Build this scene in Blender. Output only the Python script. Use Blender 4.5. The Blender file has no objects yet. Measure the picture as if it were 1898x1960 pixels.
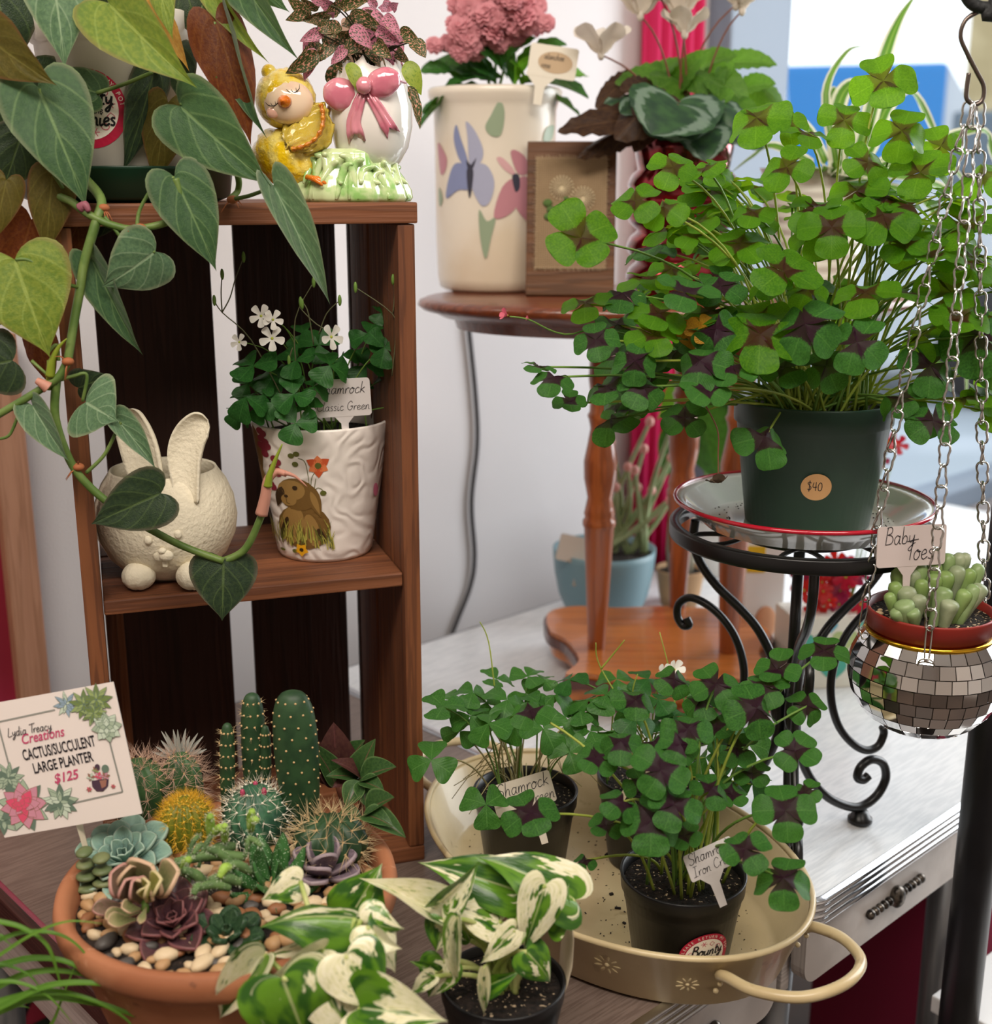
import bpy, bmesh, math, random
from mathutils import Vector, Matrix, noise as mnoise
PI = math.pi
R = math.radians
random.seed(7)
scene = bpy.context.scene
COL = scene.collection

# ------------------------------------------------------------------ camera
F_PX, CX, CY = 2400.0, 949.0, 980.0
CAM_Z, PITCH = 0.584, R(14.8)
cam_d = bpy.data.cameras.new('camera')
cam = bpy.data.objects.new('camera', cam_d)
COL.objects.link(cam)
cam.location = (0, 0, CAM_Z)
cam.rotation_euler = (R(90) - PITCH, 0, 0)
cam_d.sensor_fit = 'HORIZONTAL'
cam_d.sensor_width = 36.0
cam_d.lens = 36.0 * F_PX / 1898.0
cam_d.clip_start = 0.02
cam_d.clip_end = 200
cam_d.dof.use_dof = True
cam_d.dof.focus_distance = 0.97
cam_d.dof.aperture_fstop = 6.0
scene.camera = cam

# ------------------------------------------------------------------ world, lights, exposure
world = bpy.data.worlds.new('overcast_sky')
scene.world = world
world.use_nodes = True
wb = world.node_tree.nodes['Background']
wb.inputs[0].default_value = (0.90, 0.96, 1.0, 1)
wb.inputs[1].default_value = 2.0
scene.view_settings.view_transform = 'Standard'
scene.view_settings.look = 'None'
scene.view_settings.exposure = 0.0
scene.view_settings.gamma = 1.0
scene.view_settings.use_curve_mapping = False
scene.cycles.max_bounces = 8
scene.cycles.transparent_max_bounces = 12

def area(name, loc, target, sx, sy, power, col):
    d = bpy.data.lights.new(name, 'AREA')
    d.shape = 'RECTANGLE'; d.size = sx; d.size_y = sy; d.energy = power; d.color = col
    o = bpy.data.objects.new(name, d); COL.objects.link(o)
    o.location = loc
    o.rotation_euler = (Vector(target) - Vector(loc)).to_track_quat('-Z', 'Y').to_euler()
    return o
# daylight panel added inside the room, off to the right; warm ceiling lamps
area('daylight_fill', (1.85, 1.9, 0.85), (0.15, 0.95, 0.15), 1.3, 1.6, 50, (0.92, 0.965, 1.0))
area('ceiling_lamp', (-0.35, -0.25, 1.85), (-0.12, 0.85, 0.1), 0.9, 0.6, 31, (1.0, 0.90, 0.79))
area('ceiling_lamp', (0.55, -0.15, 1.85), (0.2, 0.95, 0.1), 0.9, 0.6, 24, (1.0, 0.92, 0.83))
area('ceiling_lamp', (-1.2, 0.8, 1.7), (-0.2, 1.2, 0.3), 0.4, 0.4, 6, (1.0, 0.86, 0.74))

# ------------------------------------------------------------------ placing helpers
_s, _c = math.sin(PITCH), math.cos(PITCH)
def W(px, py, Y):
    """point of the line of sight through a photo pixel at world depth Y"""
    a, b = (px - CX) / F_PX, (CY - py) / F_PX
    d = Vector((a, _c + b * _s, -_s + b * _c))
    return Vector((0, 0, CAM_Z)) + d * (Y / d.y)
def WZ(px, py, Z):
    a, b = (px - CX) / F_PX, (CY - py) / F_PX
    d = Vector((a, _c + b * _s, -_s + b * _c))
    return Vector((0, 0, CAM_Z)) + d * ((Z - CAM_Z) / d.z)
def depth(p):
    return p[1] * _c + (CAM_Z - p[2]) * _s
CAMP = Vector((0, 0, CAM_Z))

# ------------------------------------------------------------------ colours and materials
def C(h):
    h = h.lstrip('#')
    v = [int(h[i:i + 2], 16) / 255 for i in (0, 2, 4)]
    return tuple((x / 12.92 if x <= .04045 else ((x + .055) / 1.055) ** 2.4) for x in v) + (1,)

class NT:
    def __init__(s, name):
        s.m = bpy.data.materials.new(name); s.m.use_nodes = True
        s.t = s.m.node_tree
        for n in list(s.t.nodes): s.t.nodes.remove(n)
        s.out = s.t.nodes.new('ShaderNodeOutputMaterial')
    def n(s, typ, ins=None, **kw):
        nd = s.t.nodes.new('ShaderNode' + typ)
        for k, v in kw.items(): setattr(nd, k, v)
        for k, v in (ins or {}).items():
            sk = nd.inputs[k]
            if isinstance(v, bpy.types.NodeSocket): s.t.links.new(v, sk)
            else: sk.default_value = v
        return nd
    def math(s, op, a, b=0.0, c=0.0):
        return s.n('Math', {0: a, 1: b, 2: c}, operation=op).outputs[0]
    def mix(s, f, a, b, mode='MIX'):
        nd = s.n('Mix', data_type='RGBA', blend_type=mode)
        for i, v in ((0, f), (6, a), (7, b)):
            if isinstance(v, bpy.types.NodeSocket): s.t.links.new(v, nd.inputs[i])
            else: nd.inputs[i].default_value = v
        return nd.outputs[2]
    def ramp(s, f, lo, hi):
        nd = s.n('MapRange', {0: f, 1: lo, 2: hi, 3: 0.0, 4: 1.0}); nd.interpolation_type = 'SMOOTHSTEP'
        return nd.outputs[0]
    def noise(s, vec, scale, detail=3.0, rough=.5):
        return s.n('TexNoise', {'Vector': vec, 'Scale': scale, 'Detail': detail, 'Roughness': rough}).outputs[0]
    def coord(s, which='Object', stretch=(1, 1, 1)):
        c = s.n('TexCoord').outputs[which]
        if stretch != (1, 1, 1):
            c = s.n('Mapping', {'Vector': c, 'Scale': stretch}).outputs[0]
        return c
    def done(s, sh):
        s.t.links.new(sh, s.out.inputs[0]); return s.m
    def bsdf(s, col, rough=.5, metal=0., bump=None, bstr=.3, bdist=.002, coat=0., spec=.5, trans=0., ior=1.45, sheen=0.):
        p = s.n('BsdfPrincipled', {'Base Color': col, 'Roughness': rough, 'Metallic': metal, 'Coat Weight': coat,
                                   'Specular IOR Level': spec, 'Transmission Weight': trans, 'IOR': ior, 'Coat Roughness': .06, 'Sheen Weight': sheen})
        if bump is not None:
            b = s.n('Bump', {'Height': bump, 'Strength': bstr, 'Distance': bdist})
            s.t.links.new(b.outputs[0], p.inputs['Normal'])
        return p.outputs[0]

_mats = {}
def pm(name, col, rough=.5, metal=0., col2=None, ns=20, lo=.4, hi=.6, stretch=(1, 1, 1), bump=0, bs=80, bd=.002, coat=0., spec=.5, trans=0., transl=0., sheen=0.):
    if name in _mats: return _mats[name]
    t = NT(name)
    col = C(col) if isinstance(col, str) else col
    vec = t.coord('Object', stretch)
    c = col
    if col2 is not None:
        c = t.mix(t.ramp(t.noise(vec, ns, 4), lo, hi), col, C(col2) if isinstance(col2, str) else col2)
    bp = t.noise(vec, bs, 3) if bump else None
    sh = t.bsdf(c, rough, metal, bp, bump, bd, coat, spec, trans, sheen=sheen)
    if transl:
        tr = t.n('BsdfTranslucent', {'Color': c}).outputs[0]
        sh = t.n('MixShader', {0: transl, 1: sh, 2: tr}).outputs[0]
    _mats[name] = t.done(sh)
    return _mats[name]

def wood(name, c1, c2, c3, axis=2, rough=.55, scale=1., coat=0.):
    if name in _mats: return _mats[name]
    t = NT(name)
    st = [38 * scale, 38 * scale, 38 * scale]; st[axis] = 1.6 * scale
    v = t.coord('Object', tuple(st))
    rnd = t.n('ObjectInfo').outputs['Random']
    v = t.n('VectorMath', {0: v, 1: t.n('CombineXYZ', {0: t.math('MULTIPLY', rnd, 40.), 1: t.math('MULTIPLY', rnd, 17.), 2: 0.}).outputs[0]}, operation='ADD').outputs[0]
    n1 = t.noise(v, 1.0, 4, .6)
    w = t.math('SINE', t.math('MULTIPLY', n1, 42.))
    n2 = t.noise(v, 5., 3)
    c = t.mix(t.ramp(n1, .3, .7), C(c1), C(c2))
    c = t.mix(t.math('MULTIPLY', t.ramp(w, .2, 1.), .45), c, C(c3))
    c = t.mix(t.math('MULTIPLY', t.ramp(n2, .5, .75), .4), c, C(c3))
    _mats[name] = t.done(t.bsdf(c, rough, 0, w, .25, .0006, coat))
    return _mats[name]

def leafmat(name, base, base2, vein=None, vfac=.5, nveins=7, slope=.5, edge=None, transl=.35, rough=.45, ns=14,
            center=None, cpos=.42, cjag=.16, var=.25, tcol=None, coat=0., tipc=None, sheen=0., bump=.25, spec=.3):
    """leaf: uv.x runs across the blade, uv.y from the stalk to the tip"""
    if name in _mats: return _mats[name]
    t = NT(name)
    uv = t.n('TexCoord').outputs['UV']
    sx = t.n('SeparateXYZ', {0: uv})
    u = t.math('ABSOLUTE', t.math('MULTIPLY_ADD', sx.outputs[0], 2., -1.))
    v = sx.outputs[1]
    rnd = t.n('ObjectInfo').outputs['Random']
    ov = t.coord('Object')
    c = t.mix(t.ramp(t.noise(ov, ns, 3), .35, .65), C(base), C(base2))
    c = t.mix(t.math('MULTIPLY', t.ramp(rnd, 0., 1.), var), c, C(base2))
    if tipc: c = t.mix(t.ramp(v, .6, 1.0), c, C(tipc))
    if edge: c = t.mix(t.ramp(u, .84, .98), c, C(edge))
    ph = t.math('MULTIPLY', t.math('SUBTRACT', v, t.math('MULTIPLY', u, slope)), nveins * 2 * PI)
    sv = t.ramp(t.math('SINE', ph), .9, 1.)
    mid = t.math('SUBTRACT', 1., t.ramp(u, .015, .06))
    vv = t.math('MAXIMUM', t.math('MULTIPLY', sv, .55), mid)
    if vein: c = t.mix(t.math('MULTIPLY', vv, vfac), c, C(vein))
    if center:
        jag = t.noise(uv, 22., 2)
        vj = t.math('MULTIPLY_ADD', jag, cjag, v)
        vj = t.math('MULTIPLY_ADD', t.math('MULTIPLY', u, u), -.12, vj)
        c = t.mix(t.math('SUBTRACT', 1., t.ramp(vj, cpos + .05, cpos + .09)), c, C(center))
    bh = t.math('ADD', t.math('MULTIPLY', t.math('SINE', ph), .5), t.math('ADD', t.noise(ov, 60, 3), t.math('MULTIPLY', mid, -.8)))
    sh = t.bsdf(c, rough, 0, bh, bump, .0012, coat, spec=spec, sheen=sheen)
    if transl:
        tc = t.mix(.5, c, C(tcol), 'MIX') if tcol else c
        tr = t.n('BsdfTranslucent', {'Color': tc}).outputs[0]
        sh = t.n('MixShader', {0: transl, 1: sh, 2: tr}).outputs[0]
    _mats[name] = t.done(sh)
    return _mats[name]

# ------------------------------------------------------------------ object helpers
def link(o, parent=None):
    COL.objects.link(o)
    if parent is not None: o.parent = parent
    return o
def mesh(name, vs, fs, uv=None, smooth=True):
    m = bpy.data.meshes.new(name)
    m.from_pydata([tuple(v) for v in vs], [], fs)
    if uv is not None:
        l = m.uv_layers.new(name='UVMap')
        idx = [0] * len(m.loops); m.loops.foreach_get('vertex_index', idx)
        flat = []
        for i in idx: flat += [uv[i][0], uv[i][1]]
        l.data.foreach_set('uv', flat)
    if smooth: m.polygons.foreach_set('use_smooth', [True] * len(m.polygons))
    m.update()
    return m
def ob(name, me, mat, parent=None, M=None):
    """one mesh object; children keep world-space matrices relative to a parent that was placed first"""
    o = bpy.data.objects.new(name, me)
    if mat is not None:
        mats = mat if isinstance(mat, (list, tuple)) else [mat]
        if len(me.materials) == 0:
            for x in mats: me.materials.append(x)
        elif me.materials[0] is not mats[0]:
            o.material_slots  # object-level material for shared meshes
            link(o, parent)
            for i, x in enumerate(mats):
                o.material_slots[i].link = 'OBJECT'; o.material_slots[i].material = x
            if M is not None: o.matrix_basis = M
            return o
    link(o, parent)
    if M is not None: o.matrix_basis = M
    return o
def thing(name, label, cat, loc=(0, 0, 0), rz=0, group=None):
    o = bpy.data.objects.new(name, None); COL.objects.link(o)
    o.empty_display_size = .01
    o.matrix_world = Matrix.Translation(Vector(loc)) @ Matrix.Rotation(rz, 4, 'Z')
    o['label'] = label; o['category'] = cat
    if group: o['group'] = group
    return o
def tag(o, label, cat, group=None):
    o['label'] = label; o['category'] = cat
    if group: o['group'] = group
    return o
def struct(o):
    o['kind'] = 'structure'; return o
def loc_of(root, p):
    """world point -> the thing's own space (things stand upright, turned about z only)"""
    return root.matrix_basis.inverted() @ Vector(p)

class MB:
    def __init__(s): s.v = []; s.f = []; s.uv = []; s.mi = []
    def add(s, vs, fs, uv=None, M=None, mi=0):
        b = len(s.v)
        s.v += [(M @ Vector(v)) if M is not None else Vector(v) for v in vs]
        s.f += [tuple(i + b for i in f) for f in fs]
        s.uv += list(uv) if uv is not None else [(0.5, 0.5)] * len(vs)
        s.mi += [mi] * len(fs)
        return s
    def mesh(s, name, smooth=True):
        m = mesh(name, s.v, s.f, s.uv, smooth)
        if any(s.mi):
            m.polygons.foreach_set('material_index', s.mi)
        return m
    def build(s, name, mat, parent=None, smooth=True, M=None):
        return ob(name, s.mesh(name, smooth), mat, parent, M)

def g_box(sx, sy, sz, bev=0., c=(0, 0, 0)):
    """box centred on c with a chamfer"""
    bm = bmesh.new()
    bmesh.ops.create_cube(bm, size=1)
    for v in bm.verts: v.co = Vector((v.co.x * sx, v.co.y * sy, v.co.z * sz))
    if bev: bmesh.ops.bevel(bm, geom=bm.edges[:], offset=bev, segments=2, affect='EDGES', profile=.6)
    bm.verts.index_update()
    vs = [v.co + Vector(c) for v in bm.verts]; fs = [[v.index for v in f.verts] for f in bm.faces]
    bm.free()
    return vs, fs
def g_lathe(prof, seg=48, cap=False, ang=2 * PI, sq=None):
    vs, fs, uv = [], [], []
    full = abs(ang - 2 * PI) < 1e-6
    n = seg if full else seg + 1
    for j, (r, z) in enumerate(prof):
        for i in range(n):
            a = ang * i / seg
            k = sq(a) if sq else 1.
            vs.append((r * k * math.cos(a), r * k * math.sin(a), z)); uv.append((i / seg, j / max(1, len(prof) - 1)))
    for j in range(len(prof) - 1):
        for i in range(seg):
            a, b = j * n + i, j * n + (i + 1) % n
            fs.append((a, b, b + n, a + n))
    if cap:
        fs.append(tuple(range(n))[::-1]); fs.append(tuple((len(prof) - 1) * n + i for i in range(n)))
    return vs, fs, uv
def spline(pts, k=6, closed=False):
    """Catmull-Rom through points (any dimension)"""
    P = [Vector(p) for p in pts]; n = len(P); out = []
    if n < 3: return P
    rng = range(n) if closed else range(n - 1)
    for i in rng:
        if closed: a, b, c, d = P[i - 1], P[i], P[(i + 1) % n], P[(i + 2) % n]
        else: a, b, c, d = P[max(0, i - 1)], P[i], P[i + 1], P[min(n - 1, i + 2)]
        for j in range(k):
            t = j / k
            out.append(.5 * ((2 * b) + (c - a) * t + (2 * a - 5 * b + 4 * c - d) * t * t + (3 * b - a - 3 * c + d) * t ** 3))
    if not closed: out.append(P[-1])
    return out
def g_tube(pts, r, seg=8, closed=False, flat=1.):
    """tube along points; r is one radius or one per point"""
    P = [Vector(p) for p in pts]; n = len(P)
    rr = r if isinstance(r, (list, tuple)) else [r] * n
    vs, fs, uv = [], [], []
    up = None
    for i in range(n):
        if closed: t = (P[(i + 1) % n] - P[i - 1])
        else: t = P[min(n - 1, i + 1)] - P[max(0, i - 1)]
        if t.length < 1e-9: t = Vector((0, 0, 1))
        t.normalize()
        if up is None:
            up = Vector((0, 0, 1)) if abs(t.z) < .9 else Vector((1, 0, 0))
        x = up - t * up.dot(t)
        if x.length < 1e-6: x = Vector((1, 0, 0)) - t * t.x
        x.normalize(); y = t.cross(x); up = x
        for j in range(seg):
            a = 2 * PI * j / seg
            vs.append(P[i] + x * (rr[i] * math.cos(a) * flat) + y * (rr[i] * math.sin(a))); uv.append((j / seg, i / (n - 1)))
    for i in range(n if closed else n - 1):
        for j in range(seg):
            a = i * seg + j; b = i * seg + (j + 1) % seg
            c = ((i + 1) % n) * seg + (j + 1) % seg; d = ((i + 1) % n) * seg + j
            fs.append((a, b, c, d))
    if not closed:
        fs.append(tuple(range(seg))[::-1]); fs.append(tuple((n - 1) * seg + j for j in range(seg)))
    return vs, fs, uv
def g_ball(rx, ry, rz, c=(0, 0, 0), seg=20, rings=12, fn=None):
    vs, fs, uv = [], [], []
    for j in range(rings + 1):
        th = PI * j / rings
        for i in range(seg):
            a = 2 * PI * i / seg
            d = Vector((math.sin(th) * math.cos(a), math.sin(th) * math.sin(a), math.cos(th)))
            k = fn(d) if fn else 1.
            vs.append(Vector((d.x * rx, d.y * ry, d.z * rz)) * k + Vector(c)); uv.append((i / seg, 1 - j / rings))
    for j in range(rings):
        for i in range(seg):
            a, b = j * seg + i, j * seg + (i + 1) % seg
            fs.append((a, a + seg, b + seg, b))
    return vs, fs, uv
def g_prism(poly, h, z0=0.):
    n = len(poly)
    vs = [(p[0], p[1], z0) for p in poly] + [(p[0], p[1], z0 + h) for p in poly]
    fs = [tuple(range(n))[::-1], tuple(range(n, 2 * n))] + [(i, (i + 1) % n, n + (i + 1) % n, n + i) for i in range(n)]
    return vs, fs
def frame(P0, P1, nrm, width=1., length=None, roll=0., zs=None):
    """matrix: y from P0 to P1, z towards nrm, x across; scaled to the leaf's size"""
    y = Vector(P1) - Vector(P0); L = y.length; y.normalize()
    z = Vector(nrm) - y * y.dot(Vector(nrm))
    if z.length < 1e-5: z = Vector((0, 0, 1)) - y * y.z
    z.normalize()
    if roll: z = Matrix.Rotation(roll, 3, y) @ z
    x = y.cross(z)
    L = length or L
    M = Matrix((x, y, z)).transposed().to_4x4()
    M = Matrix.Translation(P0) @ M @ Matrix.Diagonal((L * width, L, zs or L, 1))
    return M
def g_leaf(outline, n=14, m=5, fold=.15, droop=.12, ripple=0., rf=3., curl=0., p=1.35, tipdrop=0., seed=0):
    """blade from half outline [(x,y)...] notch -> tip, unit length; y along, z up; x width 1 = full width 1"""
    O = spline([(x, y, 0) for x, y in outline], max(2, n // max(1, len(outline) - 1) + 1))
    mx = max(q.x for q in O) * 2
    vs, fs, uv = [], [], []
    N = len(O)
    for i, q in enumerate(O):
        t = i / (N - 1)
        mid = max(q.y, .16 * t if q.y < .16 * t else q.y)
        mid = max(0., mid)
        for j in range(-m, m + 1):
            u = j / m
            x = u * q.x / mx
            y = mid + (abs(u) ** p) * (q.y - mid)
            z = fold * abs(x) - droop * y * y - curl * x * x + ripple * math.sin(y * rf * 2 * PI + seed + (1.3 if u > 0 else 0)) * abs(u) ** 2 * min(1, q.x * 5)
            z -= tipdrop * max(0, y - .6) ** 2
            vs.append((x, y, z)); uv.append((u * .5 + .5, max(0., min(1., y))))
    k = 2 * m + 1
    for i in range(N - 1):
        for j in range(k - 1):
            a = i * k + j
            fs.append((a, a + 1, a + 1 + k, a + k))
    return vs, fs, uv
HEART = [(0, 0), (.09, -.10), (.25, -.15), (.40, -.07), (.46, .10), (.43, .32), (.32, .55), (.165, .76), (.05, .90), (.015, .96), (0, 1)]
OVATE = [(0, 0), (.14, .04), (.30, .18), (.36, .38), (.31, .60), (.18, .82), (.06, .95), (0, 1)]
LANCE = [(0, 0), (.06, .06), (.13, .25), (.15, .45), (.12, .68), (.06, .88), (0, 1)]
SPOON = [(0, 0), (.05, .05), (.10, .25), (.22, .55), (.29, .74), (.24, .90), (.10, .985), (0, 1)]
POINTY = [(0, 0), (.12, .04), (.20, .25), (.25, .50), (.22, .72), (.11, .90), (.03, .97), (0, 1)]

# flat marks laid on a surface: fn maps (u, v) in metres on the unrolled surface to a point, lift is already in fn
def g_poly2(pts, fn, rings=3, c=None):
    n = len(pts)
    cx = c[0] if c else sum(p[0] for p in pts) / n; cy = c[1] if c else sum(p[1] for p in pts) / n
    vs = [fn(cx, cy)]; fs = []
    for k in range(1, rings + 1):
        t = k / rings
        vs += [fn(cx + (p[0] - cx) * t, cy + (p[1] - cy) * t) for p in pts]
    for i in range(n): fs.append((0, 1 + i, 1 + (i + 1) % n))
    for k in range(rings - 1):
        for i in range(n):
            a = 1 + k * n + i; b = 1 + k * n + (i + 1) % n
            fs.append((a, a + n, b + n, b))
    return vs, fs
def g_strip2(pts, w, fn):
    """ribbon of width w along a 2-D line, w may be one per point"""
    n = len(pts); vs, fs = [], []
    ww = w if isinstance(w, (list, tuple)) else [w] * n
    for i in range(n):
        a, b = pts[max(0, i - 1)], pts[min(n - 1, i + 1)]
        dx, dy = b[0] - a[0], b[1] - a[1]; l = math.hypot(dx, dy) or 1.
        nx, ny = -dy / l * ww[i] / 2, dx / l * ww[i] / 2
        vs += [fn(pts[i][0] + nx, pts[i][1] + ny), fn(pts[i][0] - nx, pts[i][1] - ny)]
        if i: fs.append((2 * i - 2, 2 * i - 1, 2 * i + 1, 2 * i))
    return vs, fs
def ell(cx, cy, rx, ry, n=20, rot=0., a0=0., a1=2 * PI):
    out = []
    for i in range(n):
        a = a0 + (a1 - a0) * i / n
        x, y = rx * math.cos(a), ry * math.sin(a)
        out.append((cx + x * math.cos(rot) - y * math.sin(rot), cy + x * math.sin(rot) + y * math.cos(rot)))
    return out
def petal2(x, y, L, w, ang, n=10):
    o = [(0, 0)]
    for i in range(1, n): t = i / n; o.append((L * t, w / 2 * math.sin(PI * t ** .75)))
    o.append((L, 0))
    for i in range(n - 1, 0, -1): t = i / n; o.append((L * t, -w / 2 * math.sin(PI * t ** .75)))
    ca, sa = math.cos(ang), math.sin(ang)
    return [(x + a * ca - b * sa, y + a * sa + b * ca) for a, b in o]

# single-stroke hand lettering, one em = 1, baseline 0, x-height .5
GL = {
 'a': ([[(.38,.42),(.2,.5),(.05,.3),(.1,.05),(.25,.02),(.38,.3),(.4,.5),(.38,.1),(.5,.02)]], .5),
 'b': ([[(.05,1.),(.06,.5),(.05,.05),(.1,.35),(.25,.48),(.38,.3),(.3,.05),(.12,.03),(.05,.1)]], .44),
 'c': ([[(.36,.42),(.22,.5),(.06,.3),(.1,.06),(.25,.0),(.42,.12)]], .42),
 'd': ([[(.38,.42),(.2,.5),(.05,.3),(.1,.05),(.25,.02),(.38,.3),(.44,1.),(.38,.1),(.5,.02)]], .5),
 'e': ([[(.04,.22),(.3,.3),(.32,.44),(.2,.5),(.06,.34),(.08,.08),(.22,.0),(.42,.14)]], .42),
 'f': ([[(.4,.9),(.3,1.),(.2,.8),(.18,.3),(.14,-.3)],[(.02,.45),(.38,.5)]], .36),
 'h': ([[(.08,1.),(.06,.5),(.05,0.),(.1,.3),(.24,.5),(.34,.4),(.34,.06),(.46,.03)]], .46),
 'i': ([[(.08,.48),(.06,.1),(.14,.0),(.26,.1)],[(.1,.68),(.12,.72)]], .24),
 'k': ([[(.08,1.),(.05,.0)],[(.36,.5),(.08,.25),(.22,.2),(.42,.0)]], .42),
 'l': ([[(.16,1.),(.08,.5),(.06,.1),(.14,.0),(.26,.08)]], .24),
 'm': ([[(.05,.48),(.05,.0),(.1,.35),(.22,.48),(.27,.3),(.26,.0),(.32,.35),(.45,.48),(.52,.3),(.52,.05),(.62,.02)]], .62),
 'n': ([[(.05,.48),(.05,.0),(.1,.32),(.24,.5),(.34,.36),(.34,.06),(.46,.03)]], .46),
 'o': ([[(.22,.5),(.06,.32),(.08,.06),(.24,.0),(.38,.2),(.34,.44),(.2,.5),(.28,.4),(.46,.42)]], .44),
 'r': ([[(.06,.46),(.07,.0),(.1,.3),(.22,.48),(.36,.44)]], .34),
 's': ([[(.3,.44),(.16,.5),(.06,.38),(.26,.18),(.2,.02),(.02,.06)]], .34),
 't': ([[(.16,.85),(.12,.3),(.14,.03),(.3,.06)],[(.0,.52),(.34,.56)]], .3),
 'u': ([[(.06,.48),(.06,.12),(.18,.0),(.34,.2),(.38,.5),(.36,.1),(.48,.02)]], .48),
 'v': ([[(.04,.48),(.18,.0),(.36,.5)]], .38),
 'y': ([[(.06,.48),(.08,.18),(.2,.1),(.34,.3),(.38,.5),(.34,-.1),(.2,-.4),(.06,-.3),(.3,-.06),(.5,.06)]], .46),
 'x': ([[(.04,.5),(.36,.0)],[(.36,.5),(.02,.0)]], .4),
 'S': ([[(.5,.85),(.32,1.),(.1,.85),(.14,.6),(.44,.4),(.46,.12),(.22,.0),(.02,.14)]], .55),
 'G': ([[(.55,.8),(.34,1.),(.08,.7),(.06,.25),(.3,.0),(.52,.2),(.54,.45),(.34,.42),(.62,.44)]], .64),
 'C': ([[(.56,.8),(.36,1.),(.08,.7),(.06,.25),(.3,.0),(.58,.18)]], .58),
 'I': ([[(.05,1.),(.45,1.)],[(.25,1.),(.22,.0)],[(.0,.0),(.44,.02)]], .5),
 'B': ([[(.1,1.),(.06,.0)],[(.04,.95),(.3,1.),(.42,.85),(.36,.64),(.12,.56)],[(.12,.56),(.4,.5),(.52,.3),(.42,.06),(.04,.0)]], .56),
 'T': ([[(.0,.95),(.7,1.05)],[(.36,1.),(.3,.0)]], .46),
 'L': ([[(.14,1.),(.06,.3),(.04,.03),(.3,.0),(.5,.08)]], .5),
 '$': ([[(.42,.8),(.24,.92),(.08,.76),(.4,.36),(.3,.1),(.06,.16)],[(.26,1.1),(.22,-.1)]], .5),
 '4': ([[(.14,.9),(.06,.4),(.46,.42)],[(.36,.95),(.34,.0)]], .5),
 '0': ([[(.24,.9),(.06,.6),(.08,.15),(.24,.0),(.42,.25),(.4,.75),(.24,.9)]], .48),
 ' ': ([], .3),
}
def hand(text, size, x, y, fn, w=.06, slant=.0, rot=0., sx=1.):
    """hand-lettered line: list of (verts, faces)"""
    out = []; pen = 0.
    ca, sa = math.cos(rot), math.sin(rot)
    for ch in text:
        st, adv = GL.get(ch, ([], .3))
        for s_ in st:
            q = spline([(a, b, 0) for a, b in s_], 4) if len(s_) > 2 else [Vector((a, b, 0)) for a, b in s_]
            pts = []
            for p in q:
                X = (pen + p.x + slant * p.y) * size * sx; Y = p.y * size
                pts.append((x + X * ca - Y * sa, y + X * sa + Y * ca))
            out.append(g_strip2(pts, w * size, fn))
        pen += adv + .03
    return out
_txt = {}
def block(text, size, x, y, fn, sx=1., shear=0., bold=0., align='LEFT', rot=0.):
    """printed lettering in the built-in face, flattened and laid on a surface"""
    key = (text, shear, bold)
    if key not in _txt:
        cu = bpy.data.curves.new('lettering', 'FONT')
        cu.body = text; cu.shear = shear; cu.offset = bold; cu.resolution_u = 3; cu.size = 1.
        o = bpy.data.objects.new('lettering', cu); COL.objects.link(o)
        dg = bpy.context.evaluated_depsgraph_get(); dg.update()
        me = bpy.data.meshes.new_from_object(o.evaluated_get(dg))
        _txt[key] = ([tuple(v.co) for v in me.vertices], [tuple(p.vertices) for p in me.polygons])
        bpy.data.objects.remove(o); bpy.data.curves.remove(cu); bpy.data.meshes.remove(me)
    vs, fs = _txt[key]
    wd = (max(v[0] for v in vs)) * size * sx
    off = -wd / 2 if align == 'CENTER' else 0.
    ca, sa = math.cos(rot), math.sin(rot)
    out = []
    for v in vs:
        X, Y = v[0] * size * sx + off, v[1] * size
        out.append(fn(x + X * ca - Y * sa, y + X * sa + Y * ca))
    return out, fs
# ================================================================== the setting
U = Vector((.731, .682, 0)); Nn = Vector((-.682, .731, 0)); ROT = R(43)
WALL0 = Vector((-.195, 1.65, 0))
MW = Matrix.Translation(WALL0) @ Matrix.Rotation(ROT, 4, 'Z')
FLOOR, CEIL = -.75, 1.95
plaster = pm('plaster_white', '#d4d0d1', .85, bump=.35, bs=420, bd=.0012)
plaster_far = pm('plaster_room', '#cdbfb2', .9)
floor_m = pm('floor_vinyl', '#5a4a40', .45, col2='#463a33', ns=6)
ceil_m = pm('ceiling_paint', '#d9d2c8', .9)
trim_m = pm('window_frame_grey', '#7b8796', .5)

def sbox(name, x0, x1, y0, y1, z0, z1, mat, M=MW, bev=0., parent=None):
    m = MB(); vs, fs = g_box(x1 - x0, y1 - y0, z1 - z0, bev, ((x0 + x1) / 2, (y0 + y1) / 2, (z0 + z1) / 2)); m.add(vs, fs)
    o = m.build(name, mat, parent, False, M)
    return o
struct(sbox('floor', -3, 4, -3, .0, FLOOR - .05, FLOOR, floor_m))
struct(sbox('ceiling', -3, 4, -3, .1, CEIL, CEIL + .05, ceil_m))
struct(sbox('wall_back', -3, .885, 0., .12, FLOOR, CEIL, plaster))
struct(sbox('wall_back_below_window', .885, 2.9, 0., .12, FLOOR, -.14, plaster))
struct(sbox('wall_back_above_window', .885, 2.9, 0., .12, 1.75, CEIL, plaster))
struct(sbox('wall_back_past_window', 2.9, 4, 0., .12, FLOOR, CEIL, plaster))
struct(sbox('wall_front', -3, 4, -3.1, -3.0, FLOOR, CEIL, plaster_far))
struct(sbox('wall_left', -3.1, -3, -3, .1, FLOOR, CEIL, plaster_far))
struct(sbox('wall_right', 4., 4.1, -3, .1, FLOOR, CEIL, plaster_far))
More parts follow.
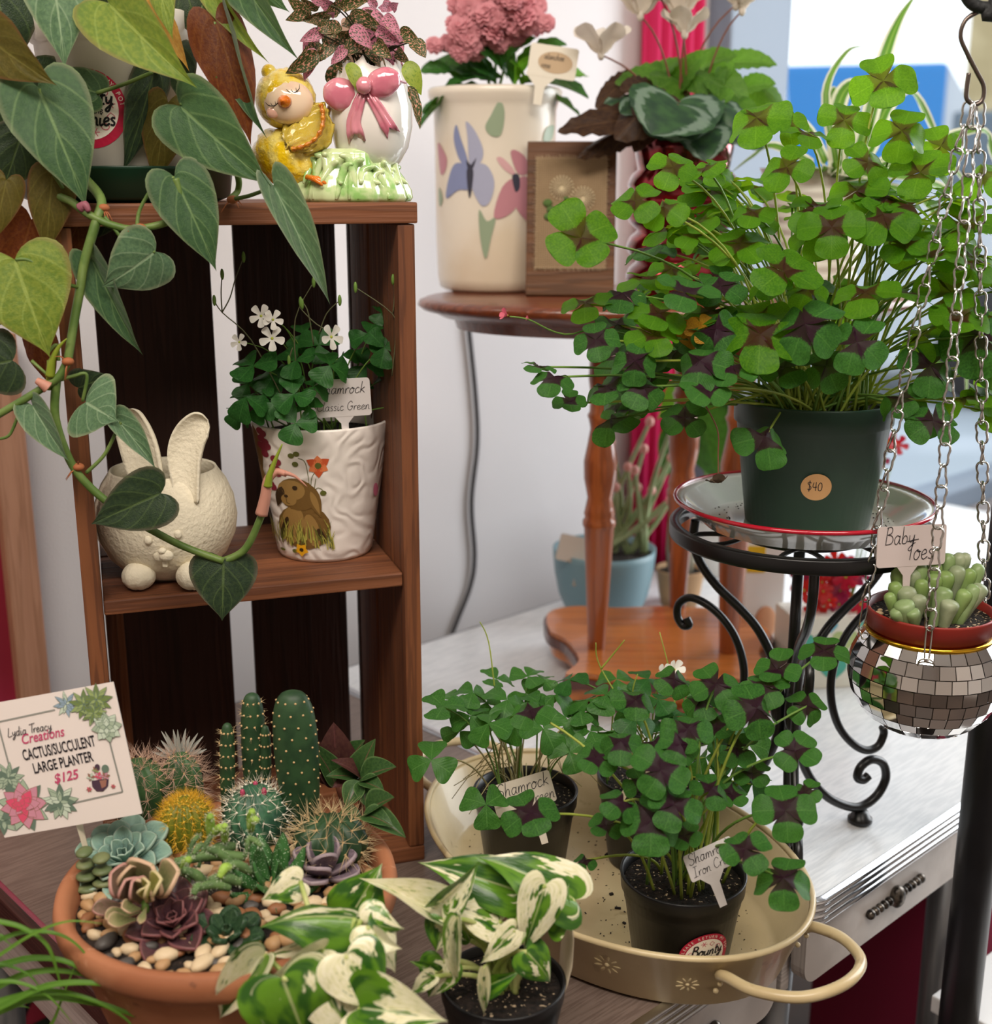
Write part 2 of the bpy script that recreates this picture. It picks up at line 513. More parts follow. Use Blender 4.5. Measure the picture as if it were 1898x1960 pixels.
# window: grey frame and one large pane
wf = MB()
for (a, b, c, d) in ((.735, .90, -.14, 1.75), (2.82, 2.9, -.14, 1.75), (.90, 2.82, -.14, -.09), (.90, 2.82, 1.68, 1.75)):
    vs, fs = g_box(b - a, .09, d - c, .006, ((a + b) / 2, .0, (c + d) / 2)); wf.add(vs, fs)
win = struct(wf.build('window_1', trim_m, None, False, MW))
gt = NT('window_glass')
gl = gt.n('BsdfGlossy', {'Color': (1, 1, 1, 1), 'Roughness': .02}).outputs[0]
tp = gt.n('BsdfTransparent', {'Color': (.97, .98, .99, 1)}).outputs[0]
glass_m = gt.done(gt.n('MixShader', {0: .03, 1: tp, 2: gl}).outputs[0])
vs, fs = g_box(1.92, .004, 1.77, 0, (1.86, .01, .795))
ob('pane', MB().add(vs, fs).mesh('pane', False), glass_m, win)
# framed red panel on the wall at the table's end, its lower half painted with dark leaves
panel = thing('framed_panel', 'crimson painted panel in a tan wooden frame behind the crate', 'panel', WALL0 + Vector((0, 0, FLOOR)), ROT)
red_p = pm('panel_crimson', '#8c1f33', .6, col2='#a32a45', ns=5)
tan_p = wood('panel_frame_wood', '#b98a6e', '#a87a60', '#8d6248', 2, .6)
dkg = pm('panel_dark_green', '#12261a', .6); dkp = pm('panel_dark_purple', '#1d0f1c', .6)
fz = -FLOOR
FR = -.452     # right edge of the frame along the wall
def pbox(name, x0, x1, y0, y1, z0, z1, mat, bev=.002):
    vs, fs = g_box(x1 - x0, y1 - y0, z1 - z0, bev, ((x0 + x1) / 2, (y0 + y1) / 2, (z0 + z1) / 2))
    return MB().add(vs, fs).build(name, mat, panel, False)
pbox('board', -1.25, FR - .03, -.022, -.006, .03, fz + .385, red_p)
pbox('frame_stile', FR - .035, FR, -.035, -.004, .0, fz + .43, tan_p)
pbox('frame_stile', -1.28, -1.245, -.035, -.004, .0, fz + .43, tan_p)
pbox('frame_rail', -1.245, FR - .035, -.035, -.004, fz + .385, fz + .43, tan_p)
def onp(u, v): return Vector((u, -.0232, fz + v))
dm = MB()
for (x, z, L, w, a, mi) in ((-.66, -.02, .26, .16, 2.2, 0), (-.60, -.30, .24, .15, 1.0, 0), (-.74, -.33, .30, .10, 1.75, 1), (-.62, -.52, .26, .16, .5, 0), (-.80, -.12, .2, .12, 2.7, 1), (-.56, -.42, .16, .05, 1.9, 1), (-.9, -.4, .3, .16, 1.2, 0), (-.68, -.62, .22, .12, 2.4, 1)):
    dm.add(*g_poly2(petal2(x, z, L, w, a, 12), onp), mi=mi)
for k in range(6):
    x0 = -.52 - .07 * k
    dm.add(*g_strip2([(x0 + .05 * math.sin(j * .8 + k), -.1 - .07 * j) for j in range(7)], .006, onp), mi=1)
for k in range(5): dm.add(*g_poly2(ell(-.60 + .022 * k, .045 + .02 * k, .0032, .0032, 8), onp), mi=2)
dm.build('painted_leaves', [dkg, dkp, pm('panel_dot', '#c48a96', .6)], panel, False)
# pink curtain strip beside the window
cm = MB(); vs = []; fs = []
for i in range(25):
    x = .545 + .125 * i / 24
    for z in (-.2, .4, 1.6):
        vs.append((x + .004 * math.sin(z * 3), -.03 + .012 * math.sin(i * 1.25), z))
for i in range(24):
    for j in range(2): a = i * 3 + j; fs.append((a, a + 3, a + 4, a + 1))
cur = cm.add(vs, fs).build('curtain', pm('curtain_pink', '#d81e63', .7, transl=.35), None, True, MW)
sm = cur.modifiers.new('thickness', 'SOLIDIFY'); sm.thickness = .0015
tag(cur, 'narrow hot pink curtain hanging at the edge of the window', 'curtain')
# power cord down the wall
def on_wall(px, py, off=.006):
    d = W(px, py, 1.0) - CAMP
    nrm = Vector((-math.sin(ROT), math.cos(ROT), 0))
    t = (WALL0 - CAMP).dot(nrm) / d.dot(nrm)
    return CAMP + d * t - nrm * off
cp = [on_wall(x, y) for x, y in ((884, 560), (893, 640), (905, 760), (908, 850), (897, 960), (903, 1060), (895, 1120), (868, 1190), (850, 1240), (840, 1300))]
tag(MB().add(*g_tube(spline(cp, 6), .0035, 8)).build('power_cord', pm('cord_grey', '#4c4a4c', .5)), 'grey power cord hanging down the white wall', 'cord')
# the street outside
pave = pm('pavement', '#b6bec6', .9, col2='#a2abb3', ns=.6)
vs, fs = g_box(60, 60, .05, 0, (10, 31.2, -.95)); struct(MB().add(vs, fs).build('street', pave, None, False, Matrix.Rotation(ROT, 4, 'Z')))
bl = thing('building', 'pale yellow brick building across the street with dark windows', 'building', (4.75, 12.2, -.9), R(-22))
bm_ = pm('building_yellow', '#bdab84', .8, col2='#a8966f', ns=2); bw = pm('building_window', '#5d6a75', .2)
vs, fs = g_box(4, 3, 6, 0, (1.6, 1.5, 3)); MB().add(vs, fs).build('wall', bm_, bl, False)
vs, fs = g_box(4.3, 3.3, .5, .05, (1.6, 1.5, 6.1)); MB().add(vs, fs).build('roof', pm('roof_maroon', '#7a4a50', .7), bl, False)
for i in range(3):
    for j in range(2):
        vs, fs = g_box(.7, .1, 1.1, .02, (.4 + i * 1.2, -.02, 1.6 + j * 2.3)); f = MB().add(vs, fs).build('window', pm('building_window_frame', '#e5e1d6', .6), bl, False)
        vs, fs = g_box(.56, .06, .96, 0, (.4 + i * 1.2, -.06, 1.6 + j * 2.3)); MB().add(vs, fs).build('pane', bw, f, False)
van = thing('van', 'blue and white van parked on the street outside the window', 'van', (2.55, 9.6, -.92), R(-15))
van.scale = (1.15, 1.2, 1.2)
vb = pm('van_blue', '#2a78b8', .6)
prof = [(-1.5, .35), (-1.5, 1.75), (-1.42, 1.85), (.55, 1.85), (.95, 1.25), (1.5, 1.1), (1.58, .9), (1.58, .35)]
vs, fs = g_prism(prof, 1.5); MB().add(vs, fs).build('body', pm('van_white', '#b9bec4', .5), van, False, Matrix.Rotation(PI / 2, 4, 'X') @ Matrix.Translation((0, 0, -.75)))
vs, fs = g_box(2.05, 1.54, .62, .03, (-.48, 0, 1.56)); MB().add(vs, fs).build('upper_body', vb, van, False)
for x in (-.95, .95):
    for s in (-1, 1):
        vs, fs, uv = g_lathe([(.0, -.1), (.3, -.1), (.34, -.06), (.34, .06), (.3, .1), (0, .1)], 20)
        MB().add(vs, fs).build('wheel', pm('tyre', '#1b1b1d', .7), van, True, Matrix.Translation((x, s * .72, .34)) @ Matrix.Rotation(PI / 2, 4, 'X'))
vs, fs = g_box(.30, 1.53, .4, .03, (.74, 0, 1.42)); MB().add(vs, fs).build('window', bw, van, False)

# ================================================================== tables
A0 = Vector((.258, .920, 0))
chrome = pm('chrome_band', '#d8dade', .16, 1.)
apron_m = pm('apron_laminate', '#b9b1ab', .4, col2='#a39a94', ns=12, stretch=(1, 1, 30), spec=.6)
lam_r = pm('laminate_window_lit', '#e2e4e6', .2, col2='#d4d7da', ns=9, stretch=(4, 40, 1), bump=.04, bs=60, spec=.6)  # window reflection on the right table put into a paler base colour
lam_l = pm('laminate_grey_brown', '#7d6d64', .32, col2='#6c5c54', ns=9, stretch=(4, 60, 1), bump=.05, bs=60)
pull_m = pm('pull_aged_silver', '#6d665e', .35, .9, col2='#2e2a27', ns=160)
leg_m = pm('leg_grey_metal', '#77787a', .35, .8)
def rrect(x0, x1, y0, y1, r, k=6):
    out = []
    for cx, cy, a in ((x1 - r, y0 + r, -90), (x1 - r, y1 - r, 0), (x0 + r, y1 - r, 90), (x0 + r, y0 + r, 180)):
        for i in range(k + 1):
            t = R(a + 90 * i / k); out.append((cx + r * math.cos(t), cy + r * math.sin(t)))
    return out
def table(name, label, x0, x1, lam, apr):
    t = thing(name, label, 'table', A0 + Vector((0, 0, FLOOR)), ROT)
    H = -FLOOR
    poly = rrect(x0 + .003, x1 - .003, .003, .692, .022)
    vs, fs = g_prism(poly, .02, H - .02); MB().add(vs, fs).build('top', lam, t, False)
    # ribbed metal edge band
    loop = rrect(x0, x1, 0, .695, .025); nl = len(loop)
    cx, cy = (x0 + x1) / 2, .3475
    prof = []
    for k in range(4):
        z = H + .0005 - k * .0065
        prof += [(-.004 if k == 0 else .0, z), (.0015, z - .001), (.003, z - .0032), (.0015, z - .0054), (-.001, z - .006)]
    prof.append((-.006, H - .028))
    vs, fs = [], []
    for (o, z) in prof:
        for i, p in enumerate(loop):
            a, b = loop[i - 1], loop[(i + 1) % nl]
            d = Vector((b[1] - a[1], a[0] - b[0])); d.normalize()
            vs.append((p[0] + d.x * o, p[1] + d.y * o, z))
    for j in range(len(prof) - 1):
        for i in range(nl):
            a = j * nl + i; b = j * nl + (i + 1) % nl
            fs.append((a, a + nl, b + nl, b))
    MB().add(vs, fs).build('edge_band', chrome, t)
    for (a, b, pull) in apr:
        vs, fs = [], []
        pl = [(a, -.027), (b, -.027)] + [(b - .018 + .018 * math.cos(q), -.066 - .018 * math.sin(q)) for q in [R(15 * i) for i in range(7)]] + [(a + .018 - .018 * math.sin(q), -.066 - .018 * math.cos(q)) for q in [R(15 * i) for i in range(7)]]
        vs, fs = g_prism(pl, .014)
        d = MB().add(vs, fs).build('drawer_front', apron_m, t, False, Matrix.Translation((0, .02, H)) @ Matrix.Rotation(PI / 2, 4, 'X'))
        # pull: an oval boss with beads to either side
        pb = MB()
        pb.add(*g_ball(.009, .007, .011, (0, 0, 0), 14, 8))
        for s in (-1, 1):
            for k in range(5): pb.add(*g_ball(.0042 + (.001 if k == 4 else 0), .0045, .0042 + .0006 * (k == 4), (s * (.013 + .0078 * k), .001, 0), 10, 6))
            pb.add(*g_tube([(s * .004, .003, 0), (s * .048, .003, 0)], .002, 6))
        pb.build('pull', pull_m, d, True, Matrix.Rotation(-PI / 2, 4, 'X') @ Matrix.Translation((pull, -.018, -.054)))
    vs, fs = g_box(x1 - x0 - .06, .012, .05, .001, ((x0 + x1) / 2, .03, H - .052)); MB().add(vs, fs).build('apron', apron_m, t, False)
    vs, fs = g_box(x1 - x0 - .06, .012, .05, .001, ((x0 + x1) / 2, .655, H - .052)); MB().add(vs, fs).build('apron', apron_m, t, False)
    for x, in ((x0 + .01,), (x1 - .01,)):
        vs, fs = g_box(.012, .64, .07, .001, (x, .345, H - .062)); MB().add(vs, fs).build('end_apron', apron_m, t, False)
    for (x, y) in ((x0 + .05, .06), (x1 - .05, .06), (x0 + .05, .63), (x1 - .05, .63)):
        dx = -.03 if x < cx else .03
        m = MB()
        m.add(*g_tube([(x, y, H - .03), (x + dx, y, .0)], [.018, .012], 14))
        m.build('leg', leg_m, t)
    return t
tl = table('laminate_table', 'grey-brown laminate table under the wooden crate with ribbed metal edge', -.475, -.003, lam_l, [(-.40, -.03, -.16)])
tr = table('laminate_table', 'pale grey laminate table under the black plant stand with ribbed chrome edge', .003, 1.35, lam_r, [(.012, .30, .155)])
m = MB()
m.add(*g_tube([(.345, .05, .72), (.33, .04, 0)], [.016, .012], 14)); m.build('leg', leg_m, tr)
# dark moulding strip along the left end of the brown table
vs, fs = g_box(.008, .695, .026, .002, (-.479, .3475, .738)); MB().add(vs, fs).build('end_strip', wood('strip_dark_brown', '#4a2c25', '#3b221d', '#22120f', 1, .5), tl, False)

# ================================================================== crate
crate_w = wood('crate_wood', '#83502f', '#6c3f26', '#3c2015', 2, .6)
crate_h = wood('crate_wood_cross', '#8a5535', '#70432a', '#3f2216', 0, .6)
crate_d = wood('crate_wood_shaded', '#3f241a', '#331c14', '#1f100b', 2, .7)  # for the back slats: shadow inside the crate put into a darker wood colour
CR = thing('wooden_crate', 'brown wooden crate stood on end with an inner shelf', 'crate', (-.318, .917, 0), R(18))
CW, CD, CH, SH = .268, .205, .568, .268
def cbox(name, x0, x1, y0, y1, z0, z1, mat, bev=.0015):
    vs, fs = g_box(x1 - x0, y1 - y0, z1 - z0, bev, ((x0 + x1) / 2, (y0 + y1) / 2, (z0 + z1) / 2))
    o = MB().add(vs, fs).build(name, mat, CR, False); return o
cbox('top_board', -.002, CW + .002, -.002, CD * .56, CH - .016, CH, crate_h)
cbox('top_board', -.002, CW + .002, CD * .60, CD, CH - .016, CH, crate_h)
cbox('bottom_board', 0, CW, 0, CD * .56, 0, .014, crate_h)
cbox('bottom_board', 0, CW, CD * .60, CD, 0, .014, crate_h)
cbox('shelf', .0145, CW - .0145, .003, CD * .62, SH - .012, SH, crate_h)
cbox('shelf', .0145, CW - .0145, CD * .635, CD - .012, SH - .012, SH, crate_h)
cbox('side_slat', 0, .014, 0, .052, .0145, CH - .0165, crate_w)
cbox('side_slat', 0, .012, .060, .115, .0145, CH - .0165, crate_w)
cbox('side_slat', 0, .012, .123, .176, .0145, CH - .0165, crate_w)
cbox('side_slat', CW - .014, CW, 0, .105, .0145, CH - .0165, crate_w)
cbox('side_slat', CW - .014, CW, .112, .186, .0145, CH - .0165, crate_w)
cbox('corner_post', .0145, .030, .150, .172, .0145, SH - .0125, crate_w)
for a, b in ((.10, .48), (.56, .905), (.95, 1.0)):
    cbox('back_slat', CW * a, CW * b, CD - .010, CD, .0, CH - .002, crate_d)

# ================================================================== turned side table by the window
ST = thing('side_table', 'round mahogany side table with turned legs and shaped base', 'side table', (.2, 1.45, 0))
mah = wood('mahogany', '#a3582c', '#8d4722', '#5c2b15', 2, .3, .6, .4)
mah_t = wood('mahogany_top', '#7c3f22', '#6b331b', '#4a2212', 0, .3, .6, .4)
mah_b = wood('mahogany_base', '#c87838', '#b5672c', '#8d4a1e', 0, .3, .5, .4)
TOPZ = .458
vs, fs, uv = g_lathe([(0, TOPZ), (.280, TOPZ), (.288, TOPZ - .003), (.290, TOPZ - .008), (.284, TOPZ - .013), (.272, TOPZ - .016), (.262, TOPZ - .021), (.250, TOPZ - .022), (.246, TOPZ - .034), (.0, TOPZ - .034)], 72)
MB().add(vs, fs).build('top', mah_t, ST, True, Matrix.Rotation(R(8), 4, 'Z') @ Matrix.Diagonal((1, .58, 1, 1)))
LP = [(1270, 17), (1240, 18), (1010, 28), (1003, 31), (994, 31), (987, 27), (978, 29), (968, 27), (945, 23), (905, 30), (870, 31), (835, 25), (802, 20), (785, 23), (776, 26), (768, 22), (735, 21), (700, 25), (640, 22), (606, 27)]
prof = [(h / 2400 * 1.49, .05 + (1270 - y) / 664 * (TOPZ - .034 - .05)) for y, h in LP]
vs, fs, uv = g_lathe(prof, 24)
leg_me = MB().add(vs, fs).mesh('leg')
for (x, y) in ((.119, 1.395), (.272, 1.38), (.235, 1.54)):
    ob('leg', leg_me, mah, ST, Matrix.Translation((x - .2, y - 1.45, 0)))
bp = [WZ(x, y, .05) for x, y in ((1082, 1290), (1108, 1262), (1085, 1225), (1052, 1205), (1050, 1172), (1100, 1160), (1180, 1163), (1280, 1160), (1390, 1168), (1440, 1185), (1475, 1215), (1452, 1245), (1465, 1285), (1440, 1304), (1390, 1296), (1330, 1302), (1260, 1294), (1190, 1302), (1130, 1290))]
bp2 = [(p.x - .2, p.y - 1.45) for p in spline([(p.x, p.y, 0) for p in bp], 5, True)]
c0 = (sum(p[0] for p in bp2) / len(bp2), sum(p[1] for p in bp2) / len(bp2))
def grow(P, k): return [(c0[0] + (p[0] - c0[0]) * k, c0[1] + (p[1] - c0[1]) * k) for p in P]
vs, fs = g_prism(grow(bp2, 1.0), .006, .044); MB().add(vs, fs).build('base_shelf', mah_b, ST, False)
vs, fs = g_prism(grow(bp2, 1.03), .012, .032); MB().add(vs, fs).build('base_moulding', wood('mahogany_dark', '#6a2f1c', '#4f2114', '#2c120b', 0, .3, .5, .4), ST, False)
vs, fs = g_prism(grow(bp2, .97), .014, .018); MB().add(vs, fs).build('base_apron', mah_b, ST, False)
for q in (1, 8, 12, 15):
    p = grow([bp2[q * 5 % len(bp2)]], .95)[0]
    vs, fs, uv = g_lathe([(.0, 0), (.014, 0), (.02, .006), (.02, .018), (0, .018)], 16); MB().add(vs, fs).build('foot', mah, ST, True, Matrix.Translation((p[0], p[1], 0)))
# ================================================================== plant and pot builders
UP = Vector((0, 0, 1))
def rel(root, M): return root.matrix_basis.inverted() @ M
def tocam(p): return (CAMP - Vector(p)).normalized()
def stem(root, pts, r, mat, name='stem', seg=6, k=5, taper=.7):
    P = spline([loc_of(root, p) for p in pts], k) if len(pts) > 2 else [loc_of(root, p) for p in pts]
    n = len(P)
    return MB().add(*g_tube(P, [r * (1 - (1 - taper) * i / max(1, n - 1)) for i in range(n)], seg)).build(name, mat, root)
def arc(p0, p1, lift=.5, n=6, side=(0, 0, 0)):
    """stalk from soil to leaf: rises first, then leans"""
    p0, p1 = Vector(p0), Vector(p1)
    c = p0 + Vector(((p1.x - p0.x) * .25, (p1.y - p0.y) * .25, (p1.z - p0.z) * lift + .02 * (1 if p1.z < p0.z + .02 else 0))) + Vector(side)
    return [p0 * (1 - t) ** 2 + c * 2 * t * (1 - t) + p1 * t * t for t in [i / n for i in range(n + 1)]]
def leaf(root, me, p0, p1, mat, width=1., nrm=None, roll=0., name='leaf'):
    p0, p1 = Vector(p0), Vector(p1)
    nrm = tocam(p0) if nrm is None else Vector(nrm)
    return ob(name, me, mat, root, rel(root, frame(p0, p1, nrm, width, roll=roll)))

soil_m = None
def soilmat(name='potting_soil', spk='#d9cbb4', lo=.68, hi=.72, dark='#120d0a', dark2='#2a201a'):
    if name in _mats: return _mats[name]
    t = NT(name); v = t.coord('Object')
    c = t.mix(t.ramp(t.noise(v, 260, 4), .4, .65), C(dark), C(dark2))
    c = t.mix(t.ramp(t.noise(v, 330, 2), lo, hi), c, C(spk))
    _mats[name] = t.done(t.bsdf(c, .95, 0, t.noise(v, 300, 4), 1., .003)); return _mats[name]
def soil(root, r, z, mat=None, name='soil', dome=.002, amp=.0015, seed=0):
    vs, fs = [], []; rings, seg = 9, 30
    vs.append(Vector((0, 0, z + dome)))
    for k in range(1, rings + 1):
        for i in range(seg):
            a = 2 * PI * i / seg; q = r * k / rings
            p = Vector((q * math.cos(a), q * math.sin(a), 0))
            h = amp * mnoise.noise(Vector((p.x * 160, p.y * 160, seed))) * 2 * (1 if k < rings else 0)
            vs.append(p + Vector((0, 0, z + dome * (1 - (k / rings) ** 2) + h)))
    for i in range(seg): fs.append((0, 1 + i, 1 + (i + 1) % seg))
    for k in range(rings - 1):
        for i in range(seg):
            a = 1 + k * seg + i; b = 1 + k * seg + (i + 1) % seg
            fs.append((a, a + seg, b + seg, b))
    return MB().add(vs, fs).build(name, mat or soilmat(), root)
def pot(root, rt, rb, h, mat, lip=.012, lipout=.003, wall=.002, name='pot', seg=56, ring=True):
    prof = [(0, .001), (rb * .9, 0), (rb, .0015)]
    zl = h - lip
    prof += [(rb + (rt - rb) * .97 * (zl / h), zl)]
    prof += [(rt - .0006, zl + .001), (rt, h - .002), (rt + .0004, h - .0006), (rt - .0006, h), (rt - wall, h - .0008), (rt - wall - .001, zl), (rb - wall, .004), (0, .004)]
    if ring: prof[3:4] = [(rb + (rt - rb) * .93 * ((zl - .008) / h), zl - .0085), (rb + (rt - rb) * .93 * ((zl - .008) / h) + .0007, zl - .0078), (rb + (rt - rb) * .95 * (zl / h), zl)]
    return MB().add(*g_lathe(prof, seg)).build(name, mat, root)
# ---- leaf meshes
LEAFLET = [(0, 0), (.12, .11), (.29, .32), (.42, .56), (.46, .78), (.38, .95), (.18, 1.03), (0, .98)]
SHAMLET = [(0, 0), (.10, .09), (.29, .32), (.46, .58), (.53, .79), (.46, .96), (.26, 1.02), (.09, .96), (0, .90)]
def whorl(n, outline, tilt, wid, seed=0, fold=.12, droop=.16):
    rnd = random.Random(seed); m = MB()
    for k in range(n):
        vs, fs, uv = g_leaf(outline, 20, 3, fold + rnd.uniform(-.1, .15), droop + rnd.uniform(-.1, .2), .03, 2., 0, 1.2, seed=k)
        a = 2 * PI * k / n + rnd.uniform(-.14, .14)
        M = Matrix.Rotation(a, 4, 'Z') @ Matrix.Rotation(R(tilt + rnd.uniform(-14, 14)), 4, 'X') @ Matrix.Diagonal((wid * rnd.uniform(.92, 1.06), rnd.uniform(.9, 1.06), 1, 1))
        m.add(vs, fs, uv, M)
    return m
W4 = [whorl(4, LEAFLET, t, 1.04, i).mesh('leaf') for i, t in enumerate((4, -6, -14, 8, -24, 14))]
W3 = [whorl(3, SHAMLET, t, 1.2, 20 + i).mesh('leaf') for i, t in enumerate((4, -8, -20, 12, -32, 0))]
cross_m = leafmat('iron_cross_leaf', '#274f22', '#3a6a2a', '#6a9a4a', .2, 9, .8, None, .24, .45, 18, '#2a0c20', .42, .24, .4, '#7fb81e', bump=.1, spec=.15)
cross_b = leafmat('iron_cross_leaf_backlit', '#396f18', '#55881c', '#8ab83c', .2, 9, .8, None, .5, .42, 18, '#40101a', .36, .24, .4, '#aadc1c', bump=.1, spec=.18)  # brighter copy for upper and window-side leaves, backlight put into the colour
sham_m = leafmat('shamrock_leaf', '#2c5a24', '#40722e', '#78ab5c', .3, 6, .5, None, .3, .42, 16, None, var=.4, tcol='#7cc02c', bump=.1)
sham_d = leafmat('shamrock_leaf_deep', '#1f4a20', '#2f6028', '#5c9a4c', .25, 6, .5, None, .28, .42, 16, None, var=.3, tcol='#5fae2c', bump=.1)
stem_y = pm('stem_yellow_green', '#b4c056', .5, col2='#9cae46', ns=30, transl=.35)
stem_g = pm('stem_green', '#6f9340', .5, transl=.2)
stem_r = pm('stem_red_brown', '#7a4a38', .5)
def oxalis(root, soil_c, specs, meshes, mats, smat, srad=.0011, spread=.02, seed=0, lift=.75):
    """specs: (world point, radius, normal)"""
    rnd = random.Random(seed)
    for i, (P, r, nr) in enumerate(specs):
        P = Vector(P); nr = Vector(nr).normalized()
        a = rnd.uniform(0, 2 * PI)
        side = Vector((math.cos(a), math.sin(a), 0)).cross(nr)
        if side.length < .1: side = Vector((1, 0, 0))
        M = frame(P, P + side.normalized() * r, nr)
        ob('leaf', rnd.choice(meshes), mats[i % len(mats)] if not callable(mats) else mats(P, i), root, rel(root, M))
        q = rnd.uniform(0, 2 * PI); d = spread * math.sqrt(rnd.random())
        out = Vector((P.x - soil_c[0], P.y - soil_c[1], 0)); out = out.normalized() * spread * .5 if out.length > .02 else Vector()
        p0 = Vector(soil_c) + Vector((d * math.cos(q), d * math.sin(q), -.004)) + out
        side = Vector((rnd.uniform(-1, 1), rnd.uniform(-1, 1), 0)) * .012
        stem(root, arc(p0, P - nr * .001, lift, 6, side), srad, smat if not isinstance(smat, list) else rnd.choice(smat), seg=5, k=2)

def tagcard(name, label, pts, thick, mat, lines, ink, stake=None, group=None):
    """card held at three corner points (top-left, top-right, bottom-left); lines: fn(u, v) draws, v up from the bottom-left"""
    tl_, tr_, bl_ = [Vector(p) for p in pts]
    o = bl_; ux = (tr_ - tl_); w = ux.length; ux = ux / w
    vy = tl_ - bl_; vy = vy - ux * vy.dot(ux); h = vy.length; vy = vy / h
    n = ux.cross(vy)
    base = o + ux * w * (stake[0] if stake else .5) - vy * (stake[2] if stake else 0)
    t = thing(name, label, 'plant tag' if 'sign' not in name else 'sign', base, 0, group)
    b0 = base
    def fn(u, v, off=.0004): return o + ux * u + vy * v + n * (off + thick / 2) - b0
    rr = min(w, h) * .09
    poly = rrect(0, w, 0, h, rr if 'sign' not in name else .0006, 4)
    k = len(poly)
    vs = [fn(p[0], p[1], 0) for p in poly] + [fn(p[0], p[1], -thick) for p in poly]
    fs = [tuple(range(k)), tuple(range(k, 2 * k))[::-1]] + [(i, k + i, k + (i + 1) % k, (i + 1) % k) for i in range(k)]
    MB().add(vs, fs).build('card', mat, t, False)
    if stake:
        sx, sw, sl = stake
        m = MB()
        pl = [(w * sx - sw * 1.6, .002), (w * sx - sw * .5, -sw), (w * sx - sw * .4, -sl), (w * sx + sw * .4, -sl), (w * sx + sw * .5, -sw), (w * sx + sw * 1.6, .002)]
        k = len(pl)
        vs = [fn(p[0], p[1], -.0002) for p in pl] + [fn(p[0], p[1], -thick) for p in pl]
        fs = [tuple(range(k)), tuple(range(k, 2 * k))[::-1]] + [(i, k + i, k + (i + 1) % k, (i + 1) % k) for i in range(k)]
        m.add(vs, fs).build('stake', mat, t, False)
    if lines:
        m = MB()
        for (txt, wf, u, v, ww, sl_) in lines:
            ww *= .8
            size = wf * w / sum(GL[c][1] + .03 for c in txt)
            for g in hand(txt, size, u * w, v * h, fn, ww, sl_): m.add(*g)
        m.build('handwriting', ink, t, False)
    global TAGLAST
    TAGLAST = (t, fn, w, h)
    return t, fn, w, h
ink_m = pm('ink_black', '#15131a', .5)
card_m = pm('tag_white', '#e6e0de', .5, transl=.2)
card_c = pm('tag_cream', '#d8c9ae', .6, transl=.15)

# ---- round "return my pot" sticker laid on a round pot
stick_red = pm('sticker_red', '#b5173c', .4); stick_cream = pm('sticker_cream', '#efe6d8', .4); stick_ink = pm('sticker_ink', '#17171d', .4); stick_pink = pm('sticker_pink', '#cc5f73', .4)
def cone_fn(rb, rt, h, a0, lift=.0003):
    def fn(u, v):
        r = rb + (rt - rb) * v / h + lift
        a = a0 + u / r
        return Vector((r * math.cos(a), r * math.sin(a), v))
    return fn
def sticker(root, fn, cu, cv, rad, squash=1.):
    def f1(u, v): return fn(u, v)
    def lift(k):
        def g(u, v):
            p = fn(u, v); q = Vector((p.x, p.y, 0)).normalized(); return p + q * k
        return g
    m = MB()
    m.add(*g_poly2(ell(cu, cv, rad, rad * squash, 40), lift(0), 5), mi=0)
    m.add(*g_poly2(ell(cu, cv, rad * .78, rad * .78 * squash, 40), lift(.0002), 5), mi=1)
    l2, l3 = lift(.0004), lift(.0005)
    for i in range(12):     # little line drawings round the lettering
        a = i * PI / 6 + .2; x, y = cu + rad * .60 * math.cos(a), cv + rad * .60 * math.sin(a) * squash
        if i % 3 == 0:
            for k in range(6): m.add(*g_strip2([(x, y), (x + rad * .12 * math.cos(k * PI / 3), y + rad * .12 * math.sin(k * PI / 3))], rad * .02, l2), mi=3)
        elif i % 3 == 1: m.add(*g_strip2(ell(x, y, rad * .1, rad * .08, 12) + [(x + rad * .1, y)], rad * .022, l2), mi=3)
        else: m.add(*g_strip2([(x - rad * .1, y), (x, y + rad * .09), (x + rad * .1, y), (x, y - rad * .1), (x - rad * .1, y)], rad * .022, l2), mi=3)
    for txt, s, dy, w in (('Bounty', .42, .10, .13), ('from the', .2, -.12, .11), ('Boonies', .40, -.42, .13)):
        wd = sum(GL[c][1] + .03 for c in txt) * s * rad
        for g in hand(txt, s * rad, cu - wd / 2 * .92, cv + dy * rad, l3, w, .15): m.add(*g, mi=2)
    txt = 'PLEASE RETURN MY POT'
    for i, ch in enumerate(txt):
        if ch == ' ': continue
        a = R(172 - 164 * i / (len(txt) - 1))
        m.add(*block(ch, rad * .17, cu + rad * .835 * math.cos(a), cv + rad * .835 * math.sin(a) * squash, l2, .9, align='CENTER', rot=a - PI / 2), mi=1)
    txt = 'W. FRANKLIN ST.' if False else '. . . . .'
    m.build('sticker', [stick_red, stick_cream, stick_ink, stick_pink], root, False)['label'] = 'round red and cream return-my-pot sticker'
# ================================================================== trailing philodendron on top of the crate
CT = .568
ph_c = Vector((-.291, 1.02, CT))
PHI = thing('potted_philodendron', 'trailing velvet-leaved philodendron in a white pot on a dark green saucer', 'potted plant', ph_c)
vs, fs, uv = g_lathe([(0, 0), (.070, 0), (.080, .004), (.083, .024), (.085, .026), (.081, .0265), (.078, .006), (0, .004)], 48)
MB().add(vs, fs).build('saucer', pm('saucer_green', '#123322', .35), PHI)
white_pl = pm('pot_white_plastic', '#cfc8bc', .45)
vs, fs, uv = g_lathe([(0, .008), (.050, .007), (.053, .010), (.060, .115), (.063, .117), (.064, .138), (.062, .139), (.059, .118), (.05, .02), (0, .018)], 48)
MB().add(vs, fs).build('pot', white_pl, PHI)
soil(PHI, .057, .125)
sticker(PHI, cone_fn(.0525, .0605, .13, R(-105)), .0075, .067, .028)
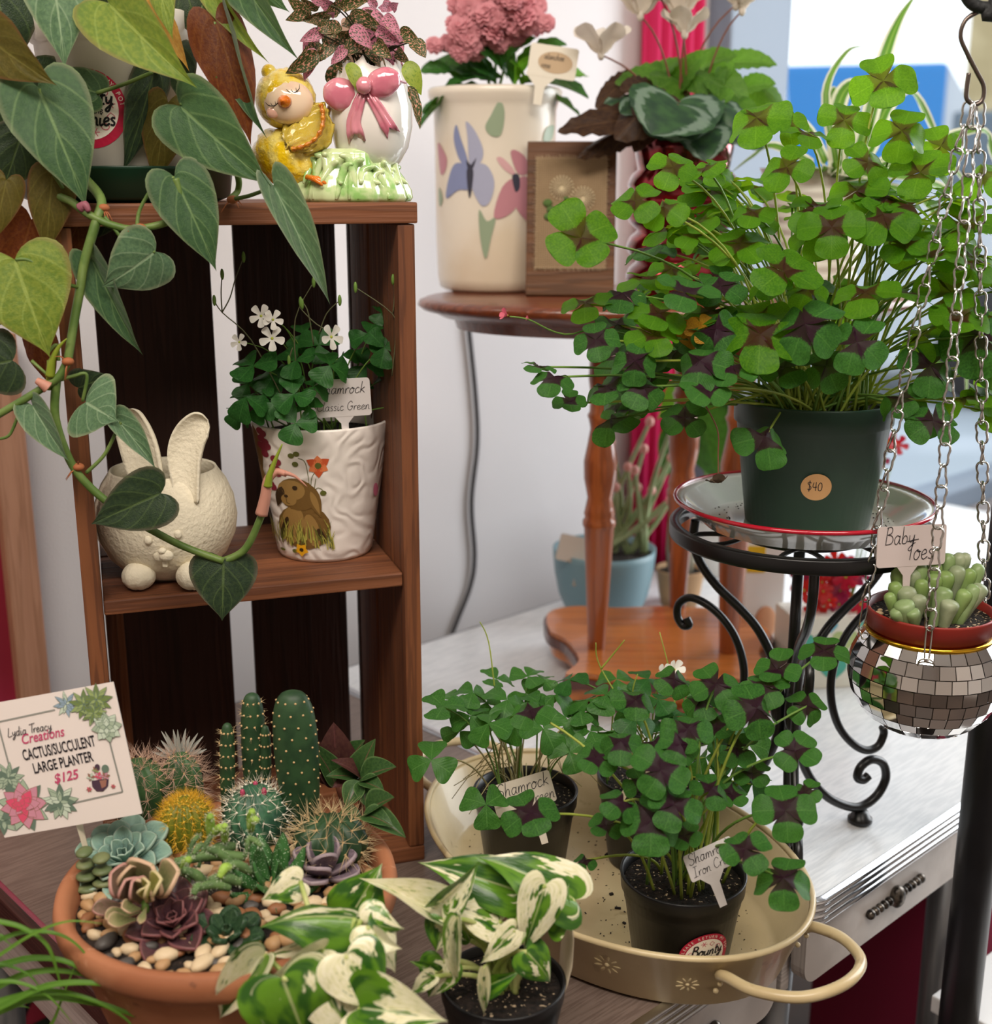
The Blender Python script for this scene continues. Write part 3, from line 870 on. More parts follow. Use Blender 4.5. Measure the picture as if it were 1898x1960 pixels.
ph_g = leafmat('philodendron_green', '#2a4a2c', '#3a5a34', '#7d9a62', .55, 3.2, .55, '#5d6a4a', .18, .5, 22, var=.3, tcol='#7aa02c', sheen=.25, bump=.35)
ph_l = leafmat('philodendron_light', '#5c7a28', '#7c8f34', '#a9bb62', .5, 3.2, .55, '#7d7a3c', .3, .48, 22, var=.2, tcol='#b6c02c', sheen=.2, bump=.35)
ph_s = leafmat('philodendron_silvery', '#4a6a4c', '#5d7d58', '#a9c09a', .55, 3.2, .55, '#7d8a6a', .2, .5, 22, var=.2, tcol='#8aa04c', sheen=.25, bump=.35)
ph_k = leafmat('philodendron_dark', '#1c2f1e', '#2a3c22', '#5a6f3c', .5, 3.2, .55, '#4d4a3a', .12, .42, 22, var=.2, tcol='#5a6a2c', sheen=.15, bump=.35)
ph_b = leafmat('philodendron_underside', '#5a2c14', '#6f3d18', '#8a5a2c', .4, 3.2, .55, '#6a3a22', .35, .5, 22, var=.2, tcol='#a0522c', bump=.3)
ph_o = leafmat('philodendron_olive', '#4f4a1c', '#5f5522', '#86803c', .4, 3.2, .55, '#6a4a2c', .35, .5, 22, var=.2, tcol='#8a7a2c', bump=.3)
ph_y = leafmat('philodendron_yellowed', '#c98f3c', '#d9a84c', '#e2bf74', .4, 3.2, .55, None, .45, .5, 22, var=.2, tcol='#e0a040', bump=.3)
PH = [MB().add(*g_leaf(HEART, 18, 5, f, d, rp, 2.2, c, tipdrop=td, seed=i)).mesh('leaf') for i, (f, d, rp, c, td) in enumerate(((.22, .14, .015, .25, .3), (.1, .2, .02, .5, .2), (.4, .1, .012, .1, .4), (-.2, .16, .02, .3, .3), (.8, .2, .02, 0, .2)))]
# attach pixel, tip pixel, depths, width, roll, mesh, material
PHL = [
 (72,166,166,383,.905,.885,.72,-8,0,ph_g),(345,203,504,352,.925,.905,.66,10,0,ph_g),(208,6,357,159,.93,.90,.60,12,2,ph_l),(96,-75,127,118,.93,.91,.72,-8,0,ph_s),
 (-35,62,87,160,.90,.88,.7,20,0,ph_o),(262,-22,364,111,.97,.95,.42,-25,1,ph_y),(300,-50,323,62,.95,.93,.45,10,1,ph_l),(412,40,490,266,.955,.945,.50,-15,1,ph_b),
 (432,36,491,262,.965,.95,.30,30,2,ph_g),(400,-40,498,118,.97,.95,.26,25,2,ph_l),(440,-70,555,106,.98,.95,.36,15,2,ph_g),(340,92,352,205,.975,.97,.62,0,1,ph_k),
 (294,140,243,330,.965,.95,.40,-10,1,ph_k),(322,196,288,352,.96,.955,.62,15,1,ph_o),(372,240,372,345,.965,.96,.8,15,1,ph_b),(186,178,72,132,.95,.94,.72,10,1,ph_g),
 (334,339,416,512,.91,.90,.66,-8,0,ph_g),(524,356,637,579,.925,.92,.29,-10,2,ph_s),(297,482,202,556,.90,.885,1.12,-20,1,ph_s),(176,497,264,683,.905,.90,.34,18,2,ph_g),
 (28,497,90,678,.875,.86,1.02,5,0,ph_l),(100,335,84,485,.91,.90,.62,10,1,ph_o),(12,345,-14,462,.90,.89,.62,5,1,ph_o),(24,690,-80,712,.87,.86,1.3,0,1,ph_k),
 (70,640,92,742,.90,.89,.7,30,1,ph_b),(62,776,125,884,.875,.865,.52,20,2,ph_s),(164,770,217,802,.885,.875,2.0,0,1,ph_s),(150,742,205,722,.90,.895,1.1,20,1,ph_k),
 (222,801,301,893,.89,.885,.44,-15,2,ph_s),(308,944,168,1006,.875,.865,.80,0,0,ph_k),(428,1073,425,1189,.90,.885,1.13,0,3,ph_k),(152,425,100,545,.93,.93,.62,-10,1,ph_b),
 (40,260,0,380,.93,.92,.8,0,1,ph_k),(52,120,20,300,.96,.95,.9,0,1,ph_k),(-10,-40,20,140,.97,.96,.9,0,1,ph_k),(180,-60,90,60,.98,.97,.8,0,1,ph_k),(350,-40,385,80,1.0,.99,.8,0,1,ph_k),
 (480,-40,545,20,.98,.97,.5,10,1,ph_g),(60,420,20,560,.92,.91,.9,0,1,ph_b),(-20,560,-60,660,.9,.9,.9,0,1,ph_k),(210,395,150,470,.95,.95,.7,0,1,ph_k)]
for (ax, ay, tx, ty, ya, yt, w, ro, k, mt) in PHL:
    leaf(PHI, PH[k], W(ax, ay, ya), W(tx, ty, yt), mt, w, roll=R(ro))
vine = pm('vine_green', '#4f6a2c', .5, col2='#63793a', ns=60, bump=.1, bs=200)
vine_k = pm('vine_olive', '#3f4f22', .5, col2='#5a4a2a', ns=60)
def px_line(L): return [W(x, y, Y) for x, y, Y in L]
for L, r in (([(235,120,1.0),(150,250,.95),(100,355,.92),(140,388,.905),(172,412,.90),(215,431,.90),(262,438,.902),(330,420,.91),(345,380,.91),(336,342,.91)], .0030),
             ([(120,300,.95),(165,345,.925),(194,384,.91),(184,424,.90),(162,500,.895),(152,560,.89),(141,620,.885),(130,690,.88)], .0036),
             ([(130,690,.88),(112,722,.878),(78,745,.876),(0,792,.87),(-40,815,.87)], .0030),
             ([(108,728,.88),(106,800,.88),(134,882,.88),(172,932,.882),(232,980,.885),(300,1020,.892),(356,1048,.90),(428,1074,.90)], .0033),
             ([(425,1075,.903),(468,1052,.905),(498,992,.905),(514,938,.905)], .0030),
             ([(250,120,1.0),(330,140,.94),(375,160,.93),(400,190,.935),(450,320,.94),(456,362,.95),(440,380,.945)], .0026),
             ([(440,382,.945),(476,375,.935),(524,357,.925)], .0016), ([(186,178,.95),(240,160,.945),(292,138,.945)], .0016),
             ([(200,415,.90),(228,450,.90),(242,478,.902),(297,482,.90)], .0014), ([(262,438,.902),(268,400,.905),(300,350,.908),(334,340,.91)], .0014),
             ([(112,728,.88),(140,720,.882),(166,718,.884),(158,768,.885)], .0014), ([(165,905,.883),(200,870,.886),(226,818,.889),(232,808,.89)], .0014),
             ([(112,690,.879),(108,660,.878),(92,676,.875)], .0014), ([(152,550,.89),(120,540,.88),(60,500,.876),(30,497,.875)], .0014), ([(330,140,.94),(350,170,.93),(346,202,.925)], .0014), ([(120,360,.91),(90,300,.9),(76,170,.905)], .0014),
             ([(415,150,.95),(395,90,.955),(412,42,.955)], .0014), ([(40,780,.872),(20,830,.872),(0,840,.872)], .0012), ([(60,690,.874),(110,735,.878)], .0012), ([(290,40,.97),(250,20,.95),(210,8,.93)], .0014)):
    stem(PHI, px_line(L), r, vine, 'vine', 8, 6, .85)
pinkb = pm('bract_pink', '#d59a86', .5, transl=.3)
stem(PHI, px_line([(500,985,.904),(508,950,.903),(513,918,.902),(530,903,.902),(548,908,.90)]), .0048, pinkb, 'bract', 8, 5, .45)
stem(PHI, px_line([(512,930,.901),(516,910,.90),(527,880,.90),(540,850,.90)]), .0036, pm('bud_yellow_green', '#8a9a2c', .5, transl=.2), 'bud', 8, 5, .12)
stem(PHI, px_line([(545,905,.899),(565,912,.899),(588,932,.90)]), .002, pinkb, 'bract', 6, 4, .1)
stem(PHI, px_line([(92,742,.873),(82,735,.872),(70,728,.872)]), .0045, pinkb, 'bract', 8, 4, .5)
stem(PHI, px_line([(96,720,.877),(100,690,.876),(112,665,.876),(128,648,.876)]), .0036, pm('bud_yellow_green', '#8a9a2c'), 'bud', 8, 5, .1)
stem(PHI, px_line([(92,745,.88),(95,720,.879),(96,690,.878)]), .0026, pm('bud_yellow_green', '#8a9a2c'), 'stem', 8, 4, .9)
stem(PHI, px_line([(155,398,.90),(163,392,.898),(170,405,.897)]), .004, pm('bract_rose', '#9a5a68', .5, transl=.2), 'bract', 8, 4, .4)
for (x, y, Y) in ((268,436,.90),(130,692,.876),(150,894,.88),(445,382,.944),(198,398,.905)):
    c = loc_of(PHI, W(x, y, Y))
    MB().add(*g_ball(.0045, .004, .003, c, 10, 6)).build('node', pm('node_rust', '#9a5a34', .7), PHI)
    m = MB()
    for k in range(3):
        d = Vector((random.uniform(-1, 1), random.uniform(-.6, -.1), random.uniform(-1, .6))).normalized()
        m.add(*g_tube([c, c + d * .006, c + d * .011 + Vector((0, 0, -.003))], [.0006, .0005, .0002], 5))
    m.build('rootlet', pm('node_rust', '#9a5a34'), PHI)

# ================================================================== ceramic chick-and-egg planter
ck_c = Vector((-.1215, 1.03, CT)); kk = depth(ck_c) / F_PX
CHK = thing('chick_planter', 'glossy ceramic planter of a yellow chick hugging an egg with pink bow', 'planter', ck_c)
def q(px, py, y=0.): return Vector(((px - 656) * kk, y, (383 - py) * kk))
gloss = dict(rough=.12, coat=.8)
grass_c = pm('glaze_grass', '#c9d9a4', .12, col2='#8fbf6a', ns=70, lo=.45, hi=.7, coat=.8)
egg_m = pm('glaze_white', '#e9e4dd', .1, coat=.9); yel = pm('glaze_yellow', '#ecc414', .14, col2='#f2dc70', ns=90, coat=.8, bump=.6, bs=150, bd=.004)
face_m = pm('glaze_face', '#f0d6b8', .12, col2='#efc0a8', ns=50, lo=.5, hi=.8, coat=.8); orange_m = pm('glaze_orange', '#d8731a', .15, coat=.8); brown_o = pm('glaze_rust', '#b8650c', .2, col2='#d98a1a', ns=260, coat=.6, bump=.8, bs=400)
bow_m = pm('glaze_pink', '#d58a96', .12, col2='#c86f82', ns=60, coat=.9); lash_m = pm('glaze_black', '#1b1412', .3)
def sqg(a): return 1 + .045 * math.sin(9 * a) + .03 * math.sin(17 * a + 1)
m = MB(); m.add(*g_lathe([(0, 0), (.046, 0), (.048, .003), (.047, .009), (.042, .018), (.036, .026), (.0345, .036), (.032, .040), (0, .040)], 72, sq=sqg), M=Matrix.Translation(q(668, 383)) @ Matrix.Diagonal((1, .78, 1, 1)))
for i in range(26):
    a = R(-175 + 170 * i / 25) + random.uniform(-.05, .05); s = 1 if i % 2 else -1; h = random.uniform(.016, .034)
    p0 = q(668, 383) + Vector((.047 * math.cos(a), .037 * math.sin(a), .002 + .012 * (i % 3 == 0)))
    p1 = q(668, 383) + Vector((.036 * math.cos(a + .12 * s), .029 * math.sin(a + .12 * s), h)); p2 = q(668, 383) + Vector((.041 * math.cos(a + .3 * s), .033 * math.sin(a + .3 * s), h + .004))
    m.add(*g_tube(spline([p0, p1, p2], 4), [.0012 + .0022 * math.sin(PI * j / 8) for j in range(9)], 7))
m.build('grass_base', grass_c, CHK)
ep = [(0, -.044), (.012, -.042), (.022, -.036), (.029, -.024), (.0325, -.008), (.0325, .006), (.030, .019), (.0255, .030), (.0225, .0345)]
vs, fs, uv = g_lathe(ep + [(.020, .034), (.022, .02), (.0, .015)], 48)
vs = [Vector(v) for v in vs]
for i in range(48):
    z = .006 * abs(((i * 7 / 48) % 1) * 2 - 1) + (.004 if i % 5 == 0 else 0)
    for r_ in (7, 8, 9): vs[r_ * 48 + i].z += z * (.5 if r_ == 7 else 1)
EGG = q(712, 226, .002)
MB().add(vs, fs).build('egg', egg_m, CHK, True, Matrix.Translation(EGG))
MB().add(*g_ball(.019, .019, .003, EGG + Vector((0, 0, .03)), 20, 6)).build('soil', soilmat(), CHK)
def fth(d): return 1 + .05 * math.sin(d.x * 17 + 3 * math.sin(d.z * 11)) * math.sin(d.z * 19 + d.y * 5) + .30 * max(0, -d.x - .72) * 2
MB().add(*g_ball(.0285, .025, .0245, (0, 0, 0), 40, 26, fth)).build('chick_body', yel, CHK, True, Matrix.Translation(q(566, 306, -.004)) @ Matrix.Rotation(R(22), 4, 'Y'))
def hd(d): return 1 + .03 * math.sin(d.x * 14) * math.sin(d.z * 15 + d.y * 9) * (1 if d.z > .1 else .2)
HD = q(556, 198, -.008)
hdo = MB().add(*g_ball(.0235, .022, .0230, (0, 0, 0), 36, 22, hd)).build('chick_head', yel, CHK, True, Matrix.Translation(HD))
MB().add(*g_ball(.0195, .012, .0165, (.004, -.0125, -.003), 28, 16)).build('face', face_m, hdo)
MB().add(*g_ball(.0052, .0026, .0045, (-.0068, -.0198, -.0108), 14, 8)).build('cheek', pm('glaze_blush', '#ebb8a2', .15, coat=.8), hdo)
MB().add(*g_ball(.006, .005, .006, (-.012, .0, .020), 14, 8)).build('tuft', yel, hdo)
m = MB(); m.add(*g_lathe([(0, .009), (.002, .0075), (.0045, .003), (.0052, 0), (0, -.001)], 14), M=Matrix.Translation((.003, -.0235, -.003)) @ Matrix.Rotation(R(90), 4, 'X') @ Matrix.Diagonal((1.1, 1, 1, 1)))
m.build('beak', orange_m, hdo)
for (lx, lz, tilt) in ((-.0055, -.0045, 18), (.0105, .0052, 18)):
    m = MB(); E = []
    for j in range(7):
        t = j / 6 * 2 - 1; E.append(Vector((t * .0042, -.0006 * t * t, -.0016 * (1 - t * t))))
    m.add(*g_tube(E, .00035, 6))
    for j in (0, 2, 4, 6): m.add(*g_tube([E[j], E[j] + Vector(((j - 3) * .0004, -.001, .0026))], [.0003, .00015], 5))
    sx, sz = lx, lz
    yy = -.0125 - .012 * math.sqrt(max(.05, 1 - ((sx - .004) / .0195) ** 2 - ((sz + .003) / .0165) ** 2)) - .0004
    m.build('closed_eye', lash_m, hdo, True, Matrix.Translation((sx, yy, sz)) @ Matrix.Rotation(R(-tilt), 4, 'Y'))
wng = [(0, 0), (.2, .06), (.34, .3), (.36, .55), (.25, .82), (.08, .96), (0, 1)]
vs, fs, uv = g_leaf(wng, 14, 8, -.2, .1, .0, 2, .8)
vs = [(x, y, z + .10 * math.sin(x * 40) * math.sin(y * 16)) for x, y, z in vs]
wo = ob('wing', MB().add(vs, fs, uv).mesh('wing'), yel, CHK, frame(q(566, 282, -.030), q(632, 208, -.026), (-.1, -1, .2), .95, zs=.03))
wo.modifiers.new('thickness', 'SOLIDIFY').thickness = .08
ed = [q(574, 289, -.0325), q(596, 284, -.0345), q(617, 272, -.0345), (q(630, 252, -.0335)), q(632, 230, -.031), q(628, 212, -.0285)]
MB().add(*g_tube(spline(ed, 5), [.0036 + .0012 * math.sin(i * 2.1) for i in range(26)], 8, flat=.5)).build('wing_edge', brown_o, CHK)
m = MB(); f0 = q(598, 338, -.03)
for dx, dy in ((.017, -.004), (.013, -.009), (.015, .001)): m.add(*g_tube([f0, f0 + Vector((dx * .5, dy * .5, -.0015)), f0 + Vector((dx, dy, -.006))], [.0022, .0024, .001], 8))
m.build('chick_foot', orange_m, CHK)
BW = EGG + Vector((0, 0, 0))
def on_egg(px, py, lift=0.):
    p = q(px, py) ; x, z = p.x - EGG.x, p.z - EGG.z
    pr = sorted(ep, key=lambda e: abs(e[1] - z))[0][0]
    y = -math.sqrt(max(1e-6, pr * pr - x * x)) if abs(x) < pr else 0
    return Vector((p.x, EGG.y + y - lift, p.z))
def lobe(d): return 1 + .05 * math.sin(math.atan2(d.z, d.x) * 7) * max(0, -d.y + .2)
for (px, py, rx, rz, ro) in ((664, 192, .0142, .0122, 15), (742, 172, .0138, .0108, -22)):
    MB().add(*g_ball(rx, .0065, rz, (0, 0, 0), 26, 14, lobe)).build('bow_loop', bow_m, CHK, True, Matrix.Translation(on_egg(px, py, .003)) @ Matrix.Rotation(R(ro), 4, 'Y'))
MB().add(*g_ball(.0062, .006, .0066, on_egg(709, 178, .006), 16, 10, lobe)).build('bow_knot', bow_m, CHK)
for L, wd in (([(706, 186), (696, 212), (686, 240), (688, 262)], 30), ([(713, 186), (728, 210), (742, 232), (752, 250)], 26)):
    vs, fs = [], []; S = spline([(x, y, 0) for x, y in L], 4); n_ = len(S)
    for j, p in enumerate(S):
        t_ = j / (n_ - 1); d = (S[min(n_ - 1, j + 1)] - S[max(0, j - 1)]).normalized(); w_ = wd * (.22 + .78 * t_ ** .8)
        for c in range(-3, 4):
            e = c / 3; x, y = p.x - d.y * e * w_ / 2, p.y + d.x * e * w_ / 2
            if j == n_ - 1: x += d.x * 16 * abs(e); y += d.y * 16 * abs(e)
            vs.append(on_egg(x, y, .0022 + .0012 * math.cos(e * PI * 1.5)))
    for j in range(n_ - 1):
        for c in range(6): a = j * 7 + c; fs.append((a, a + 1, a + 8, a + 7))
    o_ = MB().add(vs, fs).build('bow_tail', bow_m, CHK); o_.modifiers.new('thickness', 'SOLIDIFY').thickness = .002
P = [on_egg(x, y, .0003) for x, y in ((634, 222), (648, 208), (662, 200))] 
MB().add(*g_tube(spline(P, 4), .004, 8, flat=.25)).build('ribbon', bow_m, CHK)
P = [on_egg(x, y, .0003) for x, y in ((750, 170), (765, 168), (776, 170))]
MB().add(*g_tube(spline(P, 4), .004, 8, flat=.25)).build('ribbon', bow_m, CHK)
# polka-dot plant growing from the egg
def polka(name, a, b, lo):
    if name in _mats: return _mats[name]
    t = NT(name); uv = t.n('TexCoord').outputs['UV']
    n = t.noise(uv, 11, 3, .6); rnd = t.n('ObjectInfo').outputs['Random']
    c = t.mix(t.ramp(n, lo, lo + .05), C(a), C(b))
    sh = t.bsdf(c, .5); tr_ = t.n('BsdfTranslucent', {'Color': c}).outputs[0]
    _mats[name] = t.done(t.n('MixShader', {0: .25, 1: sh, 2: tr_}).outputs[0]); return _mats[name]
pk_g = polka('polka_green', '#36491c', '#c98f78', .53); pk_p = polka('polka_pink', '#4a4a3a', '#c57a90', .44); pk_y = polka('polka_yellow_green', '#8fa03a', '#6f8a2c', .55)
PK = [MB().add(*g_leaf(OVATE, 10, 3, f, d, .03, 2, 0, seed=i)).mesh('leaf') for i, (f, d) in enumerate(((.2, .3), (.4, .15), (.1, .5)))]
def pkl(ax, ay, tx, ty, mt, w=.62, ro=0, Y=1.01):
    leaf(CHK, random.choice(PK), W(ax, ay, Y), W(tx, ty, Y - .012), mt, w, roll=R(ro))
for a in ((645,122,646,178,pk_g,.78),(668,120,690,160,pk_y,.55),(690,118,705,152,pk_g,.6),(608,100,556,142,pk_g,.5),(600,92,588,140,pk_p,.5),(672,50,702,78,pk_p,.6),(690,62,732,95,pk_p,.55),(742,68,765,112,pk_p,.8),
          (722,55,762,85,pk_p,.5),(764,62,800,80,pk_g,.6),(790,78,812,100,pk_g,.7),(778,118,800,165,pk_y,.6),(782,165,810,235,pk_g,.28),(750,105,770,140,pk_p,.4),(590,25,552,5,pk_g,.55),(630,30,580,40,pk_g,.4),
          (618,60,580,75,pk_p,.5),(605,70,582,110,pk_p,.55),(620,5,590,-15,pk_p,.6),(655,15,700,0,pk_g,.5),(670,25,715,45,pk_g,.5),(690,20,740,35,pk_p,.45),(640,20,610,0,pk_p,.55),(700,70,660,95,pk_g,.6),(650,70,690,62,pk_g,.5),
          (630,60,625,95,pk_g,.6),(640,85,600,110,pk_g,.5),(660,90,640,118,pk_p,.5),(705,45,725,75,pk_g,.5),(720,80,745,110,pk_g,.6),(735,30,760,55,pk_p,.5),(650,0,640,-30,pk_g,.6),(690,0,705,-30,pk_g,.6),(760,95,780,120,pk_g,.5),(720,15,700,-10,pk_p,.5),(610,15,575,0,pk_g,.4)):
    pkl(*a, ro=random.uniform(-30, 30), Y=1.01 + random.uniform(-.012, .03))
for i in range(34):
    x, y = random.uniform(590, 765), random.uniform(-5, 112); a = random.uniform(0, 2 * PI); s_ = random.uniform(22, 40)
    pkl(x, y, x + s_ * math.cos(a), y + s_ * (.5 * math.sin(a) + .45), random.choice((pk_g, pk_g, pk_p)), random.uniform(.5, .7), random.uniform(-35, 35), 1.03 + random.uniform(-.015, .02))
for i in range(22):
    x, y = random.choice(((600, 60), (640, 10), (690, 20), (740, 60), (780, 80), (620, 90), (655, 60), (700, 70), (645, 120), (770, 110)))
    stem(CHK, arc(W(700 + random.uniform(-20, 20), 140, 1.032), W(x + random.uniform(-12, 12), y, 1.015), .8, 5), .0007, pm('polka_stem', '#3a3a22', .5), seg=5, k=2)
t_, f_, w_, h_ = tagcard('plant_tag', 'plain tan card tag behind the polka dot plant', (W(655, 34, 1.06), W(760, 34, 1.06), W(655, 128, 1.06)), .001, pm('tag_tan', '#b08f7e', .6), [], ink_m, (.75, .008, .03))

# ================================================================== cream bunny planter on the shelf
bn_c = Vector((-.272, 1.0, SH)); kb = depth(bn_c + Vector((0, 0, .04))) / F_PX
BUN = thing('bunny_planter', 'cream matte ceramic bunny planter with two tall ears and round feet', 'planter', bn_c)
cream = pm('bisque_cream', '#e2d9c2', .8, bump=.6, bs=260, bd=.002)
prof = [(0, .0), (.026, .0), (.036, .006), (.048, .018), (.0555, .034), (.0575, .048), (.0555, .064), (.050, .078), (.0435, .0875), (.0425, .0895), (.0405, .0885), (.046, .076), (.0515, .06), (.052, .04), (.04, .014), (0, .008)]
MB().add(*g_lathe(prof, 64)).build('body', cream, BUN)
def ear(pts, wd, th, name='ear'):
    P = spline(pts, 6); n = len(P); seg = 20; vs, fs = [], []
    for i, p in enumerate(P):
        t = (P[min(n - 1, i + 1)] - P[max(0, i - 1)]).normalized(); y = Vector((0, 1, 0)); y = (y - t * y.dot(t)).normalized(); x = y.cross(t)
        s = i / (n - 1); w = wd(s); d = th * (1 if s < .9 else 1 - (s - .9) * 6)
        for j in range(seg):
            a = 2 * PI * j / seg; ca, sa = math.cos(a), math.sin(a)
            yy = d * sa if sa > 0 else d * (-.9 * min(1, (-sa) * 3) + 1.5 * max(0, (-sa) - .35))
            vs.append(p + x * (w * ca) + y * yy)
    for i in range(n - 1):
        for j in range(seg): a = i * seg + j; b = i * seg + (j + 1) % seg; fs.append((a, b, b + seg, a + seg))
    fs.append(tuple(range(seg))[::-1]); fs.append(tuple((n - 1) * seg + j for j in range(seg)))
    return MB().add(vs, fs).build(name, cream, BUN)
def be(px, py, y): return Vector(((px - 322) * kb, y, (1108 - py) * kb * 1.02))
def ew(s): return .0135 * (.72 + .4 * math.sin(PI * min(1, s * 1.05))) * (1 if s < .82 else max(.05, math.sqrt(max(0, 1 - ((s - .82) / .18) ** 2))))
ear([be(316, 945, -.040), be(314, 905, -.037), be(303, 850, -.034), be(290, 810, -.032), be(280, 784, -.031)], ew, .0062)
ear([be(390, 950, -.040), be(386, 905, -.037), be(385, 868, -.035), be(394, 835, -.034), be(412, 812, -.034), be(430, 802, -.034)], lambda s: ew(s) * (.85 + .12 * s), .0060)
def body_pt(px, z):
    x = (px - 322) * kb
    r = .0575 if .03 < z < .065 else .054
    return Vector((x, -math.sqrt(max(1e-5, r * r - x * x)), z))
for px, z in ((374, .0475), (322, .044)): MB().add(*g_ball(.0032, .002, .0036, body_pt(px, z), 12, 8)).build('eye', cream, BUN)
m = MB()
for px, z, r in ((340, .030, .006), (352, .031, .006), (346, .035, .0035)): m.add(*g_ball(r, .003, r * .8, body_pt(px, z), 14, 8))
m.build('muzzle', cream, BUN)
MB().add(*g_box(.004, .003, .005, .0008, body_pt(347, .0235))).build('teeth', cream, BUN, False)
for px, dx in ((292, 0), (392, 0)):
    def toe(d): return 1 - .06 * (abs(math.sin(d.x * 4.6)) < .25) * (d.y < -.2)
    x = (px - 322) * kb
    MB().add(*g_ball(.0135, .015, .0115, (x, -.045, .0112), 24, 14, toe)).build('foot', cream, BUN)

# ================================================================== white embossed pot with white-flowered shamrock
wp_c = Vector((-.151, 1.065, SH)); kw = 1.09 / F_PX
SHP = thing('potted_shamrock', 'green shamrock with white flowers in a white embossed rabbit pot', 'potted plant', wp_c)
t = NT('pot_embossed_white'); v = t.coord('Object')
wv = t.math('SINE', t.math('MULTIPLY', t.noise(v, 30., 1.2, .4), 44.))
emb = t.done(t.bsdf(C('#e7dfd8'), .3, 0, wv, .4, .0008, .3)); _mats['pot_embossed_white'] = emb
RB, RT, PHH = .0415, .0595, .119
prof = [(0, .0015), (RB * .86, 0), (RB - .002, .0008), (RB, .004)] + [(RB + (RT - RB) * i / 12, .004 + (PHH - .006) * i / 12) for i in range(1, 13)] + [(RT - .0005, PHH), (RT - .0035, PHH - .001), (RB, .01), (0, .008)]
MB().add(*g_lathe(prof, 64)).build('pot', emb, SHP)
soil(SHP, RT - .005, .105)
fn0 = cone_fn(RB, RT, PHH, R(-90) + .14, .0004)
def pd(px, py):       # photo pixel -> (arc, height) on the pot
    v = (1078 - py) * kw * .985; r = RB + (RT - RB) * v / PHH; x = (px - 620) * kw
    return (r * math.asin(max(-.98, min(.98, x / r))) - r * .0, v)
def lf(k):
    f = cone_fn(RB, RT, PHH, R(-90) + .06, .0004 + k * .00012)
    return f
brn, brn2, brn3, pop, popd, gry, gryd, ylw, mar = [pm(n, c, .5) for n, c in (('print_brown', '#6f5227'), ('print_light_brown', '#94733f'), ('print_dark_brown', '#36240f'), ('print_poppy', '#c2532c'), ('print_poppy_light', '#d87a4a'), ('print_grass', '#a8a24a'), ('print_grass_dark', '#5c5f26'), ('print_yellow', '#dba018'), ('print_maroon', '#7f1f33'))]
PM_ = [brn, brn2, brn3, pop, popd, gry, gryd, ylw, mar, pm('print_pink', '#d87a9a', .5)]
m = MB()
def PX(pts): return [pd(x, y) for x, y in pts]
def epx(cx, cy, rx, ry, rot=0, n=18): return PX(ell(cx, cy, rx, ry, n, rot))
m.add(*g_poly2(epx(590, 1003, 50, 46), lf(0)), mi=0)
m.add(*g_poly2(epx(568, 1000, 22, 40, .2), lf(1)), mi=1)
m.add(*g_poly2(epx(605, 1010, 14, 34, -.2), lf(1)), mi=1)
m.add(*g_poly2(epx(552, 1010, 6, 26, .3), lf(2)), mi=2); m.add(*g_poly2(epx(622, 1020, 6, 16, -.4), lf(2)), mi=2)
m.add(*g_poly2(epx(580, 938, 38, 32, .2), lf(2)), mi=0)
m.add(*g_poly2(epx(570, 930, 26, 20), lf(3)), mi=1)
m.add(*g_poly2(PX(petal2(601, 915, 72, 26, R(72))), lf(3)), mi=0); m.add(*g_poly2(PX(petal2(606, 930, 50, 12, R(72))), lf(4)), mi=1)
m.add(*g_poly2(PX(petal2(552, 925, 44, 18, R(105))), lf(3)), mi=2)
m.add(*g_poly2(epx(564, 950, 15, 12), lf(4)), mi=1); m.add(*g_poly2(epx(559, 943, 4, 3), lf(5)), mi=2); m.add(*g_poly2(epx(577, 925, 5, 4.5), lf(5)), mi=2)
m.add(*g_strip2(PX([(559, 946), (560, 956), (566, 958)]), .0005, lf(5)), mi=2)
m.build('printed_rabbit', PM_, SHP, False)['label'] = 'brown lop-eared rabbit printed on the pot'
m = MB()
for i in range(75):
    x = random.uniform(525, 645); L = random.uniform(18, 50); y = 1052 - random.uniform(0, 22) - 8 * math.sin((x - 525) / 120 * PI); dx = random.uniform(-12, 12)
    m.add(*g_strip2(PX([(x, y), (x + dx * .3, y - L * .6), (x + dx, y - L)]), [.0011, .0008, .0002], lf(5 + i % 3)), mi=random.choice((5, 5, 6)))
m.build('printed_grass', PM_, SHP, False)['kind'] = 'stuff'
m = MB()
for a in range(6): m.add(*g_poly2(PX(petal2(622, 880, 24 if a % 2 else 20, 17, a * PI / 3 + .5)), lf(1)), mi=3 if a % 2 else 4)
m.add(*g_poly2(epx(622, 880, 6, 6), lf(2)), mi=6)
for L in ([(606, 962), (603, 900), (598, 872), (586, 866)], [(606, 960), (608, 910), (616, 892)], [(609, 940), (618, 924), (628, 928), (629, 938)], [(612, 930), (617, 905)]): m.add(*g_strip2([(p.x, p.y) for p in spline([(*pd(*x), 0) for x in L], 4)], .0005, lf(0)), mi=6)
for x, y in ((573, 862), (583, 858), (580, 878), (629, 934)): m.add(*g_poly2(epx(x, y, 6, 5), lf(1)), mi=6)
m.build('printed_poppy', PM_, SHP, False)
m = MB()
for x, y in ((516, 836), (524, 842), (514, 850), (528, 850), (521, 856), (522, 866), (540, 872), (546, 878), (536, 890), (544, 892), (546, 900), (530, 925), (534, 930), (520, 826), (514, 822)): m.add(*g_poly2(epx(x, y, 7.5, 7), lf(1)), mi=8)
m.build('printed_berries', PM_, SHP, False)['kind'] = 'stuff'
m = MB()
for a in range(5): m.add(*g_poly2(PX(petal2(583, 1050, 14, 11, a * 2 * PI / 5 + .3)), lf(8)), mi=7)
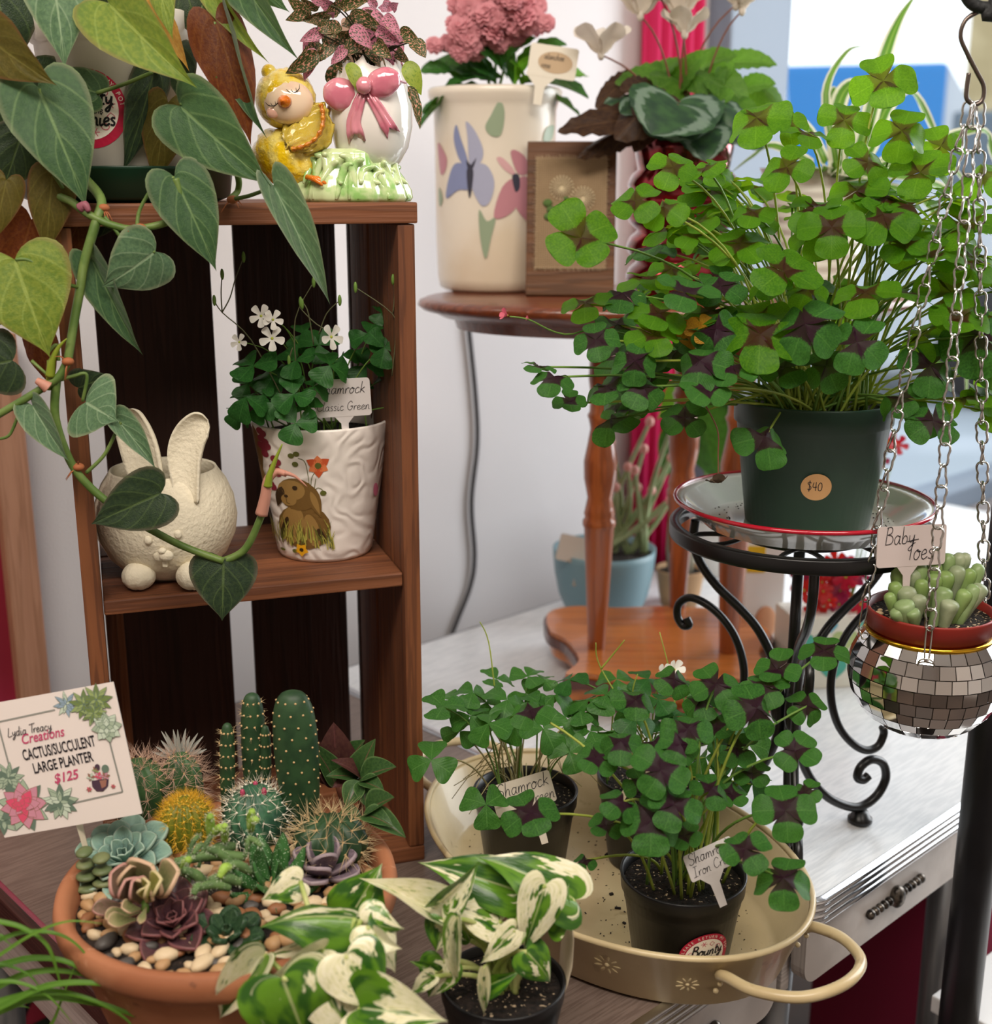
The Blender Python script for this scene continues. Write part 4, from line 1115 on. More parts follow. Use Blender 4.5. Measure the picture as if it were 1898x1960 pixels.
m.add(*g_poly2(epx(583, 1050, 4, 4), lf(9)), mi=2); m.add(*g_poly2(epx(570, 1054, 5, 4), lf(8)), mi=6); m.add(*g_poly2(epx(546, 1056, 5, 3), lf(8)), mi=6)
m.build('printed_daisy', PM_, SHP, False)
m = MB()
m.add(*g_poly2(epx(722, 945, 4, 14), lf(1)), mi=9)
for i in range(3): m.add(*g_poly2(PX(petal2(498 + i * 5, 815 + i * 70, 90, 22, R(80))), lf(0)), mi=i % 3)
m.build('printed_hare', PM_, SHP, False)['kind'] = 'stuff'
# foliage
soil_w = wp_c + Vector((0, 0, .104))
ns_ = lambda P, f: (tocam(P) * f + UP * (1 - f) + Vector((random.uniform(-.3, .3), random.uniform(-.2, .2), random.uniform(-.1, .2)))).normalized()
sp = []
for (x, y, s, Y) in ((470,760,92,1.0),(485,700,92,1.005),(562,755,84,.995),(566,810,82,.99),(632,700,86,1.0),(567,690,80,1.01),(705,640,78,1.03),(735,665,80,1.025),(600,740,70,1.0),(520,725,80,1.02),(655,680,60,1.04),(580,640,74,1.04),(610,660,80,1.03),
                     (475,735,70,1.03),(505,780,70,1.01),(700,700,76,1.05),(745,720,66,1.06),(765,775,50,1.05),(545,700,80,1.03),(640,720,60,1.05),(530,770,70,1.01),(690,740,50,1.07),(590,780,50,1.0),(460,790,60,1.02),(730,600,50,1.05)):
    P = W(x, y, Y); sp.append((P, s / 2 * depth(P) / F_PX, ns_(P, .55)))
oxalis(SHP, soil_w, sp, W3, [sham_d], stem_g, .0008, .03, 3)
petal_w = pm('petal_white', '#f2efe6', .5, transl=.3); ctr_y = pm('flower_centre', '#a9b43a', .5)
def flower5(root, P, r, nr, mat=None, n=5, cup=25, name='flower'):
    m = MB()
    for k in range(n):
        vs, fs, uv = g_leaf([(0, 0), (.08, .1), (.16, .45), (.24, .8), (.18, .97), (0, 1)], 6, 2, .1, .25)
        m.add(vs, fs, uv, Matrix.Rotation(2 * PI * k / n, 4, 'Z') @ Matrix.Rotation(R(cup), 4, 'X') @ Matrix.Diagonal((.62, 1, 1, 1)))
    m.add(*g_ball(.12, .12, .1, (0, 0, .06), 8, 5), mi=1)
    side = Vector((1, .3, 0)).cross(Vector(nr))
    return m.build(name, [mat or petal_w, ctr_y], root, True, rel(root, frame(P, Vector(P) + side.normalized() * r, nr)))
for (x, y, s, nx) in ((500, 605, 46, -.2), (521, 648, 50, 0), (522, 612, 40, .3), (458, 655, 34, -.2), (633, 645, 50, .9)):
    P = W(x, y, 1.0); flower5(SHP, P, s / 2 * depth(P) / F_PX, (nx, -1, .25))
    stem(SHP, arc(soil_w + Vector((random.uniform(-.02, .02), -.01, 0)), P + Vector((0, .003, 0)), .9, 5), .0006, stem_g, seg=5, k=2)
for L in ([(540, 760), (480, 650), (425, 598), (410, 575)], [(425, 598), (423, 560), (425, 525)], [(425, 598), (440, 570), (450, 535), (466, 492)], [(566, 700), (565, 610), (600, 540)], [(600, 660), (590, 600), (580, 580), (575, 578)], [(640, 640), (605, 620), (575, 590), (578, 582)], [(750, 720), (757, 640), (750, 600), (680, 550)], [(752, 600), (755, 560), (752, 535)], [(560, 720), (553, 690), (560, 665), (553, 690)], [(610, 640), (625, 600), (650, 575)]):
    P = [W(x, y, 1.01) for x, y in L]
    stem(SHP, P, .0006, pm('flower_stem_dark', '#55553a', .5), 'flower_stem', 5, 4)
    e = loc_of(SHP, P[-1])
    MB().add(*g_ball(.0016, .0016, .0045, e, 8, 6)).build('bud', stem_g, SHP)
tagcard('plant_tag', 'white tag handwritten Shamrock Classic Green in the rabbit pot', (W(604, 728, 1.008), W(711, 722, 1.012), W(606, 800, 1.012)), .0008, card_m,
        [('Shamrock', .84, .06, .62, .06, .25), ('Classic Green', .96, .01, .17, .06, .15)], ink_m, (.5, .006, .03))
# ================================================================== black iron plant stand, enamel plate, big iron-cross oxalis
SC = Vector((.260, 1.03, 0)); RZ = .302
STD = thing('plant_stand', 'black wrought iron plant stand with scrolled legs under the enamel plate', 'plant stand', SC)
iron = pm('iron_black', '#0d0d0f', .32, spec=.6)
vs, fs, uv = g_lathe([(.104, RZ - .012), (.111, RZ - .012), (.1115, RZ - .010), (.1115, RZ - .001), (.111, RZ), (.1035, RZ), (.103, RZ - .001), (.103, RZ - .011), (.104, RZ - .012)], 72)
MB().add(vs, fs).build('ring', iron, STD)
vs, fs, uv = g_lathe([(.050, RZ - .010), (.055, RZ - .010), (.055, RZ - .004), (.050, RZ - .004), (.050, RZ - .010)], 40)
MB().add(vs, fs).build('inner_ring', iron, STD)
for k in range(6):
    a = k * PI / 3 + .3; d = Vector((math.cos(a), math.sin(a), 0)); e = Vector((-d.y, d.x, 0)); z = Vector((0, 0, RZ - .007))
    MB().add(*g_tube(spline([d * .104 + z, d * .09 + e * .016 + z, d * .070 + e * .012 + z, d * .055 + z, d * .070 - e * .012 + z, d * .09 - e * .016 + z, d * .1035 + z], 5), .0022, 6)).build('scroll', iron, STD)
def rz_tube(ang, pts, r, name, parent):
    d = Vector((math.cos(ang), math.sin(ang), 0))
    return MB().add(*g_tube([d * p.x + Vector((0, 0, p.y)) for p in spline([(a, b, 0) for a, b in pts], 7)], r, 10)).build(name, iron, parent)
for ang in (R(-97), R(24), R(146)):
    lg = rz_tube(ang, [(.098, RZ - .012), (.099, .272), (.092, .252), (.074, .232), (.052, .216), (.034, .200), (.020, .178), (.011, .155), (.0085, .13), (.009, .11), (.014, .088), (.026, .062), (.046, .038), (.070, .022), (.090, .0165), (.108, .024), (.117, .040), (.112, .056), (.098, .063), (.086, .058), (.083, .048), (.090, .044), (.096, .047)], .0042, 'leg', STD)
    rz_tube(ang, [(.103, .196), (.100, .190), (.106, .188), (.112, .196), (.111, .208), (.101, .216), (.086, .214), (.070, .205), (.056, .190), (.047, .170), (.044, .148), (.048, .124), (.058, .102), (.074, .084), (.090, .074), (.104, .075), (.110, .086), (.108, .094)], .0038, 'scroll', lg)
    d = Vector((math.cos(ang), math.sin(ang), 0))
    vs, fs, uv = g_lathe([(0, 0), (.0095, 0), (.0115, .002), (.0115, .005), (.009, .007), (.007, .012), (0, .013)], 18)
    MB().add(vs, fs).build('foot', iron, lg, True, Matrix.Translation(d * .090))
    # ornamental leaf at the joint
    MB().add(*g_ball(.006, .004, .020, d * .012 + Vector((0, 0, .135)), 12, 10)).build('boss', iron, lg)
MB().add(*g_tube([(0, 0, .10), (0, 0, RZ - .014)], .005, 12)).build('post', iron, STD)
PLZ = RZ
PLT = thing('enamel_plate', 'white enamel pie plate with a red rim on the black plant stand', 'plate', SC + Vector((0, 0, PLZ)))
enam = pm('enamel_white', '#dcdcd6', .12, col2='#cfcfc9', ns=20, coat=.6)
vs, fs, uv = g_lathe([(0, .002), (.076, .002), (.080, .003), (.098, .0185), (.1065, .0215), (.1075, .0205), (.100, .0165), (.083, .0005), (.078, 0), (0, 0)], 80)
MB().add(vs, fs).build('plate', enam, PLT)
MB().add(*g_tube([(.1072 * math.cos(2 * PI * i / 80), .1072 * math.sin(2 * PI * i / 80), .0212) for i in range(80)], .0019, 8, True)).build('rim', pm('enamel_red', '#b0142c', .15, coat=.6), PLT)
m = MB()
for i in range(170):
    a = random.uniform(0, 2 * PI); r_ = random.uniform(.06, .078); s = random.uniform(.0003, .0011)
    m.add(*g_box(s, s * 1.6, s * .7, 0, (r_ * math.cos(a), r_ * math.sin(a), .0024)))
o_ = m.build('soil_crumbs', pm('crumb_dark', '#1d1512', .9), PLT, False); o_['kind'] = 'stuff'
OX = thing('potted_oxalis', 'big bushy four-leaf oxalis in a dark green pot priced at forty dollars', 'potted plant', SC + Vector((.004, 0, PLZ + .0022)))
green_p = pm('pot_dark_green', '#1f3a2e', .4, col2='#2c4a3a', ns=8, lo=.45, hi=.7)
pot(OX, .0655, .0515, .106, green_p, .020, ring=False)
soil(OX, .062, .096)
fnx = cone_fn(.0515, .0645, .106, R(-90) - .04, .0004)
m = MB()
scx, scv = -.006, .043
m.add(*g_poly2(ell(scx, scv, .0122, .0112, 36), fnx, 4))
def fnx2(u, v): p = fnx(u, v); return p + Vector((p.x, p.y, 0)).normalized() * .0002
for g in hand('$40', .0078, scx - .0072, scv - .003, fnx2, .075): m.add(*g, mi=1)
m.build('price_sticker', [pm('sticker_kraft', '#b58a5c', .7), ink_m], OX, False)['label'] = 'round kraft price sticker'
ox_s = OX.matrix_basis.translation + Vector((0, 0, .098))
rnd = random.Random(11)
specs = []
def add_ox(x, y, s, Y, f, jit=.25, out=.0):
    P = W(x, y, Y)
    n = tocam(P) * f + UP * (1 - f) + Vector((rnd.uniform(-jit, jit), rnd.uniform(-jit, jit), rnd.uniform(-jit, jit) * .5))
    specs.append((P, s * 1.12 / 2 * depth(P) / F_PX, n))
for a in ((1112,455,126,.90,.75),(1690,155,112,1.0,.6),(1448,225,120,.98,.55),(1505,235,80,1.02,.4),(1505,320,92,.96,.6),(1350,320,84,.97,.5),(1288,320,84,.97,.5),(1270,395,86,.93,.45),(1215,385,90,.93,.35),(1592,435,110,.94,.6),
          (1690,410,120,.94,.5),(1660,310,84,.98,.5),(1545,255,84,1.0,.45),(1615,230,90,1.0,.5),(1725,250,110,.98,.5),(1760,330,110,.98,.5),(1700,380,110,.97,.4),(1640,365,100,.98,.5),(1500,520,124,.92,.35),(1440,405,80,.97,.5),
          (1540,620,140,.90,.45),(1455,640,140,.91,.5),(1640,655,110,.90,.35),(1580,700,90,.92,.5),(1655,560,110,.93,.35),(1370,630,100,.92,.55),(1340,690,110,.90,.6),(1260,600,100,.93,.35),(1215,690,90,.90,.55),(1250,640,90,.92,.4),
          (1140,650,80,.92,.5),(1060,720,80,.90,.2),(1120,580,90,.95,.3),(1190,560,90,.95,.3),(1310,560,110,.93,.25),(1350,745,90,.89,.4),(1465,835,110,.925,.6),(1400,700,90,.90,.4),(1160,740,100,.92,.5),(1230,740,90,.9,.5),
          (1850,430,110,.97,.4),(1820,560,130,.95,.4),(1870,640,140,.94,.4),(1780,700,110,.95,.3),(1850,760,110,.96,.3),(1720,760,90,.95,.5),(1740,470,90,.97,.4),(1880,330,100,1.0,.4),(1800,280,90,1.02,.5),(1730,560,120,.95,.35),
          (1380,540,80,.97,.3),(1420,470,80,1.0,.4),(1330,450,80,1.0,.4),(1560,560,90,1.0,.35),(1760,640,110,.97,.4),(1310,800,80,.93,.6),(1090,770,60,.93,.5),(1770,800,70,.97,.5),(1180,620,80,.98,.4),(1030,700,60,.92,.2)):
    add_ox(*a)
for i in range(118):
    a = rnd.uniform(0, 2 * PI); el_ = rnd.uniform(-.12, 1.0); q_ = rnd.uniform(.65, 1.) ** .5
    r_ = .165 * q_
    P = ox_s + Vector((r_ * 1.05 * math.cos(a) * math.cos(el_), r_ * .85 * math.sin(a) * math.cos(el_) + .01, .012 + .215 * q_ * max(-.12, math.sin(el_))))
    vx_, vy_ = CX + F_PX * P.x / depth(P), CY - F_PX * ((P.y * _s + (P.z - CAM_Z) * _c) / depth(P))
    if 1375 < vx_ < 1715 and vy_ > 715 and P.y < 1.05: continue
    out = (P - ox_s).normalized()
    n = UP * .9 + out * .5 + tocam(P) * .3 + Vector((rnd.uniform(-.4, .4), rnd.uniform(-.4, .4), 0))
    specs.append((P, rnd.uniform(.016, .026), n))
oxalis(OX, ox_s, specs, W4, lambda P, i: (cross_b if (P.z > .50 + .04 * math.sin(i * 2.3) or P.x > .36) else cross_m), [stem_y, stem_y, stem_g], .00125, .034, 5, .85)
# a few pink flowers and yellowed leaves among the stalks
pinkf = pm('oxalis_pink_flower', '#d8657a', .5, transl=.3)
for (x, y, s, Y) in ((972, 604, 34, .93), (1012, 610, 14, .93), (1240, 625, 20, 1.05)):
    P = W(x, y, Y); flower5(OX, P, s / 2 * depth(P) / F_PX, (-.9, -.4, .4), pinkf, 5, 60)
stem(OX, [ox_s, W(1200, 640, .97), W(1080, 640, .94), W(1012, 612, .93), W(975, 606, .93)], .0008, stem_g)
for (x, y, Y) in ((1345, 635, .93), (1365, 650, .925), (1330, 640, .935)):
    P = W(x, y, Y); ob('leaf', W4[2], leafmat('oxalis_yellowed', '#b98a1c', '#a8741a', None, transl=.35), OX, rel(OX, frame(P, P + Vector((.012, 0, -.006)), tocam(P))))
ox_q = [W(1372, 820, .905), W(1374, 870, .905), W(1374, 922, .905)]
stem(OX, [W(1340, 760, .91)] + ox_q, .0006, stem_r)
P = W(1374, 925, .905); ob('leaf', W4[4], pm('leaf_withered', '#4a3a2c', .7), OX, rel(OX, frame(P, P + Vector((.009, 0, 0)), (0, -.3, -1))))

# ================================================================== hanging mirror-ball planter
DK = W(1770, 1282, .92)
DZ = DK
HANG = thing('hanging_planter', 'mirror-tiled disco ball planter with gold rim hanging on three chains', 'hanging planter', DZ)
RD = .0585; SQ = .90; OPEN = .0455
chrome_w = pm('chain_chrome', '#c9c7c4', .18, 1.); gold = pm('rim_gold', '#d9a930', .18, 1.)
core = pm('ball_grout', '#3a3026', .6)
prof = []
zt = math.sqrt(RD ** 2 - OPEN ** 2) * SQ * .98
for i in range(25):
    th = -PI / 2 + (PI / 2 + math.asin(zt / (RD * SQ))) * i / 24
    prof.append((max(0., RD * .985 * math.cos(th)), RD * .985 * SQ * math.sin(th)))
prof += [(OPEN - .002, zt - .004), (OPEN - .004, -.01), (0, -.02)]
bl_ = MB().add(*g_lathe(prof, 48)).build('ball', core, HANG)
mir = pm('mirror_tile', '#e6e6e6', .04, 1.)
rows = 9
for j in range(rows):
    th0 = -R(66) + (R(66) + math.asin(zt / (RD * SQ))) * j / rows; th1 = -R(66) + (R(66) + math.asin(zt / (RD * SQ))) * (j + 1) / rows
    thm = (th0 + th1) / 2; nn = max(10, int(round(2 * PI * math.cos(thm) / (th1 - th0) / 1.02)))
    me = None
    for i in range(nn):
        a = 2 * PI * (i + .5 * (j % 2)) / nn
        def P3(th, a): return Vector((RD * math.cos(th) * math.cos(a), RD * math.cos(th) * math.sin(a), RD * SQ * math.sin(th)))
        c = P3(thm, 0)
        if me is None:
            hw = math.sin(PI / nn) * RD * math.cos(thm) * .95; up_ = (P3(th1, 0) - P3(th0, 0)); hh = up_.length / 2 * .94
            kt = RD * math.cos(th1) / (RD * math.cos(thm)); kb_ = math.cos(th0) / math.cos(thm)
            q4 = [(-hw * kb_, -hh), (hw * kb_, -hh), (hw * kt, hh), (-hw * kt, hh)]
            vs, fs = g_prism(q4, .0012)
            me = mesh('mirror_tile', vs, fs, None, False); me.materials.append(mir)
        # frame: y up along the meridian, x along the parallel, z outward
        y_ = (P3(th1, a) - P3(th0, a)).normalized(); x_ = Vector((-math.sin(a), math.cos(a), 0)); z_ = x_.cross(y_)
        jx, jy = rnd.uniform(-.02, .02), rnd.uniform(-.02, .02)
        Mr = Matrix((x_, y_, z_)).transposed().to_4x4()
        o = bpy.data.objects.new('mirror_tile', me); link(o, bl_)
        o.matrix_basis = Matrix.Translation(P3(thm, a) - z_ * .0011) @ Mr @ Matrix.Rotation(jx, 4, 'X') @ Matrix.Rotation(jy, 4, 'Y')
MB().add(*g_tube([(OPEN * 1.02 * math.cos(2 * PI * i / 60), OPEN * 1.02 * math.sin(2 * PI * i / 60), zt + .0005) for i in range(60)], .0022, 8, True)).build('rim', gold, HANG)
# chains
hook_top = W(1862, 185, .925)
def link_mesh(L, wv_, r):
    """twisted wire chain link: an eye at each end"""
    P = []
    for i in range(28):
        t = 2 * PI * i / 28
        P.append(Vector((wv_ * math.sin(t) * (.55 + .45 * abs(math.cos(t))) , r * 1.1 * math.sin(2 * t), L / 2 * math.cos(t))))
    return MB().add(*g_tube(P, r, 6, True)).mesh('chain_link')
lk = link_mesh(.0225, .0060, .00095)
def chain(A_, B_, n, sag):
    ch = bpy.data.objects.new('chain', None); ch.empty_display_size = .01; link(ch, HANG)
    P = []
    for i in range(n + 1):
        t = i / n; P.append(A_.lerp(B_, t) + Vector(sag) * math.sin(PI * t))
    for i in range(n):
        a, b = loc_of(HANG, P[i]), loc_of(HANG, P[i + 1])
        y_ = (b - a); L = y_.length
        M = frame(a, b, Vector((0, -1, 0)) if i % 2 else Vector((1, 0, 0)))
        M = Matrix.Translation((a + b) / 2) @ (y_.to_track_quat('Z', 'Y').to_matrix().to_4x4()) @ Matrix.Rotation(R(35) if i % 2 else R(-45), 4, 'Z')
        o = ob('chain_link', lk, chrome_w, ch, M @ Matrix.Diagonal((1, 1, L * 1.13 / .0225, 1)))
    return P
ats = []
for (x, y, Y, lx, ly, tp) in ((1656, 1150, .925, 1652, 1175, (1856, 196, .920)), (1778, 1205, .872, 1776, 1240, (1864, 199, .918)), (1884, 1180, .935, 1886, 1195, (1872, 196, .922))):
    e = W(x, y, Y); A_ = W(*tp)
    chain(A_, e, 24, ((-.006 if x < 1700 else 0), 0, -.004))
    # clasp and ring that hold the chain on the ball
    r0 = loc_of(HANG, e); d = Vector((r0.x, r0.y, 0)).normalized()
    low = r0 + Vector((0, 0, -.022)) + d * .002
    MB().add(*g_tube(spline([r0 + Vector((.0016, 0, .002)), r0 + Vector((.0022, 0, -.008)), low + Vector((.0014, 0, 0)), low + Vector((-.0014, 0, 0)), r0 + Vector((-.0022, 0, -.008)), r0 + Vector((-.0016, 0, .002))], 4, True), .0007, 6, True)).build('clasp', chrome_w, HANG)
    rc = low + Vector((0, 0, -.005)); e1 = Vector((-d.y, d.x, 0))
    MB().add(*g_tube([rc + (e1 * math.cos(2 * PI * i / 24) + (UP * .9 + d * .3) * math.sin(2 * PI * i / 24)) * .0058 for i in range(24)], .0007, 6, True)).build('hanging_ring', chrome_w, HANG)
    MB().add(*g_ball(.0022, .0022, .0022, rc + Vector((0, 0, -.0062)) - d * .0005, 12, 8)).build('screw', chrome_w, HANG)
hp = [W(x, y, .92) for x, y in ((1882, 12), (1876, 20), (1848, 38), (1838, 70), (1852, 105), (1870, 140), (1882, 165), (1880, 190), (1866, 200), (1850, 190), (1850, 168), (1854, 140))]
MB().add(*g_tube([loc_of(HANG, p) for p in spline(hp, 6)], .0016, 8)).build('s_hook', pm('hook_wire', '#6d625c', .3, .9), HANG)
# baby toes in its red pot, sitting in the ball
BT = thing('potted_baby_toes', 'plump green baby toes succulent in a small brick red pot', 'potted plant', DZ + Vector((0, 0, zt - .0275)))
pot(BT, .0478, .0370, .047, pm('pot_brick_red', '#8a2a22', .4), .016, .002, ring=False)
BTs = soil(BT, .0455, .040, soilmat('soil_gritty', '#cdb490', .6, .66), dome=.001)
toe_m = [pm('toe_green', '#7f9660', .38, col2='#93a878', ns=40, transl=.1), pm('toe_grey_green', '#8a9673', .4, col2='#a3ab8c', ns=40, transl=.1), pm('toe_fresh_green', '#7b9452', .36, col2='#8fa868', ns=40, transl=.1)]
def toe(P, D, L, r, mt):
    pr = [(0, -.1), (.55, -.08), (.62, .1), (.72, .4), (.95, .72), (1.0, .86), (.86, .95), (.5, 1.0), (0, 1.01)]
    vs, fs, uv = g_lathe([(a * r, b * L) for a, b in pr], 14)
    return ob('leaf', MB().add(vs, fs).mesh('leaf'), mt, BT, Matrix.Translation(P) @ Vector(D).to_track_quat('Z', 'Y').to_matrix().to_4x4())
dd = depth(BT.matrix_basis.translation) / F_PX
cbt = BT.matrix_basis.translation
for i, (x, y, L, r, lean) in enumerate(((1730,1040,62,13,0),(1745,1090,55,14,-.2),(1718,1090,50,12,-.3),(1755,1075,80,17,0),(1735,1125,55,15,-.2),(1712,1115,45,11,-.4),(1728,1150,45,16,-.3),(1760,1140,44,12,.1),(1790,1100,60,13,.1),(1815,1060,70,12,.1),(1838,1060,75,12,.2),(1812,1095,60,14,.2),
                              (1808,1125,85,15,.45),(1835,1085,80,14,.3),(1860,1090,60,11,.5),(1875,1080,60,11,.6),(1820,1150,48,14,.3),(1850,1130,70,12,.6),(1868,1120,60,12,.8),(1880,1120,70,13,.9),(1700,1135,36,9,-.6),(1722,1065,40,10,-.3),(1770,1060,50,11,0),(1790,1075,50,12,0),(1705,1160,34,10,-.5),(1850,1060,50,10,.4),(1765,1110,50,11,0),(1745,1165,36,11,-.1))):
    Y = .885 + (1165 - y) * .00042
    top = W(x, y, Y)
    z0 = cbt.z + .040
    D = Vector((lean * .5, -.1 if i % 3 else .1, 1)).normalized()
    L_ = max(L * dd, (top.z - z0) / max(.5, D.z))
    bp_ = loc_of(BT, top) - D * L_; q2 = Vector((bp_.x, bp_.y, 0))
    if q2.length > .037:
        sh_b = q2 * (.037 / q2.length) - q2; bp_ = bp_ + sh_b; D = (loc_of(BT, top) - bp_).normalized()
    toe(bp_, D, L_, r * dd * 1.22, toe_m[i % 3])
for i in range(14):
    a = R(rnd.uniform(150, 330)); r_ = rnd.uniform(.034, .044); s = rnd.uniform(.0015, .003)
    MB().add(*g_ball(s, s * .8, s * .7, (r_ * math.cos(a), r_ * math.sin(a), .0415), 8, 5)).build('grit', pm('grit_tan', '#c2a884', .8), BT)
tagcard('plant_tag', 'white tag handwritten Baby Toes behind the baby toes succulent', (W(1668, 1010, .900), W(1800, 1003, .922), W(1676, 1088, .898)), .0008, pm('tag_pinkish', '#d9cbc7', .55, transl=.25),
        [('Baby', .44, .10, .56, .055, .1), ('Toes', .42, .40, .16, .055, .1)], ink_m, (.45, .007, .02))
# black pole with hook that carries the planter
PO = W(1843, 1960, .98)
POLE = thing('hanging_pole', 'matt black steel pole with a hook holding the disco planter', 'pole', (.4205, .985, FLOOR))
pole_m = pm('pole_black', '#0c0d10', .38, col2='#15161a', ns=12)
MB().add(*g_tube([(0, 0, .012), (0, 0, 1.62)], .0172, 28)).build('pole', pole_m, POLE)
vs, fs, uv = g_lathe([(0, 0), (.034, 0), (.035, .004), (.034, .012), (.02, .014), (.018, .03), (0, .03)], 40); MB().add(vs, fs).build('base', pole_m, POLE)
ht = [Vector((.4205, .985, .80)), Vector((.42, .98, .87)), Vector((.395, .955, .90)), Vector((.362, .93, .87)), W(1905, -6, .918), W(1885, 14, .918), W(1862, 8, .918), W(1850, -6, .918), W(1846, -20, .918)]
MB().add(*g_tube([loc_of(POLE, p) for p in spline(ht, 6)], .0042, 10)).build('hook_arm', pm('hook_iron', '#1b1d1e', .6, bump=.4, bs=300), POLE)

# ================================================================== things on the side table
# crock with kalanchoe
KC = Vector((W(947, 300, 1.53).x, 1.53, TOPZ))
KAL = thing('potted_kalanchoe', 'pink double kalanchoe in a cream crock painted with irises', 'potted plant', KC)
kc = depth(KC + Vector((0, 0, .1))) / F_PX
crk = pm('crock_cream', '#e0d6c6', .3, col2='#d6c6ae', ns=6, coat=.3)
RC, HC = .0735, .229
MB().add(*g_lathe([(0, 0), (.060, 0), (.066, .004), (.0685, .015), (.070, .06), (.0705, .16), (.0715, .205), (.0735, .212), (.0775, .220), (.078, .226), (.0755, HC), (.072, .226), (.069, .2), (.066, .01), (0, .008)], 64)).build('crock', crk, KAL)
soil(KAL, .068, .205)
def kfn(k):
    def f(u, v):
        r = .0706 + .0004 + k * .0002 + max(0, v - .15) * .03
        return Vector((r * math.cos(R(-90) + u / .0706), r * math.sin(R(-90) + u / .0706), v))
    return f
def kp(px, py):
    x = (px - 947) * kc; return (.0706 * math.asin(max(-.97, min(.97, x / .0706))), (552 - py) * kc)
ir_b, ir_l, ir_p, ir_d, ir_g, ir_k = [pm(n, c, .4) for n, c in (('paint_iris_blue', '#7f88ad'), ('paint_iris_pale', '#a3a6bd'), ('paint_iris_rose', '#b9808a'), ('paint_iris_mauve', '#cfa3a6'), ('paint_leaf_green', '#8f9f84'), ('paint_dark', '#3a3a48'))]
m = MB()
KM = {}
def kpoly(L, mi, k=0, part=None):
    global m
    part = part or ('painted_leaf%d' % len(KM) if mi == 4 else 'iris_rose' if (mi in (2, 3) or L[0][0] > 970) and L[0][0] > 940 else 'bud' if mi == 2 else 'iris_blue')
    m = KM.setdefault(part, MB())
    m.add(*g_poly2([(p.x, p.y) for p in spline([(*kp(x, y), 0) for x, y in L], 4, True)], kfn(k), 4), mi=mi)
kpoly([(900, 330), (882, 310), (873, 275), (878, 250), (886, 275), (896, 305)], 0); kpoly([(902, 325), (898, 270), (896, 245), (912, 262), (926, 295), (920, 318)], 1)
kpoly([(900, 325), (875, 318), (862, 345), (857, 380), (880, 365), (900, 362)], 0, 1); kpoly([(902, 325), (930, 320), (946, 350), (938, 385), (922, 392), (905, 360)], 1, 1)
kpoly([(896, 330), (908, 330), (905, 365), (900, 378)], 5, 2)
kpoly([(985, 340), (965, 330), (950, 310), (960, 308), (978, 325)], 3); kpoly([(988, 335), (975, 300), (985, 295), (1004, 310), (1006, 335)], 2)
kpoly([(985, 345), (960, 360), (945, 412), (970, 410), (990, 385)], 2, 1); kpoly([(990, 345), (1010, 350), (1012, 420), (1000, 415), (984, 390)], 2, 1)
kpoly([(978, 340), (990, 338), (992, 360), (984, 368)], 5, 2)
kpoly([(940, 235), (955, 210), (964, 230), (958, 268), (940, 270), (930, 255)], 4); kpoly([(918, 400), (932, 420), (948, 415), (940, 450), (930, 488), (920, 450)], 4)
kpoly([(842, 280), (858, 305), (856, 330), (846, 335)], 2); kpoly([(843, 360), (850, 380), (845, 395), (842, 385)], 4); kpoly([(1040, 255), (1055, 250), (1050, 275), (1035, 278)], 4)
kpoly([(895, 312), (900, 325), (908, 322), (914, 308), (907, 328), (899, 330)], 5, 2)
for pt_, mm in KM.items():
    mm.build('painted_leaf' if pt_.startswith('painted_leaf') else 'painted_bud' if pt_ == 'bud' else 'painted_iris', [ir_b, ir_l, ir_p, ir_d, ir_g, ir_k], KAL, False)
kal_l = leafmat('kalanchoe_leaf', '#234a22', '#356a2a', '#5f8a44', .3, 4, .5, None, .2, .35, 14, tcol='#7ab02c'); kal_b = leafmat('kalanchoe_leaf_bright', '#4f8a22', '#63a02c', '#8fbf4a', .3, 4, .5, None, .35, .35, 14, tcol='#9ad02c')
KL = [MB().add(*g_leaf([(0, 0), (.1, .06), (.2, .2), (.33, .45), (.38, .65), (.3, .85), (.12, .97), (0, 1)], 12, 4, .25, .35, .03, 4, 0, seed=i)).mesh('leaf') for i in range(2)]
for (ax, ay, tx, ty, w, mt) in ((960, 150, 870, 120, .5, kal_l), (950, 160, 830, 90, .5, kal_l), (980, 160, 960, 60, .5, kal_l), (985, 170, 1010, 80, .6, kal_b), (1000, 165, 1020, 125, .6, kal_b), (930, 165, 800, 175, .4, kal_l), (900, 165, 790, 205, .45, kal_l), (990, 120, 1062, 60, .5, kal_l), (1000, 160, 1120, 140, .4, kal_l), (1010, 175, 1115, 185, .3, kal_l),
                                (940, 140, 900, 70, .6, kal_l), (970, 150, 940, 85, .6, kal_l), (1010, 150, 1060, 100, .6, kal_l), (920, 150, 850, 150, .5, kal_l), (960, 130, 1000, 60, .6, kal_l), (900, 140, 840, 60, .6, kal_l), (1000, 150, 990, 110, .7, kal_b), (950, 150, 910, 110, .7, kal_l), (1090, 150, 1125, 130, .6, kal_b), (870, 140, 815, 120, .6, kal_l)):
    leaf(KAL, random.choice(KL), W(ax, ay, 1.50), W(tx, ty, 1.46 + random.uniform(0, .06)), mt, w, nrm=(0, -.6, .8), roll=R(random.uniform(-30, 30)))
kp_m = pm('kalanchoe_pink', '#e4a3a8', .7, col2='#cf8590', ns=120, transl=.25)
def rosebud(d): return 1 + .10 * math.sin(math.atan2(d.y, d.x) * 5 + d.z * 7) * math.sin(d.z * 9)
_kb = MB().add(*g_ball(.5, .5, .5, (0, 0, 0), 10, 6))
